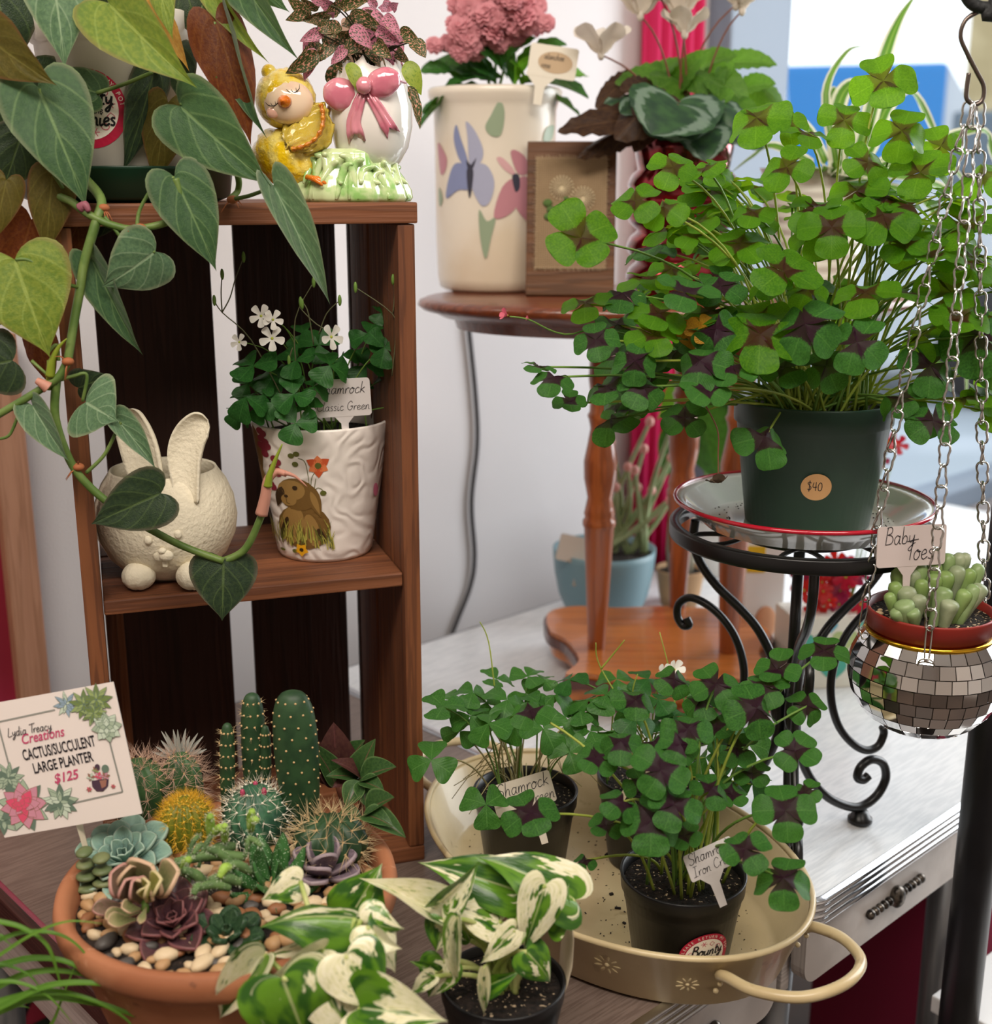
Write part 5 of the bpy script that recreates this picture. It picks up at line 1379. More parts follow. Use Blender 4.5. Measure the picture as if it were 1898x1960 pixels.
for rg, (nn_, el__, ln_) in enumerate(((9, 5, 1.), (8, 30, .95), (7, 52, .85), (5, 72, .75))):
    for i_ in range(nn_):
        vs, fs, uv = g_leaf([(0, 0), (.2, .2), (.34, .6), (.26, .92), (0, 1)], 5, 2, .3, .5)
        _kb.add(vs, fs, uv, Matrix.Rotation(2 * PI * (i_ + .5 * (rg % 2)) / nn_, 4, 'Z') @ Matrix.Rotation(R(el__), 4, 'X') @ Matrix.Diagonal((.75, ln_, 1, 1)))
kb_me = _kb.mesh('blossom')
rk = random.Random(4)
for (cx, cy, rx, ry, n) in ((890, 60, 42, 42, 26), (955, 45, 45, 40, 26), (1000, 30, 34, 40, 22), (915, 15, 55, 30, 22), (1045, 42, 10, 10, 2), (975, 0, 50, 30, 16), (890, 92, 24, 14, 6), (830, 82, 6, 6, 1)):
    for i in range(n):
        a = rk.uniform(0, 2 * PI); q_ = math.sqrt(rk.random())
        P = W(cx + rx * q_ * math.cos(a), cy + ry * q_ * math.sin(a), 1.49 - .03 * (1 - q_) + rk.uniform(-.006, .006))
        ob('blossom', kb_me, kp_m, KAL, rel(KAL, Matrix.Translation(P) @ Matrix.Rotation(R(60) + rk.uniform(-.6, .6), 4, 'X') @ Matrix.Rotation(rk.uniform(-.6, .6), 4, 'Y') @ Matrix.Scale(rk.uniform(.009, .013), 4)))
for x in (890, 950, 1000): stem(KAL, arc(KC + Vector((0, 0, .2)), W(x, 60, 1.5), .7, 5), .002, stem_g)
tagcard('plant_tag', 'cream tag with a kraft label in the pink kalanchoe', (W(998, 78, 1.455), W(1090, 92, 1.455), W(1008, 142, 1.455)), .0012, pm('tag_ivory', '#e6dfcf', .5), [], ink_m, (.3, .011, .03))
kt_, kf_, kw_, kh_ = TAGLAST
m = MB().add(*g_poly2(ell(kw_ * .55, kh_ * .48, kw_ * .36, kh_ * .34, 24), lambda u, v: kf_(u, v, .0003), 2))
for a_, b_ in (('Kalanchoe', .56), ('double pink' if False else 'rose', .28)):
    for g in hand(a_, kh_ * .2, kw_ * .27, kh_ * b_, lambda u, v: kf_(u, v, .0005), .09, .1, sx=.9): m.add(*g, mi=1)
m.build('kraft_label', [pm('label_kraft', '#c2a888', .7), ink_m], kt_, False)
# plaque with burlap
PQ = thing('burlap_plaque', 'small dark wood plaque with crocheted flowers on burlap, leaning on the crock', 'plaque', W(1090, 572, 1.425))
PQ.matrix_world = Matrix.Translation(Vector((W(1090, 560, 1.432).x, 1.432, TOPZ))) @ Matrix.Rotation(R(-4), 4, 'Z')
qk = depth(PQ.matrix_basis.translation) / F_PX
pw_, phh = 168 * qk, 287 * qk
TL = Matrix.Rotation(R(-9), 4, 'X')
wq = wood('plaque_wood', '#6b4526', '#5a381d', '#38210f', 0, .6)
MB().add(*g_box(pw_, .016, phh, .0015, (0, 0, phh / 2))).build('board', wq, PQ, False, TL)
t = NT('burlap'); v = t.coord('Object')
sv = t.n('SeparateXYZ', {0: v}); wx = t.math('SINE', t.math('MULTIPLY', sv.outputs[0], 2600.)); wz = t.math('SINE', t.math('MULTIPLY', sv.outputs[2], 2600.))
c = t.mix(t.ramp(t.math('ADD', wx, wz), -.8, 1.2), C('#8a7358'), C('#a8906f')); c = t.mix(t.math('MULTIPLY', t.noise(v, 120), .4), c, C('#7d684e'))
burl = t.done(t.bsdf(c, .95, 0, t.math('ADD', wx, wz), .5, .0006))
bq = MB().add(*g_box(pw_ * .80, .002, phh * .72, .0004, (0, -.0092, phh * .535))).build('burlap', burl, PQ, False, TL)
m = MB()
for i in range(150):
    s = i / 150 * 4; e = s % 1 - .5; hw, hh = pw_ * .40, phh * .36
    p = [(e * 2 * hw, hh), (hw, e * 2 * hh), (e * 2 * hw, -hh), (-hw, e * 2 * hh)][int(s)]
    d_ = [(0, 1), (1, 0), (0, -1), (-1, 0)][int(s)]
    j_ = random.uniform(-.001, .001)
    m.add(*g_tube([(p[0] - d_[0] * .002, -.0103, phh * .535 + p[1] - d_[1] * .002), (p[0] + d_[0] * .002 + j_, -.0105, phh * .535 + p[1] + d_[1] * .002 + j_)], .0003, 4))
o_ = m.build('fray', pm('burlap_thread', '#b9a384', .9), bq, False); o_['kind'] = 'stuff'
def pq(px, py): return Vector(((px - 1090) * qk, -.0115, (572 - py) * qk))
lace = pm('lace_cream', '#d6c6a4', .9)
for (px, py, r_) in ((1072, 372, 22), (1112, 392, 22)):
    m = MB(); c = pq(px, py)
    for k in range(22):
        a = 2 * PI * k / 22; e = c + Vector((math.cos(a), 0, math.sin(a))) * r_ * qk
        m.add(*g_tube([c, (c + e) / 2 + Vector((0, -.0015, 0)), e], [.0003, .0004, .0005], 5)); m.add(*g_ball(.0009, .0009, .0009, e, 6, 4))
    m.add(*g_ball(.002, .0012, .002, c, 8, 5)); m.build('crochet_flower', lace, PQ, True, TL)
gm = pm('felt_green', '#4f6a34', .9); ym = pm('felt_yellow', '#d9a818', .9)
for (px, py, r_) in ((1046, 400, 9), (1052, 412, 8), (1048, 425, 9), (1080, 392, 5)): MB().add(*g_ball(r_ * qk, .002, r_ * qk * .8, pq(px, py), 12, 8, rosebud)).build('felt_leaf', gm, PQ, True, TL)
for (px, py, r_) in ((1074, 415, 9), (1084, 420, 7), (1066, 418, 6)): MB().add(*g_ball(r_ * qk, .0025, r_ * qk, pq(px, py), 12, 8, rosebud)).build('felt_blossom', ym, PQ, True, TL)
# red vase with cyclamen
VC = Vector((W(1305, 400, 1.46).x, 1.46, TOPZ))
CYC = thing('potted_cyclamen', 'white-flowered cyclamen in a shiny ribbed red vase', 'potted plant', VC)
vr = pm('vase_red_metallic', '#8a0f22', .1, .75, col2='#5a0714', ns=30, stretch=(1, 1, 4), coat=.6)
prof = [(0, 0), (.05, 0)]
for k in range(4):
    z = .004 + k * .034; prof += [(.050, z), (.059, z + .008), (.062, z + .016), (.058, z + .026), (.051, z + .032)]
prof += [(.053, .148), (.055, .16), (.0555, .172), (.053, .172), (.05, .15), (.048, .02), (0, .02)]
MB().add(*g_lathe(prof, 64)).build('vase', vr, CYC)
soil(CYC, .051, .158)
t = NT('cyclamen_leaf'); uv = t.n('TexCoord').outputs['UV']; sx = t.n('SeparateXYZ', {0: uv})
u_ = t.math('ABSOLUTE', t.math('MULTIPLY_ADD', sx.outputs[0], 2., -1.)); rr_ = t.math('ADD', t.math('ABSOLUTE', t.math('SUBTRACT', t.math('ADD', t.math('MULTIPLY', u_, .55), t.math('MULTIPLY', t.noise(uv, 9), .25)), .52)), 0.)
band = t.math('SUBTRACT', 1., t.ramp(rr_, .04, .10))
c = t.mix(t.math('MULTIPLY', band, .55), t.mix(t.ramp(t.noise(uv, 4), .35, .65), C('#22402c'), C('#365a34')), C('#8fa596'))
sh = t.bsdf(c, .45); cyl = t.done(t.n('MixShader', {0: .22, 1: sh, 2: t.n('BsdfTranslucent', {'Color': c}).outputs[0]}).outputs[0])
cyb = leafmat('cyclamen_underside', '#352219', '#46301e', '#7a5a3c', .3, 3, .4, transl=.3)
cyg = leafmat('cyclamen_green', '#3f6a24', '#557f2c', '#86a85a', .3, 3, .4, transl=.4, tcol='#8ac02c')
CL = [MB().add(*g_leaf([(0, 0), (.12, -.14), (.34, -.16), (.50, .02), (.55, .3), (.46, .58), (.28, .82), (.1, .96), (0, 1)], 16, 4, f, d, .03, 5, c_, seed=i)).mesh('leaf') for i, (f, d, c_) in enumerate(((.1, .1, .1), (.3, .25, .2), (-.3, .3, .3)))]
top = VC + Vector((0, 0, .165))
for (ax, ay, tx, ty, w, mt, Y) in ((1297, 200, 1250, 240, 2.2, cyl, 1.38), (1300, 195, 1330, 250, 2.0, cyl, 1.385), (1350, 250, 1350, 295, 1.5, cyl, 1.39), (1270, 180, 1180, 240, .8, cyb, 1.40), (1230, 225, 1070, 240, .45, cyb, 1.42), (1250, 170, 1190, 165, .8, cyb, 1.44), (1350, 180, 1390, 120, .9, cyg, 1.46), (1300, 160, 1340, 95, .7, cyg, 1.46),
                               (1290, 140, 1180, 150, .5, cyg, 1.47), (1400, 120, 1480, 110, .6, cyg, 1.48), (1380, 200, 1420, 260, .9, cyl, 1.40), (1240, 200, 1190, 210, 1.0, cyl, 1.42), (1440, 150, 1500, 200, .7, cyg, 1.47), (1370, 150, 1430, 190, .8, cyg, 1.44), (1210, 240, 1110, 275, .4, cyb, 1.43), (1320, 140, 1380, 150, .8, cyg, 1.45), (1240, 150, 1300, 110, .6, cyg, 1.48), (1400, 230, 1460, 280, .9, cyl, 1.41), (1230, 190, 1170, 180, .8, cyl, 1.45), (1310, 160, 1260, 130, .9, cyg, 1.46), (1420, 170, 1475, 150, .8, cyg, 1.46), (1350, 210, 1400, 175, 1.0, cyg, 1.43), (1260, 220, 1215, 275, .8, cyb, 1.42), (1400, 200, 1445, 225, .9, cyg, 1.42), (1340, 130, 1400, 95, .8, cyg, 1.48), (1200, 150, 1140, 200, .5, cyb, 1.46)):
    a_, b_ = W(ax, ay, Y), W(tx, ty, Y - .03)
    leaf(CYC, random.choice(CL), a_, b_, mt, w, nrm=tocam(a_) * .6 + UP * .5)
    stem(CYC, arc(top + Vector((random.uniform(-.02, .02), 0, 0)), a_, .7, 4), .0012, stem_r, seg=5, k=2)
cw = pm('cyclamen_petal', '#e6ddd0', .55, transl=.35)
CP = MB().add(*g_leaf([(0, 0), (.1, .1), (.22, .4), (.3, .7), (.2, .93), (0, 1)], 8, 3, .35, -.3, .06, 1.5, 0)).mesh('petal')
for (x, y, s) in ((1150, 105, 70), (1225, 30, 85), (1300, 30, 80), (1408, 10, 60), (1310, 65, 60), (1420, 20, 40), (1260, -10, 70)):
    b_ = W(x, y, 1.43)
    r_ = s * depth(b_) / F_PX
    fl = ob('flower', MB().add(*g_ball(.004, .004, .006, (0, 0, 0), 10, 6)).mesh('flower'), cw, CYC, rel(CYC, Matrix.Translation(b_)))
    for k in range(5):
        a = 2 * PI * k / 5 + x; d = Vector((.42 * math.cos(a), .42 * math.sin(a), .9)).normalized()
        ob('petal', CP, cw, fl, frame(Vector((0, 0, 0)), d * r_, Vector((math.cos(a), math.sin(a), 0)), .75))
    stem(CYC, arc(top + Vector((random.uniform(-.015, .015), .0, 0)), b_, .8, 5), .0013, stem_r, 'flower_stem', 6, 2)
# white ribbed pot with spider plant
SPC = Vector((W(1560, 450, 1.48).x, 1.48, TOPZ))
SPI = thing('potted_spider_plant', 'variegated spider plant in a white ribbed pot behind the oxalis', 'potted plant', SPC)
prof = [(0, 0), (.045, 0)] + [(.046 + .020 * i / 40 + .0012 * math.sin(i * 1.6), .002 + .138 * i / 40) for i in range(41)] + [(.063, .14), (.045, .01), (0, .01)]
MB().add(*g_lathe(prof, 56)).build('pot', pm('pot_white_ribbed', '#dfdcd2', .4), SPI)
soil(SPI, .06, .13)
t = NT('spider_leaf'); uv = t.n('TexCoord').outputs['UV']; sx = t.n('SeparateXYZ', {0: uv})
u_ = t.math('ABSOLUTE', t.math('MULTIPLY_ADD', sx.outputs[0], 2., -1.))
c = t.mix(t.ramp(u_, .55, .68), C('#5d8f2c'), C('#e6e8cf')); c = t.mix(t.math('SUBTRACT', 1., t.ramp(u_, .05, .12)), c, C('#8fb44c'))
sh = t.bsdf(c, .4); spl = t.done(t.n('MixShader', {0: .4, 1: sh, 2: t.n('BsdfTranslucent', {'Color': c}).outputs[0]}).outputs[0])
def blade(root, pts, wd, mat, name='leaf', fold=.3, m=2, nrm=None):
    P = spline(pts, 6); n = len(P); vs, fs, uv = [], [], []
    for i, p in enumerate(P):
        t = (P[min(n - 1, i + 1)] - P[max(0, i - 1)]).normalized(); z = tocam(p) * .6 + UP * .6 if nrm is None else Vector(nrm); x = t.cross(z)
        if x.length < 1e-4: x = Vector((1, 0, 0))
        x.normalize(); z = x.cross(t); s = i / (n - 1); w = wd * min(1, .55 + s * 2) * (1 - max(0, s - .45) / .55) ** .8 / 2
        for j in range(-m, m + 1):
            u = j / m; vs.append(loc_of(root, p + x * (u * w) + z * (abs(u) * w * fold))); uv.append((u * .5 + .5, s))
    k = 2 * m + 1
    for i in range(n - 1):
        for j in range(k - 1): a = i * k + j; fs.append((a, a + 1, a + 1 + k, a + k))
    return MB().add(vs, fs, uv).build(name, mat, root)
s0 = SPC + Vector((0, 0, .13))
for L, w in (([(1640, 300), (1690, 120), (1720, 40), (1752, -10)], 34), ([(1600, 330), (1605, 200), (1640, 160), (1665, 220), (1672, 320)], 32), ([(1640, 320), (1700, 200), (1745, 180), (1790, 260), (1812, 330)], 34), ([(1600, 330), (1590, 230), (1600, 170), (1612, 260)], 28), ([(1560, 320), (1480, 280), (1440, 300), (1400, 330)], 22), ([(1640, 340), (1740, 290), (1830, 330), (1880, 420)], 26),
             ([(1620, 330), (1800, 360), (1850, 470), (1860, 560)], 26), ([(1580, 320), (1540, 240), (1500, 230), (1460, 260)], 20), ([(1600, 320), (1580, 180), (1620, 100), (1660, 90)], 18), ([(1650, 350), (1780, 400), (1840, 600), (1850, 780)], 24), ([(1640, 340), (1860, 250), (1900, 300), (1930, 400)], 26), ([(1620, 300), (1640, 200), (1700, 150), (1760, 160)], 20)):
    blade(SPI, [s0 + Vector((random.uniform(-.015, .015), random.uniform(-.015, .015), 0))] + [W(x, y, 1.40 + .02 * i) for i, (x, y) in enumerate(L)], w * 1.4 / F_PX, spl)

# ================================================================== pots standing behind on the table
BPc = WZ(1155, 1150, 0); BPc = Vector((BPc.x, 1.72, 0))
BPc = Vector((W(1155, 1100, 1.66).x, 1.66, 0))
BLU = thing('potted_succulent', 'tall pencil succulent with pink tips in a pale blue ribbed pot', 'potted plant', BPc)
kbp = depth(BPc + Vector((0, 0, .05))) / F_PX
prof = [(0, 0), (.045, 0), (.052, .006), (.062, .03), (.068, .06), (.0705, .085), (.071, .095), (.068, .095), (.06, .03), (0, .02)]
MB().add(*g_lathe(prof, 48)).build('pot', pm('pot_pale_blue', '#71909a', .4, bump=.3, bs=3, bd=.002), BLU)
soil(BLU, .067, .086)
tw = pm('pencil_stem', '#9fae82', .5, col2='#8aa070', ns=40)
rs = random.Random(3)
for i in range(16):
    x0 = 1175 + rs.uniform(-40, 60); x1 = 1195 + rs.uniform(-50, 110); y1 = rs.uniform(800, 960)
    p0, p1 = W(x0, 1062, 1.66), W(x1, y1, 1.64 + rs.uniform(-.03, .03)); mid = (p0 + p1) / 2 + Vector((rs.uniform(-.015, .015), 0, 0))
    stem(BLU, [p0, mid, p1], .0042, tw, 'stem', 7, 5, .6)
    MB().add(*g_ball(.006, .005, .007, loc_of(BLU, p1), 10, 6)).build('tip', pm('pencil_tip', '#dfa39a', .5), BLU)
tagcard('plant_tag', 'blank tan tag stuck in the pale blue pot', (W(1048, 1014, 1.60), W(1118, 1030, 1.62), W(1062, 1070, 1.60)), .0012, pm('tag_blank_tan', '#b3a597', .7), [], ink_m, (.7, .01, .03))
TNc = Vector((W(1300, 1130, 1.70).x, 1.70, 0))
TAN = thing('potted_cactus', 'grey columnar cactus in a small tan clay pot', 'potted plant', TNc)
MB().add(*g_lathe([(0, 0), (.026, 0), (.030, .02), (.034, .05), (.036, .052), (.033, .053), (.028, .02), (0, .01)], 32)).build('pot', pm('pot_tan_clay', '#b08c66', .7), TAN)
soil(TAN, .032, .046)
def ribs(a): return 1 + .12 * math.cos(8 * a)
MB().add(*g_lathe([(0, .04), (.016, .045), (.019, .08), (.018, .12), (.012, .14), (0, .146)], 48, sq=ribs)).build('cactus_body', pm('cactus_grey', '#8f8a76', .7, bump=.4, bs=200), TAN)
# big heart-leaved plant by the curtain
HLc = Vector((W(1330, 900, 1.80).x, 1.80, 0))
HLF = thing('potted_anthurium', 'broad heart-leaved green plant in a white pot by the curtain', 'potted plant', Vector((.33, 1.86, 0)))
pot(HLF, .055, .042, .09, pm('pot_white_glaze', '#d9d6cf', .3, coat=.4), .01); soil(HLF, .05, .082)
for (ax, ay, tx, ty, w, mt) in ((1305, 835, 1268, 915, .9, kal_l), (1340, 790, 1375, 930, .8, kal_l), (1320, 740, 1260, 800, .8, kal_b), (1370, 700, 1420, 800, .8, kal_l)):
    a_ = W(ax, ay, 1.74); leaf(HLF, PH[0], a_, W(tx, ty, 1.72), mt, w); stem(HLF, arc(Vector((.33, 1.86, .085)), a_, .8, 5), .002, stem_g)
# gift bag with hearts and red flowers
BGc = Vector((W(1590, 1260, 1.42).x, 1.42, 0))
BAG = thing('gift_bag', 'white paper gift bag printed with pastel hearts', 'gift bag', BGc, R(8))
pb_ = pm('bag_paper', '#e8e6da', .6)
MB().add(*g_box(.125, .06, .09, .002, (0, 0, .045))).build('bag', pb_, BAG, False)
hm = [pm('heart_teal', '#4fae9c', .5), pm('heart_lime', '#b7c98a', .5), pm('heart_blue', '#5aa9c2', .5)]
def heart2(cx, cy, s, n=24):
    o = []
    for i in range(n):
        t = 2 * PI * i / n; o.append((cx + s * math.sin(t) ** 3, cy + s * (.8125 * math.cos(t) - .3125 * math.cos(2 * t) - .125 * math.cos(3 * t) - .0625 * math.cos(4 * t))))
    return o
m = MB()
for i, (x, z, s, c) in enumerate(((-.010, .024, .017, 0), (.028, .024, .016, 1), (-.036, .058, .017, 0), (.002, .060, .016, 1), (.036, .062, .017, 2), (-.046, .024, .012, 1), (.052, .038, .010, 0), (-.016, .078, .008, 2), (.018, .080, .007, 0))):
    m.add(*g_poly2(heart2(x, z, s), lambda u, v: Vector((u, -.0306, v)), 2, (x, z)), mi=c)
m.build('printed_hearts', hm, BAG, False)
RF = thing('artificial_flowers', 'bunch of glossy red artificial flowers in the hearts gift bag', 'flowers', BGc + Vector((0, 0, .088)))
rf_m = [pm('bloom_red', '#b01030', .35, transl=.2), pm('bloom_crimson', '#8a0f3c', .4, transl=.2), pm('bloom_scarlet', '#c8201c', .35, transl=.2)]
for i in range(26):
    x, y = 1590 + rs.uniform(-60, 60), 1122 + rs.uniform(-48, 48)
    P = W(x, y, 1.41 + rs.uniform(-.03, .03))
    flower5(RF, P, rs.uniform(.010, .017), (rs.uniform(-.6, .6), -1, rs.uniform(-.3, .8)), rf_m[i % 3], 6, 30)
    stem(RF, [BGc + Vector((rs.uniform(-.02, .02), 0, .085)), P], .0008, stem_g)
for i, (x, y) in enumerate(((1668, 850), (1682, 880), (1700, 845), (1718, 852), (1665, 900))):
    P = W(x, y, 1.55); flower5(RF, P, .013, (0, -1, .3), rf_m[i % 3], 5, 30); stem(RF, [BGc + Vector((.02, .01, .085)), P], .0008, stem_g)
# white paper parcel and yellow tag between the legs
PAR = thing('paper_bag', 'plain white paper bag standing behind the black stand', 'paper bag', Vector((W(1450, 1250, 1.52).x, 1.52, 0)), R(-5))
MB().add(*g_box(.05, .05, .155, .002, (0, 0, .0775))).build('bag', pm('paper_white', '#e9eaec', .6), PAR, False)
MB().add(*g_box(.022, .002, .034, .0005, (-.012, -.0262, .128))).build('label', pm('label_yellow', '#e0bd1c', .5), PAR, False)
MB().add(*g_ball(.014, .004, .022, (.004, -.026, .045), 14, 8)).build('ornament', pm('ornament_peach', '#d8a07c', .5), PAR)
# things low on the right
SHF = thing('white_shelf', 'white painted shelf top below the black pole', 'shelf', Vector((.50, 1.05, FLOOR)), R(43))
szz = WZ(1800, 1880, .0)
sp_ = W(1780, 1900, 1.0)
SHF.matrix_world = Matrix.Translation(Vector((W(1782, 1905, 1.04).x, 1.04, FLOOR))) @ Matrix.Rotation(R(40), 4, 'Z')
zz = W(1782, 1905, 1.04).z - FLOOR
wsh = pm('shelf_white', '#dcdcdc', .4)
MB().add(*g_box(.5, .22, .018, .002, (.25, -.11, zz - .009))).build('top', wsh, SHF, False)
for x in (.03, .47): MB().add(*g_box(.02, .2, zz - .018, .002, (x, -.11, (zz - .018) / 2))).build('side', wsh, SHF, False)
CRD = thing('magazine', 'magazine with a floral cover lying on the black stool', 'magazine', (.285, .985, FLOOR + .5255), R(20))
STL = thing('stool', 'black boxy stool on the floor in front of the table', 'stool', (.285, .985, FLOOR), R(20))
MB().add(*g_box(.13, .10, .012, .002, (0, 0, .006))).build('cover', pm('cover_floral', '#cfcac8', .4, col2='#b0707e', ns=26, lo=.52, hi=.58), CRD, False)
MB().add(*g_box(.12, .09, .03, .004, (0, 0, .51))).build('seat', pm('stool_black', '#17171a', .5), STL, False)
for x_ in (-.045, .045):
    for y_ in (-.03, .03): MB().add(*g_box(.018, .018, .495, .002, (x_, y_, .2475))).build('leg', pm('stool_black', '#17171a'), STL, False)

BXR = thing('storage_box', 'crimson fabric storage box on the floor under the table', 'box', (.70, 1.58, FLOOR), R(43))
crm = pm('fabric_crimson', '#7d1234', .8, bump=.3, bs=300)
MB().add(*g_box(.55, .22, .60, .006, (0, 0, .30))).build('body', crm, BXR, False)
MB().add(*g_box(.56, .23, .05, .006, (0, 0, .6251))).build('lid', pm('fabric_crimson_dark', '#640f2a', .8), BXR, False)
# ================================================================== terracotta bowl of cacti and succulents
BZ = .128
BC = Vector((-.181, .759, 0))
BOWL = thing('terracotta_planter', 'wide terracotta bowl planted with cacti and succulents', 'planter', BC)
t = NT('terracotta'); v = t.coord('Object')
c = t.mix(t.ramp(t.noise(v, 18, 4), .4, .65), C('#965c3c'), C('#a86e4c')); c = t.mix(t.math('MULTIPLY', t.ramp(t.noise(v, 60, 4), .62, .72), .45), c, C('#d3a283')); c = t.mix(t.math('MULTIPLY', t.ramp(t.noise(v, 110, 3), .66, .72), .5), c, C('#5a3624'))
terra = t.done(t.bsdf(c, .7, 0, t.noise(v, 220, 3), .15, .001))
RB_ = .114
MB().add(*g_lathe([(0, .0), (.070, 0), (.074, .004), (.090, .055), (.101, .098), (.1045, .104), (.110, .107), (.1135, .113), (RB_, .120), (.1125, .1265), (.109, BZ), (.1045, .1265), (.102, .122), (.100, .11), (.09, .06), (0, .05)], 96)).build('bowl', terra, BOWL)
SZ = .112
soil(BOWL, .1005, SZ, soilmat('soil_dark', '#6a5442', .7, .75), dome=.006, amp=.003)
def sp_(px, py, dz=0.): return WZ(px, py, SZ + .003 + dz)
PEB = [MB().add(*g_ball(1, .85, .7, (0, 0, 0), 10, 7, lambda d, k=k: 1 + .12 * math.sin(d.x * 3 + k) * math.cos(d.y * 4 + k * 2))).mesh('pebble') for k in range(4)]
pcol = [('tan', pm('pebble_tan', '#b8946a', .55, col2='#a37d55', ns=90)), ('cream', pm('pebble_cream', '#d6c3a3', .5, col2='#c4ab86', ns=90)), ('rusty brown', pm('pebble_rust', '#94633f', .55, col2='#7a4d30', ns=90)), ('dark grey', pm('pebble_grey', '#55504c', .5, col2='#3d3a38', ns=90))]
rp = random.Random(21); placed = []
tries = 0
while len(placed) < 285 and tries < 12000:
    tries += 1
    a = rp.uniform(0, 2 * PI); r_ = .097 * math.sqrt(rp.uniform(.02, 1)); p = BC + Vector((r_ * math.cos(a), r_ * math.sin(a), 0)); s = rp.uniform(.0034, .0066)
    if any((p - q_).length < (s + s2) * .74 for q_, s2 in placed): continue
    placed.append((p, s)); ci = rp.choices((0, 1, 2, 3), (4, 4, 2.2, 1))[0]; nm, mt = pcol[ci]
    dome_z = SZ + .006 * (1 - (r_ / .1005) ** 2)
    o = ob('pebble', rp.choice(PEB), mt, None, Matrix.Translation((p.x, p.y, dome_z + s * .45)) @ Matrix.Rotation(rp.uniform(0, 6.3), 4, 'Z') @ Matrix.Rotation(rp.uniform(-.4, .4), 4, 'X') @ Matrix.Diagonal((s * rp.uniform(1, 1.45), s, s, 1)))
    tag(o, 'small rounded %s pebble on the soil of the terracotta bowl' % nm, 'pebble', '%s pebbles in the terracotta bowl' % nm)

def spines(root, pts, L, r, mat, n=8, lean=.9, seed=0, name='spines', extra=None):
    """a burst of spines at each areole (point, outward normal)"""
    rn = random.Random(seed); m = MB()
    for p, nr in pts:
        for k in range(n):
            d = (Vector((rn.gauss(0, 1), rn.gauss(0, 1), rn.gauss(0, 1))).normalized() * lean + nr).normalized(); l = L * rn.uniform(.6, 1.15)
            x = d.orthogonal().normalized() * r; y = d.cross(x).normalized() * r
            m.add([p + x, p - x * .5 + y * .86, p - x * .5 - y * .86, p + d * l], [(0, 1, 3), (1, 2, 3), (2, 0, 3)])
    o = m.build(name, mat, root, False); o['kind'] = 'stuff'; return o
def areoles(root, pts, r, mat):
    m = MB()
    for p, nr in pts: m.add(*g_ball(r, r, r, p, 6, 4))
    o = m.build('areoles', mat, root); o['kind'] = 'stuff'
def ribcactus(name, label, base, r, h, nr, mat, smat, L, sr, n, amat, rows=8, topk=.9, depthk=.14, spi=0., lean=.9, tilt=(0, 0), group=None, seed=0):
    t = thing(name, label, 'cactus', base, 0, group)
    T = Matrix.Rotation(tilt[0], 4, 'X') @ Matrix.Rotation(tilt[1], 4, 'Y')
    prof = []
    for i in range(17):
        s = i / 16; th = -PI * .36 + (PI * .86) * s
        prof.append((max(.0, r * math.cos(th)), h * (.42 + .58 * math.sin(th) / 1.) if False else h * (math.sin(th) - math.sin(-PI * .36)) / (1 - math.sin(-PI * .36))))
    vs, fs, uv = [], [], []; seg = nr * 6
    for j, (q_, z) in enumerate(prof):
        for i in range(seg):
            a = 2 * PI * i / seg; k = 1 - depthk * (.5 - .5 * math.cos(nr * (a + spi * z / h)))
            vs.append(Vector((q_ * k * math.cos(a), q_ * k * math.sin(a), z))); uv.append((0, 0))
    for j in range(16):
        for i in range(seg): a = j * seg + i; b = j * seg + (i + 1) % seg; fs.append((a, b, b + seg, a + seg))
    MB().add(vs, fs).build('body', mat, t, True, T)
    pts = []
    for k in range(nr):
        for j in range(1, rows):
            s = j / rows * .94 + (.5 / rows if k % 2 and not spi else 0); th = -PI * .36 + PI * .86 * s
            q_, z = r * math.cos(th), h * (math.sin(th) - math.sin(-PI * .36)) / (1 - math.sin(-PI * .36))
            a = 2 * PI * k / nr - spi * z / h
            nrm = Vector((math.cos(a) * math.cos(th), math.sin(a) * math.cos(th), math.sin(th) * r / h + .1)).normalized()
            pts.append((T @ Vector((q_ * math.cos(a), q_ * math.sin(a), z)), T @ nrm))
    spines(t, pts, L, sr, smat, n, lean, seed)
    if amat: areoles(t, pts, .0009 if r > .015 else .0007, amat)
    return t, T
spw = pm('spine_white', '#e6dcc8', .5); spt = pm('spine_tan', '#cdb48a', .5); spg = pm('spine_gold', '#d9a92c', .5); spr = pm('spine_pinkish', '#c9a792', .5)
cg = pm('cactus_green', '#2f4f2c', .5, col2='#3f6338', ns=60); cgy = pm('cactus_yellow_green', '#5c6a1e', .5, col2='#7a7a1c', ns=60); cgb = pm('cactus_blue_green', '#2f5540', .5, col2='#3c6a4c', ns=60); cgd = pm('cactus_deep_green', '#1f3a22', .5, col2='#2c4a2c', ns=60)
awh = pm('areole_white', '#e6dfd0', .8); atn = pm('areole_tan', '#c9a878', .8)
dpx = .86 / F_PX
def at(px, py): return sp_(px, py)
ribcactus('barrel_cactus', 'round yellow-spined barrel cactus with a golden crown', at(360, 1628), .0195, .042, 18, cgy, spg, .008, .00018, 10, pm('areole_gold', '#d9b84a', .8), 12, seed=1)
t_, T_ = ribcactus('pincushion_cactus', 'white-dotted pincushion cactus with pink buds and long white spines', at(493, 1622), .0235, .049, 16, cgb, spw, .011, .00017, 6, awh, 9, spi=1.2, seed=2)
for dx, dy in ((-.007, -.008), (.008, -.006), (.0, .004)): MB().add(*g_ball(.002, .002, .0035, (dx, dy, .0475), 8, 6)).build('bud', pm('bud_magenta', '#a83a5a', .4), t_)
ribcactus('hedgehog_cactus', 'upright hedgehog cactus with brown-tipped star spines behind the barrel cactus', at(352, 1560), .0165, .052, 11, cg, spr, .015, .0002, 11, atn, 8, seed=3)
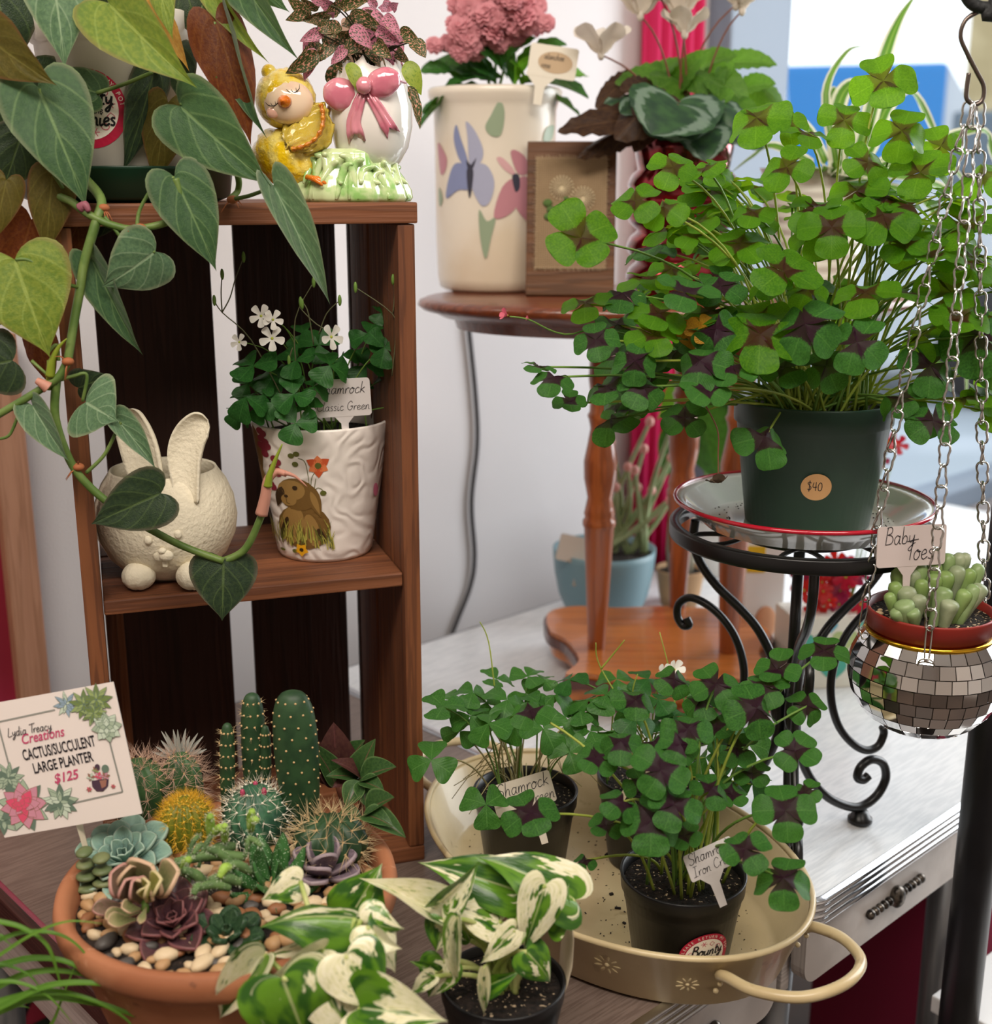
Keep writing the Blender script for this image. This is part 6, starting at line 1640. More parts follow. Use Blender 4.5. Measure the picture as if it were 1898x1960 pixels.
ribcactus('hedgehog_cactus', 'broad hedgehog cactus with star spines partly behind the price sign', at(272, 1575), .023, .052, 12, cg, spr, .016, .0002, 11, atn, 8, seed=4)
ribcactus('golden_spined_cactus', 'squat dark cactus with long golden spines beside the purple rosette', at(634, 1652), .027, .036, 12, cgd, spt, .017, .00026, 9, atn, 6, depthk=.2, seed=5)
# column cactus of several stems
COLM = thing('column_cactus', 'tall dark green column cactus of three dotted stems at the back of the bowl', 'cactus', at(545, 1545), 0)
def column(bx, by, tx, ty, wpx, Y, flat, name='stem'):
    a, b = loc_of(COLM, W(bx, by, Y)), loc_of(COLM, W(tx, ty, Y)); L = (b - a).length; d = (b - a).normalized(); w = wpx / 2 * .9 / F_PX
    M = Matrix.Translation(a) @ Matrix((Vector((1, 0, 0)), d.cross(Vector((1, 0, 0))), d)).transposed().to_4x4() @ Matrix.Diagonal((1, flat, 1, 1))
    pr = [(w * k, L * z) for k, z in ((0, 0), (.62, .01), (.8, .15), (.95, .4), (1, .62), (.95, .8), (.8, .91), (.5, .98), (0, 1))]
    st = MB().add(*g_lathe([(p.x, p.y) for p in spline([(x, y, 0) for x, y in pr], 3)], 30)).build(name, cgd, COLM, True, M)
    pts = []
    rows = max(5, int(L / .0085))
    for i in range(rows):
        z = L * (i + .6) / (rows + .4); k = 1 - max(0, (z / L - .75) / .25) ** 2 * .5
        for j in range(10):
            an = 2 * PI * (j + .5 * (i % 2)) / 10; rr = w * (.8 + .2 * min(1, z / L / .5)) * k
            p = Vector((rr * math.cos(an), rr * math.sin(an), z)); pts.append((p, Vector((math.cos(an), math.sin(an), .2)).normalized()))
    m = MB()
    for p, nr in pts: m.add(*g_ball(.0009, .0009, .0009, p, 6, 4))
    o = m.build('areoles', atn, st); o['kind'] = 'stuff'
    return st, pts
column(580, 1600, 548, 1322, 86, .83, .8); c2, p2 = column(490, 1560, 486, 1326, 48, .845, .9); c3, p3 = column(436, 1580, 445, 1384, 30, .835, 1.); column(510, 1540, 512, 1388, 22, .84, 1.)
spines(c3, p3, .005, .00015, spt, 3, .6, 9); spines(c2, p2, .005, .00015, spt, 2, .7, 10)
# rosettes
def rosette(name, label, c, R0, shells, outline, mats, wid, cat='succulent', thick=.06, fold=.35, nrm=(0, -.25, 1), droop=-.1, tiltf=None, lens=None, seed=0, stemh=0.):
    rn = random.Random(seed)
    t = thing(name, label, cat, c)
    me = MB().add(*g_leaf(outline, 10, 3, fold, droop)).mesh('leaf')
    bm = bmesh.new(); bm.from_mesh(me); bmesh.ops.solidify(bm, geom=bm.faces[:], thickness=thick); bm.to_mesh(me); bm.free()
    me.polygons.foreach_set('use_smooth', [True] * len(me.polygons))
    N_ = Vector(nrm).normalized(); X = N_.orthogonal().normalized(); Y_ = N_.cross(X)
    k = 0
    for si, n in enumerate(shells):
        f = si / max(1, len(shells) - 1)        # 0 outer .. 1 inner
        el_ = R(12 + 66 * f) if tiltf is None else R(tiltf(f))
        L = R0 * (1 - .68 * f) if lens is None else R0 * lens(f)
        for i in range(n):
            a = 2 * PI * (i + .5 * (si % 2)) / n + rn.uniform(-.1, .1); e = el_ + rn.uniform(-.1, .1)
            d = (X * math.cos(a) + Y_ * math.sin(a)) * math.cos(e) + N_ * math.sin(e)
            up_ = N_ * math.cos(e) - (X * math.cos(a) + Y_ * math.sin(a)) * math.sin(e)
            p0 = N_ * (R0 * .12 * f + stemh) + (X * math.cos(a) + Y_ * math.sin(a)) * R0 * .06
            mt = mats[k % len(mats)]; k += 1
            ob('leaf', me, mt, t, frame(p0, p0 + d * L * rn.uniform(.92, 1.06), up_, wid))
    return t
ech = leafmat('echeveria_blue', '#6f9088', '#86a699', None, transl=.06, rough=.5, edge='#9ab0a0', var=.3, tipc='#8fae9c', bump=0)
ecp = leafmat('echeveria_purple', '#4a3038', '#5c3d42', None, transl=.06, rough=.35, edge='#7d4f50', var=.4, tipc='#5a3f3c', bump=0)
grp = leafmat('graptopetalum_mauve', '#6d5f68', '#857480', None, transl=.05, rough=.55, edge='#9a8a90', var=.3, bump=0)
ret = leafmat('haworthia_dark', '#233a26', '#324c32', '#6a8a5c', .25, 5, .1, transl=.08, rough=.35, var=.3, bump=.1)
ROS = [(0, 0), (.12, .03), (.24, .3), (.34, .62), (.31, .82), (.14, .96), (0, 1)]
rosette('echeveria', 'pale blue-green echeveria rosette next to the price sign stake', at(242, 1672) + Vector((0, 0, .008)), .034, (8, 8, 7, 5, 3), ROS, [ech], .56, nrm=(.05, -.45, 1), seed=1, thick=.07)
rosette('echeveria', 'dark purple-brown echeveria rosette at the front of the bowl', at(335, 1785) + Vector((0, 0, .004)), .031, (7, 7, 6, 5), POINTY, [ecp], .70, nrm=(0, -.4, 1), seed=2, thick=.08)
rosette('graptopetalum', 'small mauve-grey rosette beside the golden spined cactus', at(620, 1682) + Vector((0, 0, .002)), .028, (5, 4, 3), ROS, [grp], .66, nrm=(0, -.1, 1), seed=3, thick=.10, fold=.08, droop=.05, tiltf=lambda f: 28 + 42 * f, lens=lambda f: 1 - .12 * f)
rosette('haworthia', 'dark green blunt-leaved haworthia rosette at the bowl front', at(436, 1800) + Vector((0, 0, .002)), .023, (7, 6, 5), [(0, 0), (.18, .05), (.3, .4), (.36, .7), (.2, .92), (0, 1)], [ret], .62, nrm=(0, -.25, 1), seed=4, thick=.22, fold=.1)
zeb = NT('haworthia_dotted'); v = zeb.n('TexCoord').outputs['UV']
dots = zeb.n('TexVoronoi', {'Vector': zeb.n('Mapping', {'Vector': v, 'Scale': (7, 26, 1)}).outputs[0], 'Scale': 1.0}).outputs[0]
c = zeb.mix(zeb.math('SUBTRACT', 1., zeb.ramp(dots, .18, .28)), zeb.mix(zeb.ramp(v, 0., 1.) if False else .4, C('#2c5a2c'), C('#4f8044')), C('#b9cfae'))
zeb = zeb.done(zeb.bsdf(c, .4))
rosette('haworthia', 'bright green haworthia with pointed white-dotted leaves', at(520, 1700) + Vector((0, 0, .002)), .036, (6, 6, 4), LANCE, [zeb], .42, nrm=(0, -.2, 1), seed=5, thick=.08, fold=-.3, droop=-.15, lens=lambda f: 1 - .25 * f, tiltf=lambda f: 15 + 50 * f)
cra = leafmat('crassula_variegated', '#6a7248', '#8a8a5c', None, transl=.06, rough=.4, edge='#c9a98c', var=.4, tipc='#a89a74', bump=0); crg = leafmat('crassula_rosy', '#7a6a54', '#8a6f62', None, transl=.06, rough=.4, edge='#b98a80', var=.4, bump=0); cry = leafmat('crassula_yellow', '#9a9a4c', '#b0ab60', None, transl=.06, rough=.4, edge='#c9b98c', var=.3, bump=0)
CRA = thing('crassula', 'variegated spoon-leaved crassula with pink edges in front of the blue rosette', 'succulent', at(270, 1760))
spn = MB().add(*g_leaf(SPOON, 10, 3, .3, -.12)).mesh('leaf'); bm = bmesh.new(); bm.from_mesh(spn); bmesh.ops.solidify(bm, geom=bm.faces[:], thickness=.07); bm.to_mesh(spn); bm.free()
for (ax, ay, tx, ty, w, mt, Y) in ((262, 1722, 250, 1650, .62, cra, .72), (275, 1722, 298, 1652, .85, cra, .715), (285, 1722, 350, 1670, .62, cra, .715), (262, 1725, 206, 1672, .7, crg, .712), (250, 1728, 236, 1680, .62, crg, .70), (270, 1730, 248, 1684, .6, crg, .70), (280, 1728, 286, 1685, .7, cra, .70), (278, 1725, 316, 1684, .55, cry, .70), (278, 1726, 292, 1690, .5, cry, .69),
                              (265, 1740, 176, 1745, .4, crg, .71), (270, 1745, 200, 1760, .45, cra, .70), (262, 1760, 205, 1768, .55, cra, .69), (270, 1740, 230, 1740, .6, cra, .69), (255, 1700, 232, 1668, .5, cra, .725), (280, 1735, 268, 1770, .4, cra, .69), (278, 1722, 283, 1702, .5, cry, .69)):
    a_ = W(ax, ay, Y + .012); leaf(CRA, spn, a_, W(tx, ty, Y), mt, w, nrm=tocam(a_) * .7 + UP * .5)
stem(CRA, [at(275, 1765), W(278, 1740, .71), W(276, 1722, .715)], .003, stem_g)
STK = thing('jade_sprig', 'stack of small flat green leaves at the left rim of the bowl', 'succulent', at(185, 1700))
for i in range(7):
    p = Vector((-.004 + .003 * (i % 2), -.006, .004 + .0045 * i)); MB().add(*g_ball(.008 - .0004 * i, .007, .0028, p + Vector((.008 * (i % 2), 0, 0)), 14, 7)).build('leaf', crg if False else pm('jade_olive', '#5d6b45', .5, col2='#737a52', ns=80), STK)
# fuzzy creeping succulent
FUZ = thing('fuzzy_succulent', 'creeping succulent with fuzzy finger leaves in the middle of the bowl', 'succulent', at(410, 1660))
fz = pm('fuzzy_green', '#4a6438', .7, col2='#5d7a44', ns=90); fzl = pm('fuzzy_fresh', '#7fa03c', .6, col2='#96b84a', ns=90)
rf = random.Random(8); hair_pts = []
for (x0, y0, x1, y1, Y, r_, mt) in ((470, 1640, 335, 1650, .745, 11, fz), (450, 1620, 390, 1640, .75, 10, fz), (400, 1700, 350, 1665, .725, 10, fz), (460, 1690, 400, 1685, .72, 10, fz), (380, 1600, 360, 1640, .76, 5, fz), (450, 1660, 395, 1625, .735, 8, fz), (440, 1700, 380, 1700, .715, 9, fz), (480, 1670, 430, 1655, .73, 9, fz), (360, 1690, 330, 1655, .735, 9, fz),
                            (403, 1600, 402, 1562, .75, 9, fzl), (410, 1595, 432, 1590, .745, 8, fzl), (430, 1610, 430, 1580, .745, 8, fzl), (480, 1590, 482, 1552, .76, 9, fzl), (478, 1585, 492, 1570, .755, 8, fzl), (350, 1672, 362, 1645, .73, 9, fzl), (395, 1620, 370, 1635, .745, 6, fz), (470, 1610, 500, 1620, .75, 6, fz), (440, 1660, 420, 1680, .72, 9, fzl), (385, 1700, 370, 1712, .71, 8, fz), (480, 1600, 470, 1640, .75, 5, fz), (405, 1600, 380, 1660, .745, 5, fz)):
    a_, b_ = loc_of(FUZ, W(x0, y0, Y + .008)), loc_of(FUZ, W(x1, y1, Y)); r0 = r_ * dpx
    P = spline([a_, (a_ + b_) / 2 + Vector((0, 0, .003)), b_], 5)
    n_ = len(P); MB().add(*g_tube(P, [r0 * (.55 + .45 * math.sin(PI * min(.9, .1 + i / n_))) for i in range(n_)], 9)).build('leaf', mt, FUZ)
    for i in range(n_):
        for k in range(9):
            d = Vector((rf.gauss(0, 1), rf.gauss(0, 1), rf.gauss(0, 1))).normalized(); hair_pts.append((P[i] + d * r0 * .75, d))
spines(FUZ, hair_pts, .0022, .00012, pm('fuzz_white', '#cfd6bc', .8), 2, .4, 3, 'fuzz')
# bromeliad-like plant at the back right
BRM = thing('rosette_plant', 'glossy green strap-leaved plant with red centre at the back of the bowl', 'succulent', at(690, 1560))
bg = leafmat('strap_leaf', '#2c4a26', '#3f5c30', '#8a4a4c', .5, 0.1, .1, transl=.15, rough=.3, var=.4, edge='#5f7a4a', bump=0); bgr = leafmat('strap_leaf_maroon', '#4a2a2c', '#5a3a34', '#7a4a4c', .4, .1, .1, transl=.15, rough=.3, var=.4, bump=0)
bl_m = [MB().add(*g_leaf(LANCE, 10, 3, .4, d)).mesh('leaf') for d in (.2, .5)]
for (ax, ay, tx, ty, w, mt, Y) in ((690, 1490, 745, 1460, .35, bg, .84), (690, 1488, 692, 1440, .4, bg, .85), (688, 1492, 650, 1470, .35, bg, .85), (690, 1495, 730, 1505, .35, bg, .83), (688, 1495, 662, 1540, .5, bg, .83), (692, 1495, 700, 1530, .5, bg, .83), (686, 1490, 640, 1500, .35, bgr, .85), (700, 1560, 765, 1578, .35, bg, .80), (700, 1555, 740, 1520, .4, bg, .81), (695, 1560, 735, 1560, .4, bg, .80), (640, 1500, 600, 1420, .35, bgr, .875), (645, 1500, 640, 1400, .4, bgr, .88), (650, 1490, 680, 1420, .35, bg, .88), (690, 1560, 650, 1560, .4, bg, .82), (640, 1500, 625, 1440, .3, bg, .87), (690, 1490, 670, 1450, .3, bgr, .85)):
    a_ = W(ax, ay, Y); leaf(BRM, random.choice(bl_m), a_, W(tx, ty, Y - .015), mt, w * 1.7, nrm=tocam(a_) * .6 + UP * .6)
stem(BRM, [at(690, 1560), W(692, 1530, .835), W(690, 1492, .845)], .003, stem_r); stem(BRM, [at(660, 1545), W(645, 1500, .87)], .003, stem_r)
# pale spiky little plant at the very back
PSP = thing('air_plant', 'small pale grey spiky plant behind the hedgehog cactus', 'succulent', at(352, 1500))
for i in range(13):
    a = PI * (i + .5) / 13; b_ = W(345, 1455, .872); d = Vector((math.cos(a), rf.uniform(-.3, .3), abs(math.sin(a)) + .25)).normalized()
    blade(PSP, [b_, b_ + d * .012, b_ + d * rf.uniform(.02, .028)], .0035, pm('spiky_grey', '#9a9a92', .6), nrm=(0, -1, .2))
stem(PSP, [at(352, 1500), W(345, 1455, .872)], .004, pm('spiky_grey', '#9a9a92'))

# ================================================================== price sign
sT, sR, sB = (-38, 1351), (228, 1303), (9, 1603)
sgn, sfn, sw_, sh_ = tagcard('price_sign', 'white cactus planter price card decorated with painted succulents', (W(*sT, .79), W(*sR, .79), W(*sB, .775)), .001, pm('sign_card', '#e4d9d3', .6), [], ink_m, None)
sgn['category'] = 'sign'
st_b = W(172, 1648, .775)
m = MB(); m.add(*g_tube([loc_of(sgn, p) for p in (W(146, 1556, .784), W(158, 1600, .782), W(174, 1662, .778))], [.0062, .0052, .0040], 4, flat=.35)); m.build('stake', pm('stake_ivory', '#d9ccb4', .5), sgn, False)
def sg(px, py):
    a, b = sR[0] - sT[0], sB[0] - sT[0]; c, d = sR[1] - sT[1], sB[1] - sT[1]; det = a * d - b * c
    x, y = px - sT[0], py - sT[1]
    s, t = (x * d - b * y) / det, (a * y - c * x) / det
    return (s * sw_, (1 - t) * sh_)
spx = sw_ / 270
L_ = [0]
def sl(k): return lambda u, v: sfn(u, v, .0003 + .00012 * k)
gry_s, ink_s, pnk_s = pm('print_grey', '#8d8d86', .6), pm('print_black', '#1b1720', .6), pm('print_rose', '#c0476f', .6)
sgm = [gry_s, ink_s, pnk_s] + [pm('print_' + n, c, .6) for n, c in (('olive', '#6f8246'), ('olive_light', '#93a468'), ('sage', '#a3b39c'), ('sage_light', '#c3d0bd'), ('dusty_blue', '#8fa3b5'), ('rosette_pink', '#c98a9c'), ('rosette_hot', '#d8506f'), ('deep_sage', '#65796a'), ('clay', '#9a6a5a'), ('plum', '#4a3444'))]
m = MB()
for pts in ([(4, 1380), (116, 1356)], [(6, 1381), (24, 1462)], [(217, 1414), (239, 1513)], [(239, 1513), (140, 1536)]): m.add(*g_strip2([sg(*p) for p in pts], 3.2 * spx, sl(0)), mi=0)
for g in hand('Lydia Treacy', 17 * spx, *sg(25, 1408), sl(3), .075, .15, sx=.92): m.add(*g, mi=1)
def line(txt, a, b, cap, mi, shear=0., bold=0.):
    (x0, y0), (x1, y1) = sg(*a), sg(*b)
    vs, fs = block(txt, 1., 0, 0, lambda u, v: Vector((u, v, 0)), 1., shear, bold)
    wd = max(v.x for v in vs); hh = max(v.y for v in vs); ln = math.hypot(x1 - x0, y1 - y0)
    f = sl(2); ca, sa = (x1 - x0) / ln, (y1 - y0) / ln; kx, ky = ln / wd, cap * spx / hh
    m.add([f(x0 + v.x * kx * ca - v.y * ky * sa, y0 + v.x * kx * sa + v.y * ky * ca) for v in vs], fs, mi=mi)
line('Creations', (50, 1422), (134, 1405), 19, 2, .25, .012); line('CACTUS/SUCCULENT', (53, 1453), (192, 1424), 21, 1, 0, .015); line('LARGE PLANTER', (72, 1478), (187, 1453), 20, 1, 0, .015); line('$125', (110, 1497), (159, 1486), 18, 2, .25, .02)
def ros2(px, py, r, cols, shells, k0=1, wid=.55):
    cx, cy = sg(px, py); r *= spx
    for s, n in enumerate(shells):
        q_ = r * (1 - .72 * s / max(1, len(shells)))
        for i in range(n): pp_ = petal2(cx, cy, q_, q_ * wid, 2 * PI * (i + .5 * (s % 2)) / n + .2 * s); m.add(*g_poly2(pp_, sl(k0 + s + .3 * (i % 2)), 2), mi=cols[(s + i) % len(cols)]); m.add(*g_strip2(pp_ + pp_[:1], .022 * r, sl(k0 + s + .5)), mi=11 if cols[0] in (8, 9) else 10)
ros2(138, 1345, 26, (7, 7, 6), (8, 7, 5), wid=.32); ros2(172, 1345, 30, (3, 4), (9, 8, 6), 4, .35); ros2(196, 1336, 32, (3, 4), (9, 8, 6), 5, .35); ros2(190, 1362, 26, (4, 3), (9, 7, 5), 6, .35); ros2(214, 1388, 30, (5, 6), (8, 7, 6, 4), 7, .65)
ros2(22, 1487, 32, (5, 10, 5), (10, 9, 7, 5), 1, .35); ros2(50, 1540, 52, (5, 10), (9,), 2, .5); ros2(50, 1540, 46, (8, 8), (8,), 3, .62); ros2(48, 1540, 34, (8, 9), (7, 6), 4, .65); ros2(46, 1540, 16, (9, 9), (5, 4), 6, .7); ros2(120, 1532, 36, (5, 6, 10), (9, 8, 6, 4), 3, .42); ros2(10, 1570, 28, (5, 10), (7, 5), 1, .5)
m.add(*g_poly2([sg(x, y) for x, y in ((181, 1492), (214, 1486), (212, 1502), (202, 1512), (190, 1512), (182, 1503))], sl(2), 2), mi=12)
m.add(*g_poly2([sg(x, y) for x, y in ((196, 1491), (210, 1489), (208, 1502), (200, 1506))], sl(3), 2), mi=11)
for (x, y, r_, cs) in ((195, 1482, 9, (8, 9)), (180, 1484, 9, (11, 6)), (208, 1482, 9, (11, 8)), (190, 1470, 8, (11, 4)), (176, 1508, 6, (9, 11)), (222, 1502, 5, (9, 11))): ros2(x, y, r_, cs, (6, 4), 3, .55)
m.add(*g_poly2([sg(x, y) for x, y in ell(208, 1468, 7, 8, 14)], sl(4), 2), mi=10); m.add(*g_poly2([sg(x, y) for x, y in ell(193, 1465, 5, 6, 14)], sl(4), 2), mi=12)
m.v = [loc_of(sgn, v + sgn.matrix_basis.translation) for v in m.v]
m.build('print', sgm, sgn, False)
# ================================================================== cream oval tray with three oxalis pots
TC = Vector((.092, .940, 0)); TA = R(-52)
TRAY = thing('oval_tray', 'cream enamelled oval metal tray with two loop handles', 'tray', TC, TA)
t = NT('tray_cream'); v = t.coord('Object')
c = t.mix(t.ramp(t.noise(v, 14, 4), .4, .7), C('#c9b790'), C('#b8a47c')); c = t.mix(t.math('MULTIPLY', t.ramp(t.noise(v, 45, 4), .64, .72), .5), c, C('#8d7752'))
tray_m = t.done(t.bsdf(c, .35, 0, t.noise(v, 30, 3), .12, .001, .2))
TAx, TB, THT = .188, .126, .054
prof = [(-.036, .0025), (-.030, .003), (-.022, .006), (-.004, THT - .002), (0, THT), (.001, THT - .002), (-.0015, THT - .004), (-.019, .004), (-.024, .0)]
vs, fs = [], []; seg = 96
for (o, z) in prof:
    for i in range(seg): a = 2 * PI * i / seg; vs.append(((TAx + o) * math.cos(a), (TB + o) * math.sin(a), z))
for j in range(len(prof) - 1):
    for i in range(seg): a = j * seg + i; b = j * seg + (i + 1) % seg; fs.append((a, b, b + seg, a + seg))
fs.append(tuple(range(seg))[::-1]); fs.append(tuple((len(prof) - 1) * seg + i for i in range(seg)))
MB().add(vs, fs).build('body', tray_m, TRAY)
MB().add(*g_tube([(TAx * math.cos(2 * PI * i / seg), TB * math.sin(2 * PI * i / seg), THT) for i in range(seg)], .0026, 8, True)).build('rolled_rim', tray_m, TRAY)
for s in (1, -1):
    def te(a, o, z): return Vector((s * (TAx + o) * math.cos(a), (TB + o) * math.sin(a), z))
    P = [te(.40, -.004, THT - .016), te(.39, .004, THT - .012), te(.33, .026, THT - .009), te(.19, .046, THT - .006), te(0, .052, THT - .004), te(-.19, .046, THT - .006), te(-.33, .026, THT - .009), te(-.39, .004, THT - .012), te(-.40, -.004, THT - .016)]
    MB().add(*g_tube(spline(P, 6), .0042, 10)).build('handle', tray_m, TRAY)
    for a in (.40, -.40):
        for k in (-.006, -.016): MB().add(*g_ball(.0022, .0022, .0022, te(a, -.003 - .006 * (k < -.01), THT - .016 + k), 8, 6)).build('rivet', tray_m, TRAY)
# pressed daisies on the outside wall
def wall_pt(a, z, out=.0): o = -.021 + .020 * z / THT; return Vector(((TAx + o + out) * math.cos(a), (TB + o + out) * math.sin(a), z))
for a0, z0, sc in ((-.95, .032, 1.), (-1.35, .026, .7), (-.55, .026, .8), (-1.9, .03, .9), (2.2, .03, .9), (1.2, .03, .9)):
    m = MB(); c = wall_pt(a0, z0)
    tx = (wall_pt(a0 + .02, z0) - c).normalized(); tz = (wall_pt(a0, z0 + .005) - c).normalized(); nx = tx.cross(tz)
    for k in range(9):
        an = 2 * PI * k / 9; d = tx * math.cos(an) + tz * math.sin(an)
        M = Matrix((d, d.cross(nx), nx)).transposed().to_4x4(); M.translation = c + d * .0072 * sc
        m.add(*g_ball(.0042 * sc, .0016 * sc, .0011, (0, 0, 0), 10, 6), M=M)
    m.add(*g_ball(.0022 * sc, .0022 * sc, .0022 * sc, c, 8, 6)); m.build('embossed_daisy', tray_m, TRAY)
blackp = pm('pot_black', '#141416', .35, col2='#1c1c1f', ns=20)
def tray_pot(label, X, Y, r, name='potted_oxalis'):
    t = thing(name, label, 'potted plant', (X, Y, .0032)); pot(t, r, r * .74, .082, blackp, .013)
    soil(t, r - .003, .073, soilmat('soil_perlite', '#d6bd9c', .635, .68)); return t
# crumbs of soil spilled on the tray floor
m = MB(); rc = random.Random(5)
for i in range(420):
    a = rc.uniform(0, 2 * PI); q_ = math.sqrt(rc.random()); s = rc.uniform(.0002, .0009) if i > 12 else rc.uniform(.0012, .0024)
    m.add(*g_box(s * rc.uniform(1, 3), s, s * .7, 0), M=Matrix.Translation(((TAx - .034) * q_ * math.cos(a), (TB - .034) * q_ * math.sin(a), .003 + s * .3)) @ Matrix.Rotation(rc.uniform(0, 6), 4, 'Z'))
o = m.build('spilled_soil', pm('crumb_dark', '#1d1512'), None, False, TRAY.matrix_basis.copy()); o['kind'] = 'stuff'; tag(o, 'dark crumbs of soil spilled on the cream tray floor', 'soil')

rnd = random.Random(17)
def specs_from(L, f0=.5, jit=.22):
    out = []
    for a in L:
        x, y, s, Y = a[:4]; f = a[4] if len(a) > 4 else f0
        P = W(x, y, Y); out.append((P, s / 2 * depth(P) / F_PX, tocam(P) * f + UP * (1 - f) + Vector((rnd.uniform(-jit, jit), rnd.uniform(-jit, jit), 0))))
    return out
# front pot: iron cross
P1 = tray_pot('purple-centred four-leaf oxalis in a black pot with a sticker at the tray front', .140, .838, .0468)
f1 = cone_fn(.0346, .0458, .082, R(-90) + .32, .0005)
sticker(P1, f1, .000, .034, .0205)
L1 = [(1247,1570,132,.765,.8),(1265,1474,112,.775,.6),(1290,1540,104,.765,.6),(1187,1419,92,.80,.35),(1315,1396,100,.80,.5),(1302,1425,90,.79,.6),(1140,1451,84,.80,.3),(1192,1533,90,.775,.4),(1462,1313,88,.85,.6),(1487,1281,90,.86,.4),(1448,1355,124,.82,.45),(1522,1437,92,.82,.5),(1545,1350,84,.85,.4),(1577,1245,96,.87,.4),
      (1503,1552,116,.78,.55),(1540,1515,66,.80,.4),(1425,1625,96,.755,.6),(1499,1680,124,.745,.45),(1361,1510,84,.80,.4),(1370,1309,104,.86,.3),(1120,1645,50,.80,.3),(1013,1556,112,.80,.6),(1013,1359,92,.86,.45),(1215,1340,90,.86,.4),(1410,1430,84,.84,.4),(1340,1340,84,.86,.4),(1250,1420,80,.83,.4),(1230,1500,80,.80,.5),(1310,1600,70,.78,.5),(1160,1580,70,.79,.4),(1400,1520,70,.83,.4),(1440,1480,70,.84,.4),(1290,1300,80,.88,.4),(1370,1390,80,.85,.4)]
def dark_cross(P, i): return cross_m
s1 = Vector((.140, .838, .0032 + .075))
oxalis(P1, s1, specs_from(L1), W4, dark_cross, [stem_y, stem_g], .0013, .022, 9, .8)
# back pots: plain green shamrocks
P2 = tray_pot('green three-leaf shamrock in a black pot at the back of the tray', .025, .969, .0443, 'potted_shamrock')
L2 = [(825,1455,92,.91,.7),(848,1352,88,.93,.3),(905,1325,80,.96,.3),(935,1385,96,.92,.4),(1040,1395,96,.92,.4),(1060,1330,92,.97,.3),(1010,1295,70,.99,.4),(970,1340,90,.95,.3),(900,1370,90,.94,.3),(1090,1440,80,.91,.5),(880,1400,70,.95,.3),(1110,1370,80,.96,.3),(950,1300,70,1.0,.3),(870,1340,80,.97,.2),(1030,1345,80,.96,.3),(1085,1400,80,.94,.4),(930,1345,80,.97,.2),(990,1380,86,.93,.4),(930,1540,96,.89,.6),(1040,1300,60,1.0,.3),(1010,1330,80,.98,.2),]
s2 = Vector((.025, .969, .0032 + .075))
oxalis(P2, s2, specs_from(L2), W3, [sham_m], [stem_g, pm('stem_dry', '#a59a6a', .6)], .0009, .025, 12, .8)
for i in range(26):
    a = rnd.uniform(0, 2 * PI); d = Vector((math.cos(a), math.sin(a), 0))
    stem(P2, [s2 + d * rnd.uniform(.004, .02), s2 + d * .03 + UP * rnd.uniform(.01, .04), s2 + d * rnd.uniform(.04, .07) + UP * rnd.uniform(-.005, .02)], .0005, pm('stem_dry', '#a59a6a'), 'dry_stem', 5, 3)
P3 = tray_pot('green shamrock with white flowers in a black pot beside the plant stand', .132, .998, .0440, 'potted_shamrock')
L3 = [(1160,1330,90,.97,.3),(1215,1375,84,.95,.3),(1130,1400,90,.94,.3),(1260,1340,80,.97,.3),(1180,1300,80,1.0,.3),(1240,1300,80,1.0,.3),(1330,1310,90,1.0,.3),(1385,1400,100,.96,.6),(1350,1450,90,.95,.5),(1400,1470,80,.95,.5),(1170,1430,80,.93,.4),(1290,1370,76,.97,.3),(1125,1340,80,.97,.2),(1415,1340,90,.99,.4),(1430,1420,84,.96,.5),(1440,1500,90,.92,.5),(1200,1345,80,.98,.3),(1090,1300,70,.98,.2),(1110,1360,80,.96,.2),(1270,1400,80,.96,.3),(1340,1380,80,.97,.4),(1370,1340,70,1.0,.3)]
s3 = Vector((.132, .998, .0032 + .075))
oxalis(P3, s3, specs_from(L3), W3, [sham_m, sham_d], [stem_g, stem_y], .0009, .025, 13, .85)
for (x, y, s) in ((1268, 1290, 46), (1290, 1282, 44)):
    P = W(x, y, .99); flower5(P3, P, s / 2 * depth(P) / F_PX, (.3, -.7, .5), None, 5, 55); stem(P3, arc(s3, P, .9, 5), .0008, stem_y, 'flower_stem', 5, 2)
for L in ([(1270, 1480, .99), (1225, 1400, .985), (1150, 1280, .99), (1140, 1230, .99)], [(1150, 1280, .99), (1175, 1250, .99), (1195, 1225, .99)], [(1215, 1420, .99), (1210, 1330, .99), (1220, 1290, .99)], [(1285, 1420, .99), (1290, 1330, .99), (1262, 1210, .99)], [(975, 1460, .98), (950, 1340, .985), (935, 1230, .99), (918, 1190, .99)]):
    stem(P3 if L[0][0] > 1000 else P2, px_line(L), .0009, stem_y, 'flower_stem', 5, 5, .5)
card_s = pm('tag_soft_white', '#ddd2c2', .5, transl=.2)
tagcard('plant_tag', 'cream tag handwritten Shamrock Green leaning in the back tray pot', (W(938, 1506, .925), W(1052, 1472, .935), W(952, 1566, .915)), .0008, card_s, [('Shamrock', .86, .08, .56, .06, .2), ('Green', .46, .52, .12, .06, .2)], ink_m, (.62, .007, .03))
tagcard('plant_tag', 'white tag handwritten Shamrock Iron Cross in the front black pot', (W(1322, 1633, .79), W(1412, 1592, .80), W(1324, 1690, .785)), .0008, card_m, [('Shamrock', .88, .06, .60, .06, .15), ('Iron Cross', .86, .07, .14, .06, .15)], ink_m, (.42, .007, .025))
tagcard('plant_tag', 'tan tag half hidden among the leaves of the shamrock by the stand', (W(1195, 1402, .95), W(1262, 1440, .945), W(1185, 1460, .945)), .0008, card_c, [('Shamrock', .86, .08, .5, .06, .15)], ink_m, (.5, .006, .03))

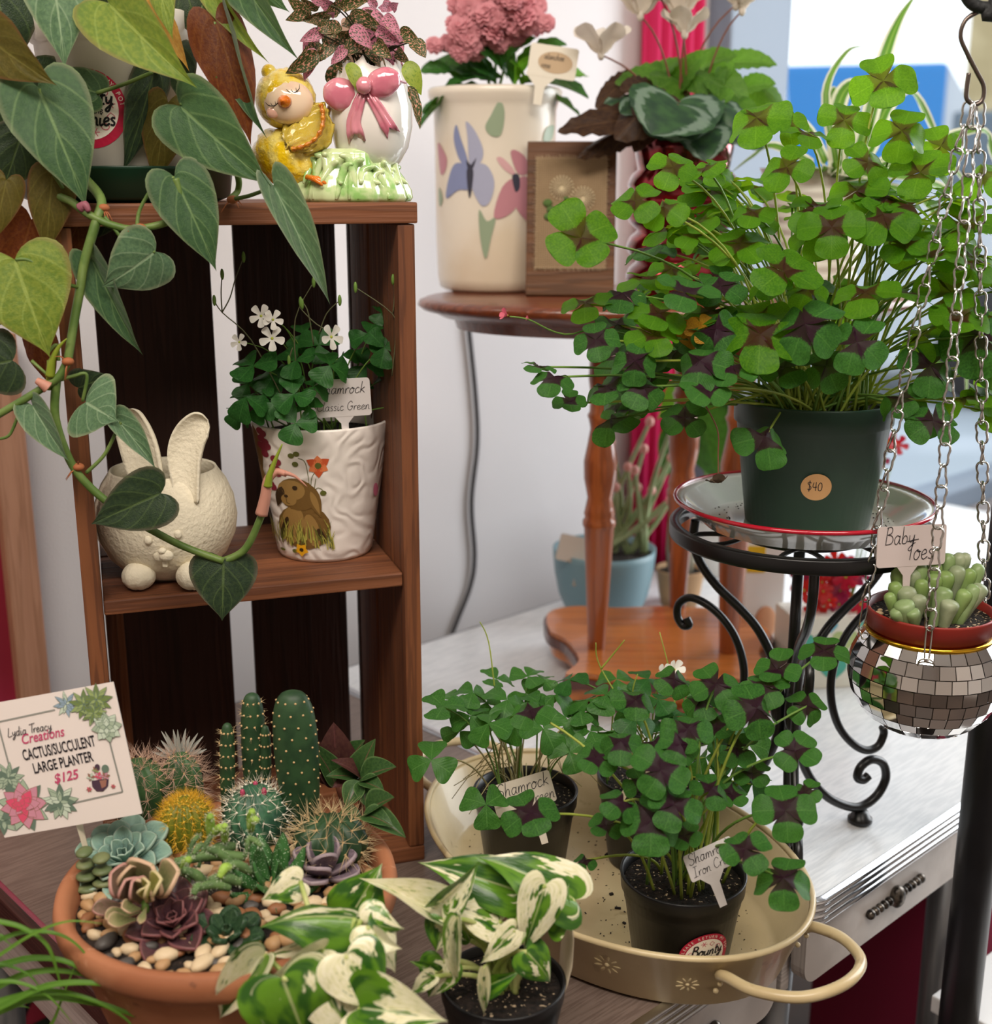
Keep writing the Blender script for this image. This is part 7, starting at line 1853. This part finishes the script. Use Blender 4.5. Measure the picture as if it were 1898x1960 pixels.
# ================================================================== marble pothos in the foreground
def pothos_mat(name, off, gfac):
    if name in _mats: return _mats[name]
    t = NT(name); uv = t.n('TexCoord').outputs['UV']; rnd_ = t.n('ObjectInfo').outputs['Random']
    ad = t.n('CombineXYZ', {0: t.math('MULTIPLY', rnd_, 31.), 1: t.math('MULTIPLY', rnd_, 17.), 2: off}).outputs[0]
    vv = t.n('VectorMath', {0: t.n('Mapping', {'Vector': uv, 'Scale': (2.6, 1.1, 1)}).outputs[0], 1: ad}, operation='ADD').outputs[0]
    v2 = t.n('VectorMath', {0: t.n('Mapping', {'Vector': uv, 'Scale': (16, 6, 1), 'Rotation': (0, 0, .5)}).outputs[0], 1: ad}, operation='ADD').outputs[0]
    big = t.noise(vv, .85, 4, .62); fine = t.noise(v2, 1.6, 4, .65)
    g = t.mix(t.ramp(t.noise(vv, 2.2, 2), .4, .6), C('#2f5a1c'), C('#5d8a22'))
    cream = t.mix(t.ramp(fine, .35, .7), C('#f2ecd0'), C('#dcd8a6'))
    c = t.mix(t.ramp(big, .50 - gfac, .53 - gfac), cream, g)
    c = t.mix(t.math('MULTIPLY', t.ramp(fine, .63, .66), .7), c, g)
    c = t.mix(t.math('MULTIPLY', t.ramp(fine, .30, .27), .8), c, cream)
    sx = t.n('SeparateXYZ', {0: uv}); u = t.math('ABSOLUTE', t.math('MULTIPLY_ADD', sx.outputs[0], 2., -1.))
    c = t.mix(t.math('MULTIPLY', t.math('SUBTRACT', 1., t.ramp(u, .015, .05)), .5), c, C('#cfd29a'))
    sh = t.bsdf(c, .3, 0, t.noise(vv, 9, 2), .15, .002, .15); tr_ = t.n('BsdfTranslucent', {'Color': c}).outputs[0]
    _mats[name] = t.done(t.n('MixShader', {0: .2, 1: sh, 2: tr_}).outputs[0]); return _mats[name]
pv = [pothos_mat('pothos_cream', 0., -.06), pothos_mat('pothos_marbled', 3., .0), pothos_mat('pothos_green', 7., .10)]
PTH = [MB().add(*g_leaf(HEART, 18, 6, f, d, rp_, 1.6, c_, tipdrop=td, seed=i)).mesh('leaf') for i, (f, d, rp_, c_, td) in enumerate(((.25, .3, .03, .5, .3), (.7, .25, .03, .0, .3), (-.3, .35, .03, .7, .4), (1.2, .15, .02, .0, .2), (.1, .6, .04, .6, .2)))]
def pothos(label, X, Y, r, leaves, stems, h=.078):
    t = thing('potted_pothos', label, 'potted plant', (X, Y, .0005)); pot(t, r, r * .74, h, blackp, .012); soil(t, r - .003, h - .007, soilmat('soil_perlite'))
    top = Vector((X, Y, h - .006)); k = 0
    for (ax, ay, tx, ty, ya, yt, w, ro, me, mi) in leaves:
        a_, b_ = W(ax, ay, ya), W(tx, ty, yt)
        leaf(t, PTH[me], a_, b_, pv[mi], w, roll=R(ro))
        j = Vector((random.uniform(-.012, .012), random.uniform(-.01, .01), 0))
        stem(t, arc(top + j, a_, .75, 6), .0021, pm('pothos_stem', '#b9bd7c', .45, col2='#9aab58', ns=50), 'stem', 8, 3, .75)
    return t
pothos('cream and green marbled pothos leaning over the terracotta bowl', -.090, .640, .041, [
 (680, 1757, 512, 1732, .665, .655, .78, 38, 2, 2), (672, 1752, 722, 1668, .70, .70, 1.1, 0, 0, 2), (575, 1688, 500, 1722, .70, .69, .85, 0, 0, 1), (705, 1772, 775, 1850, .655, .645, .9, -20, 4, 1), (663, 1828, 724, 1940, .635, .62, 1.12, 0, 0, 1), (507, 1828, 398, 1965, .655, .645, .46, 10, 1, 1), (618, 1818, 498, 1902, .65, .635, .52, -15, 1, 0),
 (540, 1872, 600, 2030, .62, .605, 1.15, 0, 4, 2), (690, 1930, 848, 1945, .625, .615, .75, -10, 1, 1), (620, 1890, 680, 2000, .63, .62, .9, 0, 0, 0), (610, 1812, 505, 1830, .67, .665, .35, 0, 0, 0), (690, 1760, 760, 1790, .66, .65, .9, 30, 2, 1), (640, 1780, 620, 1850, .66, .655, .9, 0, 2, 2), (720, 1790, 760, 1820, .65, .64, 1.0, 30, 1, 0)], None)
PB = pothos('marbled pothos in a black pot beside the cream tray', .0045, .716, .041, [
 (1100, 1722, 942, 1625, .705, .70, .66, 25, 0, 2), (992, 1706, 820, 1643, .712, .705, .58, 12, 0, 1), (842, 1757, 714, 1672, .70, .69, .46, 25, 1, 1), (848, 1726, 912, 1668, .70, .69, .6, 20, 1, 2), (954, 1764, 868, 1733, .70, .69, .85, 20, 0, 1), (1044, 1694, 997, 1836, .69, .68, .60, 0, 0, 1), (1048, 1772, 1094, 1706, .70, .70, .55, 30, 1, 2),
 (986, 1780, 920, 1852, .69, .68, .56, -10, 0, 1), (1008, 1822, 1070, 1884, .685, .68, .9, -10, 4, 2), (848, 1762, 834, 1824, .69, .68, 1.15, 0, 0, 1), (848, 1840, 818, 1916, .69, .68, 1.1, 0, 0, 1), (875, 1758, 868, 1900, .685, .675, .26, 10, 1, 1), (926, 1856, 926, 1947, .68, .67, .28, 0, 3, 0), (932, 1887, 990, 1864, .68, .675, .62, 10, 1, 2),
 (990, 1720, 1000, 1790, .72, .715, .9, 0, 0, 2), (900, 1800, 880, 1760, .71, .71, .9, 0, 2, 2), (940, 1730, 900, 1790, .715, .71, .5, 0, 1, 0), (830, 1870, 780, 1905, .68, .675, .6, 10, 1, 1), (830, 1860, 790, 1840, .685, .68, .5, 10, 1, 2)], None)
# bent card tag standing at the rim of that pot
TG = thing('plant_tag', 'bent cream card tag standing edge-on at the pothos pot rim', 'plant tag', W(1080, 1908, .705))
cpts = [(1092, 1752), (1096, 1800), (1093, 1850), (1084, 1885), (1074, 1912)]; cqts = [(1076, 1735), (1074, 1790), (1070, 1840), (1068, 1880), (1066, 1910)]
vs = []; fs = []
for i in range(5): vs += [loc_of(TG, W(*cpts[i], .712)), loc_of(TG, W(*cqts[i], .735))]
for i in range(4): fs.append((2 * i, 2 * i + 1, 2 * i + 3, 2 * i + 2))
o = MB().add(vs, fs).build('card', card_c, TG); o.modifiers.new('thickness', 'SOLIDIFY').thickness = .0008
# ================================================================== grass-like plant at the lower left
GR = thing('potted_grass', 'arching narrow-leaved green grass plant left of the terracotta bowl', 'potted plant', (-.46, .70, FLOOR))
MB().add(*g_lathe([(0, 0), (.075, 0), (.08, .01), (.10, .56), (.105, .565), (.105, .60), (.1, .60), (.095, .57), (.07, .02), (0, .02)], 40)).build('pot', pm('pot_charcoal', '#2a2a2c', .5), GR)
soil(GR, .095, .575)
gm_ = leafmat('grass_blade', '#4f7d28', '#6f9a3a', '#93b85c', .5, .1, .1, transl=.3, rough=.4, var=.5, tcol='#8ab82c', bump=0)
g0 = Vector((-.46, .70, FLOOR + .58))
for i, (L, w) in enumerate((([(-40,1850),(60,1790),(130,1764),(197,1768)],9),([(-40,1750),(40,1775),(90,1810),(112,1870),(118,1900)],10),([(-40,1812),(40,1786),(110,1788),(160,1822),(195,1888)],10),([(-40,1850),(60,1835),(130,1842),(180,1875),(200,1890)],14),([(-40,1905),(50,1865),(130,1860),(200,1884),(245,1935)],15),([(-40,1940),(90,1888),(200,1884),(285,1908),(336,1962)],14),
                        ([(-40,1925),(80,1898),(170,1912),(240,1950),(262,1985)],12),([(-40,1945),(70,1910),(180,1920),(260,1945),(312,1962)],18),([(85,1990),(105,1950),(125,1895),(150,1833)],9),([(-40,1930),(0,1926),(40,1926),(58,1930)],8),([(-40,1880),(30,1880),(90,1905),(140,1960)],10),([(-40,1800),(0,1790),(10,1800),(30,1815)],6),([(-40,1840),(20,1850),(60,1870),(80,1900)],8))):
    P = [W(x, y, .665 + .004 * (i % 5)) for x, y in L]
    if L[0][0] < 0: P = [g0 + Vector((random.uniform(-.03, .03), random.uniform(-.03, .03), 0)), P[0] + Vector((-.02, .01, .02 if i % 2 else .0))] + P
    else: P = [g0, P[0] + Vector((0, 0, -.03))] + P
    blade(GR, P, w * .8 / F_PX, gm_, 'blade', .4)
